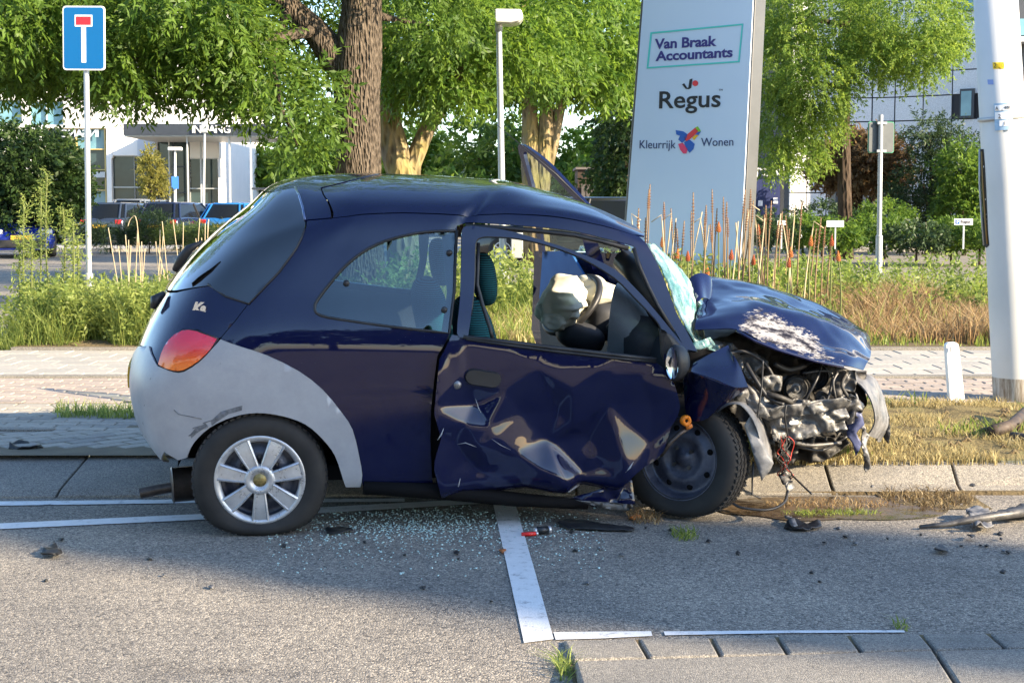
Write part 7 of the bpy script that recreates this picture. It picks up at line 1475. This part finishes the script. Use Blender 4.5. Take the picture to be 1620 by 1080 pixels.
shard('bracket_scrap', 'broken dark bracket lying in front of the wreck', 'debris', BP, [(1240, 836), (1252, 826), (1262, 832), (1296, 828), (1300, 838), (1270, 842), (1255, 842)], 0, .02, .02)
shard('grey_sliver', 'thin grey sliver leaning on the broken dark bracket', 'debris', MATS['scraped_bumper'], [(1240, 823), (1248, 824), (1262, 838), (1254, 842)], 0, .03, .01)
shard('rubber_scrap', 'small black lump alone on the shaded asphalt', 'debris', BP, [(1478, 876), (1486, 868), (1496, 869), (1500, 877), (1490, 879)], 0, .02, .014)
shard('pointed_scrap', 'tiny pointed black scrap near the torn bumper plate', 'debris', BP, [(1530, 856), (1536, 851), (1542, 855), (1538, 858)], 0, .02, .012)
shard('bumper_plate', 'torn grey bumper plate with a long bent bar', 'debris', MATS['scraped_bumper'], [(1527, 822), (1552, 817), (1562, 822), (1572, 842), (1556, 844), (1542, 846)], 0, .04, .02)
o = MB().tube([gnd(1455, 833, .012), gnd(1500, 829, .02), gnd(1535, 822, .04), gnd(1580, 815, .05), gnd(1640, 806, .06)], [.008, .012, .016, .02, .022], 8).build('bent_bar', STEEL, None, True); tag(o, 'long bent grey bar running out from the torn bumper plate', 'debris')
shard('dark_panel', 'black panel piece under the long bent bar', 'debris', BP, [(1566, 824), (1600, 812), (1660, 803), (1660, 822), (1600, 827)], 0, .03, .012)
for k in range(46):
    a, b = rnd.choice([(rnd.uniform(30, 780), rnd.uniform(855, 960)), (rnd.uniform(880, 1600), rnd.uniform(815, 930)), (rnd.uniform(880, 1600), rnd.uniform(835, 880)), (rnd.uniform(1150, 1600), rnd.uniform(742, 790))]); r_ = rnd.uniform(2, 5.5)
    shard('plastic_crumb', 'small dark crumb of broken plastic on the asphalt', 'debris', rnd.choice([BP, BP, CAST, MATS['scraped_bumper']]), [(a - r_, b), (a - r_ * .2, b - r_ * .5), (a + r_, b - r_ * .1), (a + r_ * .3, b + r_ * .4)], .0 if b > 790 else .05, .009, .006, 'plastic crumbs', .01)
# pocket torch and red tool
c = gnd(860, 845, 0); d_ = gnd(872, 843, 0) - gnd(848, 845, 0); T = thing('spray_can', 'small silver and black cylinder lying by the red object', 'can', c); u_ = d_ / np.linalg.norm(d_)
MB().tube([-u_ * .032 + [0, 0, .018], u_ * .018 + [0, 0, .018]], .017, 16).build('barrel', mat('can_black', (.02, .02, .022), .35, .2), T, True); MB().tube([u_ * .018 + [0, 0, .018], u_ * .03 + [0, 0, .018]], .0165, 16).build('cap', mat('can_silver', (.6, .6, .62), .3, .7), T, True); MB().tube([-u_ * .04 + [0, 0, .018], -u_ * .032 + [0, 0, .018]], .014, 16).build('end', MATS['can_silver'], T, True)
c = gnd(838, 848, 0); T = thing('red_lighter', 'small bright red object on the white line', 'lighter', c); MB().tube([np.array([-.033, -.008, .010]), np.array([.025, .006, .010])], .0085, 10).build('body', mat('red_plastic', (.62, .015, .012), .3), T, True); MB().tube([np.array([.025, .006, .010]), np.array([.034, .008, .010])], .008, 10).build('tip', MATS['can_silver'], T, True)
# shattered window glass
n = 2600; a = np.concatenate([rs.normal(660, 95, n * 5 // 9), rs.uniform(420, 960, n * 4 // 9)]); b = np.concatenate([rs.normal(826, 14, n * 5 // 9), rs.normal(845, 26, n * 4 // 9)]); k = (b > 800) & (b < 930); a, b = a[k], b[k]; n = len(a)
C = np.array([gnd(x, y, 0) for x, y in zip(a, b)]); s_ = .0014 + .0026 * rs.rand(n) ** 2; th = rs.rand(n) * 6.28; R_ = np.stack([np.cos(th), np.sin(th), 0 * th], 1); Q_ = np.stack([-np.sin(th), np.cos(th), 0 * th], 1); U_ = np.array([0, 0, 1.]) + rs.randn(n, 3) * .25
vs = np.stack([C + R_ * (i * s_)[:, None] + Q_ * (j * s_ * .8)[:, None] + U_ * ((s_ * 1.1) * (kz))[:, None] + [0, 0, .0005] for kz in (0, 1) for j in (-1, 1) for i in (-1, 1)], 1).reshape(-1, 3); i_ = np.arange(n)[:, None] * 8
fs = np.concatenate([i_ + f for f in ([4, 5, 7, 6], [0, 1, 5, 4], [2, 6, 7, 3], [0, 4, 6, 2], [1, 3, 7, 5])]); GC = mat('glass_crumb', (.38, .52, .49), .12, 0, .8); o = link('glass_crumbs', fast('glass_crumbs', vs, fs), GC); stuff(o, 'pale green crumbs of shattered window glass under the door', 'glass')
TURF = leafmat('torn_turf', (.06, .04, .02), (.28, .21, .10), .2)
# puddle, mud and torn turf by the kerb
def m_pud():
    m = mat('oily_water', (.035, .022, .012), .06, 0, .6); v = coords(m); n = noise(m, v, 7, 6, .7); L = m.node_tree.links; r = ramp(m, n.outputs['Fac'], [(.4, (.03, .03, .03)), (.62, (.5, .5, .5))]); L.new(r.outputs[0], m.node_tree.nodes['Principled BSDF'].inputs['Roughness']); r2 = ramp(m, n.outputs['Fac'], [(.4, (.03, .02, .012)), (.7, (.14, .095, .05))]); L.new(r2.outputs[0], m.node_tree.nodes['Principled BSDF'].inputs['Base Color']); bump(m, noise(m, v, 90, 4).outputs['Fac'], .06, .002); return m
pp2 = [(1120, 800), (1160, 790), (1230, 786), (1300, 785), (1380, 786), (1440, 790), (1490, 797), (1500, 808), (1470, 818), (1400, 822), (1330, 821), (1260, 824), (1200, 816), (1150, 812)]
g = np.array([gnd(x, y, .004) for x, y in densify_smooth(pp2 + [pp2[0]], 4)[:-1]]); v2, tr = cdt(g[:, :2], [], .06); o = link('puddle', fast('puddle', np.c_[v2, np.full(len(v2), .0045)], tr), m_pud()); struct(o)
if o.data.polygons[0].normal.z < 0: o.data.flip_normals()
for (x0, y0, x1, y1, n_, hh, mt_, nm, lb) in ((1390, 772, 1545, 806, 1800, .05, TURF, 'torn_turf', 'heap of torn dry grass and mud in the gutter'), (1060, 838, 1104, 858, 260, .05, GM, 'grass_tuft', 'torn green grass tuft lying on the asphalt'), (990, 812, 1050, 832, 420, .06, GD, 'straw_scrap', 'straw caught beneath the front wheel'), (880, 1040, 906, 1082, 220, .06, GW, 'kerb_tuft', 'weed tuft at the end of the near kerb'), (1410, 985, 1440, 1000, 70, .04, GM, 'joint_tuft', 'tiny green tuft in the near kerb joint'), (1200, 790, 1420, 806, 700, .03, GD, 'gutter_straw', 'straw floating in the brown puddle'), (1230, 808, 1400, 817, 600, .025, GM, 'reflection_blades', 'green blades put in for the grass reflection on the puddle')):  # last entry: blades added as the green reflection on the water
    c0, c1 = gnd((x0 + x1) / 2, (y0 + y1) / 2, 0), gnd(x1, y0, 0); rx = abs(gnd(x1, (y0 + y1) / 2)[0] - c0[0]); ry = abs(gnd(x0, y0)[1] - gnd(x0, y1)[1]) / 2
    v, f, var = blades(n_, c0[0] - rx, c0[0] + rx, c0[1] - ry, c0[1] + ry, .01, hh, .004, 1.8, lambda x, y: ((x - c0[0]) / rx) ** 2 + ((y - c0[1]) / ry) ** 2 < .5 + .5 * rs.rand(len(x)), .002); v[:, 2] = np.maximum(v[:, 2], .002); st(nm, v, f, var, mt_, lb)
o = gridsheet('mud_heap', *[gnd(1395, 790)[0], gnd(1545, 790)[0]], gnd(1400, 806)[1], gnd(1400, 774)[1] , 40, 14, .004, SOIL, .022, 9.); tag(o, 'low ridge of brown mud washed along the kerb foot', 'mud')
# wreck parts thrown onto the verge
T = thing('thrown_axle', 'rusty twisted pipe and bracket thrown onto the dry verge', 'debris', gnd(1590, 690, GZ)); c = gnd(1590, 690, GZ)
RUST = m_metal('rusty_iron', (.03, .022, .017), (.10, .075, .06), .7, .3, 20)
def vp(a, b, h): return gnd(a, b + h * 220 * 0, GZ) - c + np.array([0, 0, h])
MB().tube([vp(1570, 697, .05), vp(1600, 690, .06), vp(1650, 668, .15)], [.035, .032, .03], 12).build('pipe', RUST, T, True); MB().tube([vp(1600, 699, .03), vp(1640, 705, .03)], .025, 10).build('pipe_end', RUST, T, True)
def vsheet(pl, m, amp, nm):
    g = np.array([dep(a, b, c[1] - .03) for a, b in pl]) - c; v2, tr = cdt(g[:, [0, 2]], [], .02); co = np.stack([v2[:, 0], np.zeros(len(v2)), np.maximum(v2[:, 1], .003)], 1); co[:, 1] += amp * (vnoise(co + 3, 16) + .5 * vnoise(co, 40)); o = link(nm, fast(nm, co, tr), m, T); s = o.modifiers.new('thick', 'SOLIDIFY'); s.thickness = .006
vsheet([(1551, 696), (1549, 682), (1560, 678), (1576, 677), (1588, 684), (1590, 694), (1572, 698)], STEEL, .05, 'bracket'); vsheet([(1586, 690), (1592, 678), (1604, 682), (1608, 672), (1616, 668), (1618, 690), (1600, 697)], RUST, .04, 'bracket')
for k in range(40):
    a, b = rnd.uniform(1400, 1610), rnd.uniform(655, 722); s2 = rnd.uniform(.012, .03); p_ = gnd(a, b, GZ); o = MB().tube([(-s2, 0, .008), (0, s2 * .4, .02 + s2 * .2), (s2, 0, .006)], [s2 * .3, s2 * .6, s2 * .25], 6).build('clod', SOIL, None, False, p_); tag(o, 'small clod of dark earth thrown on the verge', 'clod', 'clods of earth')
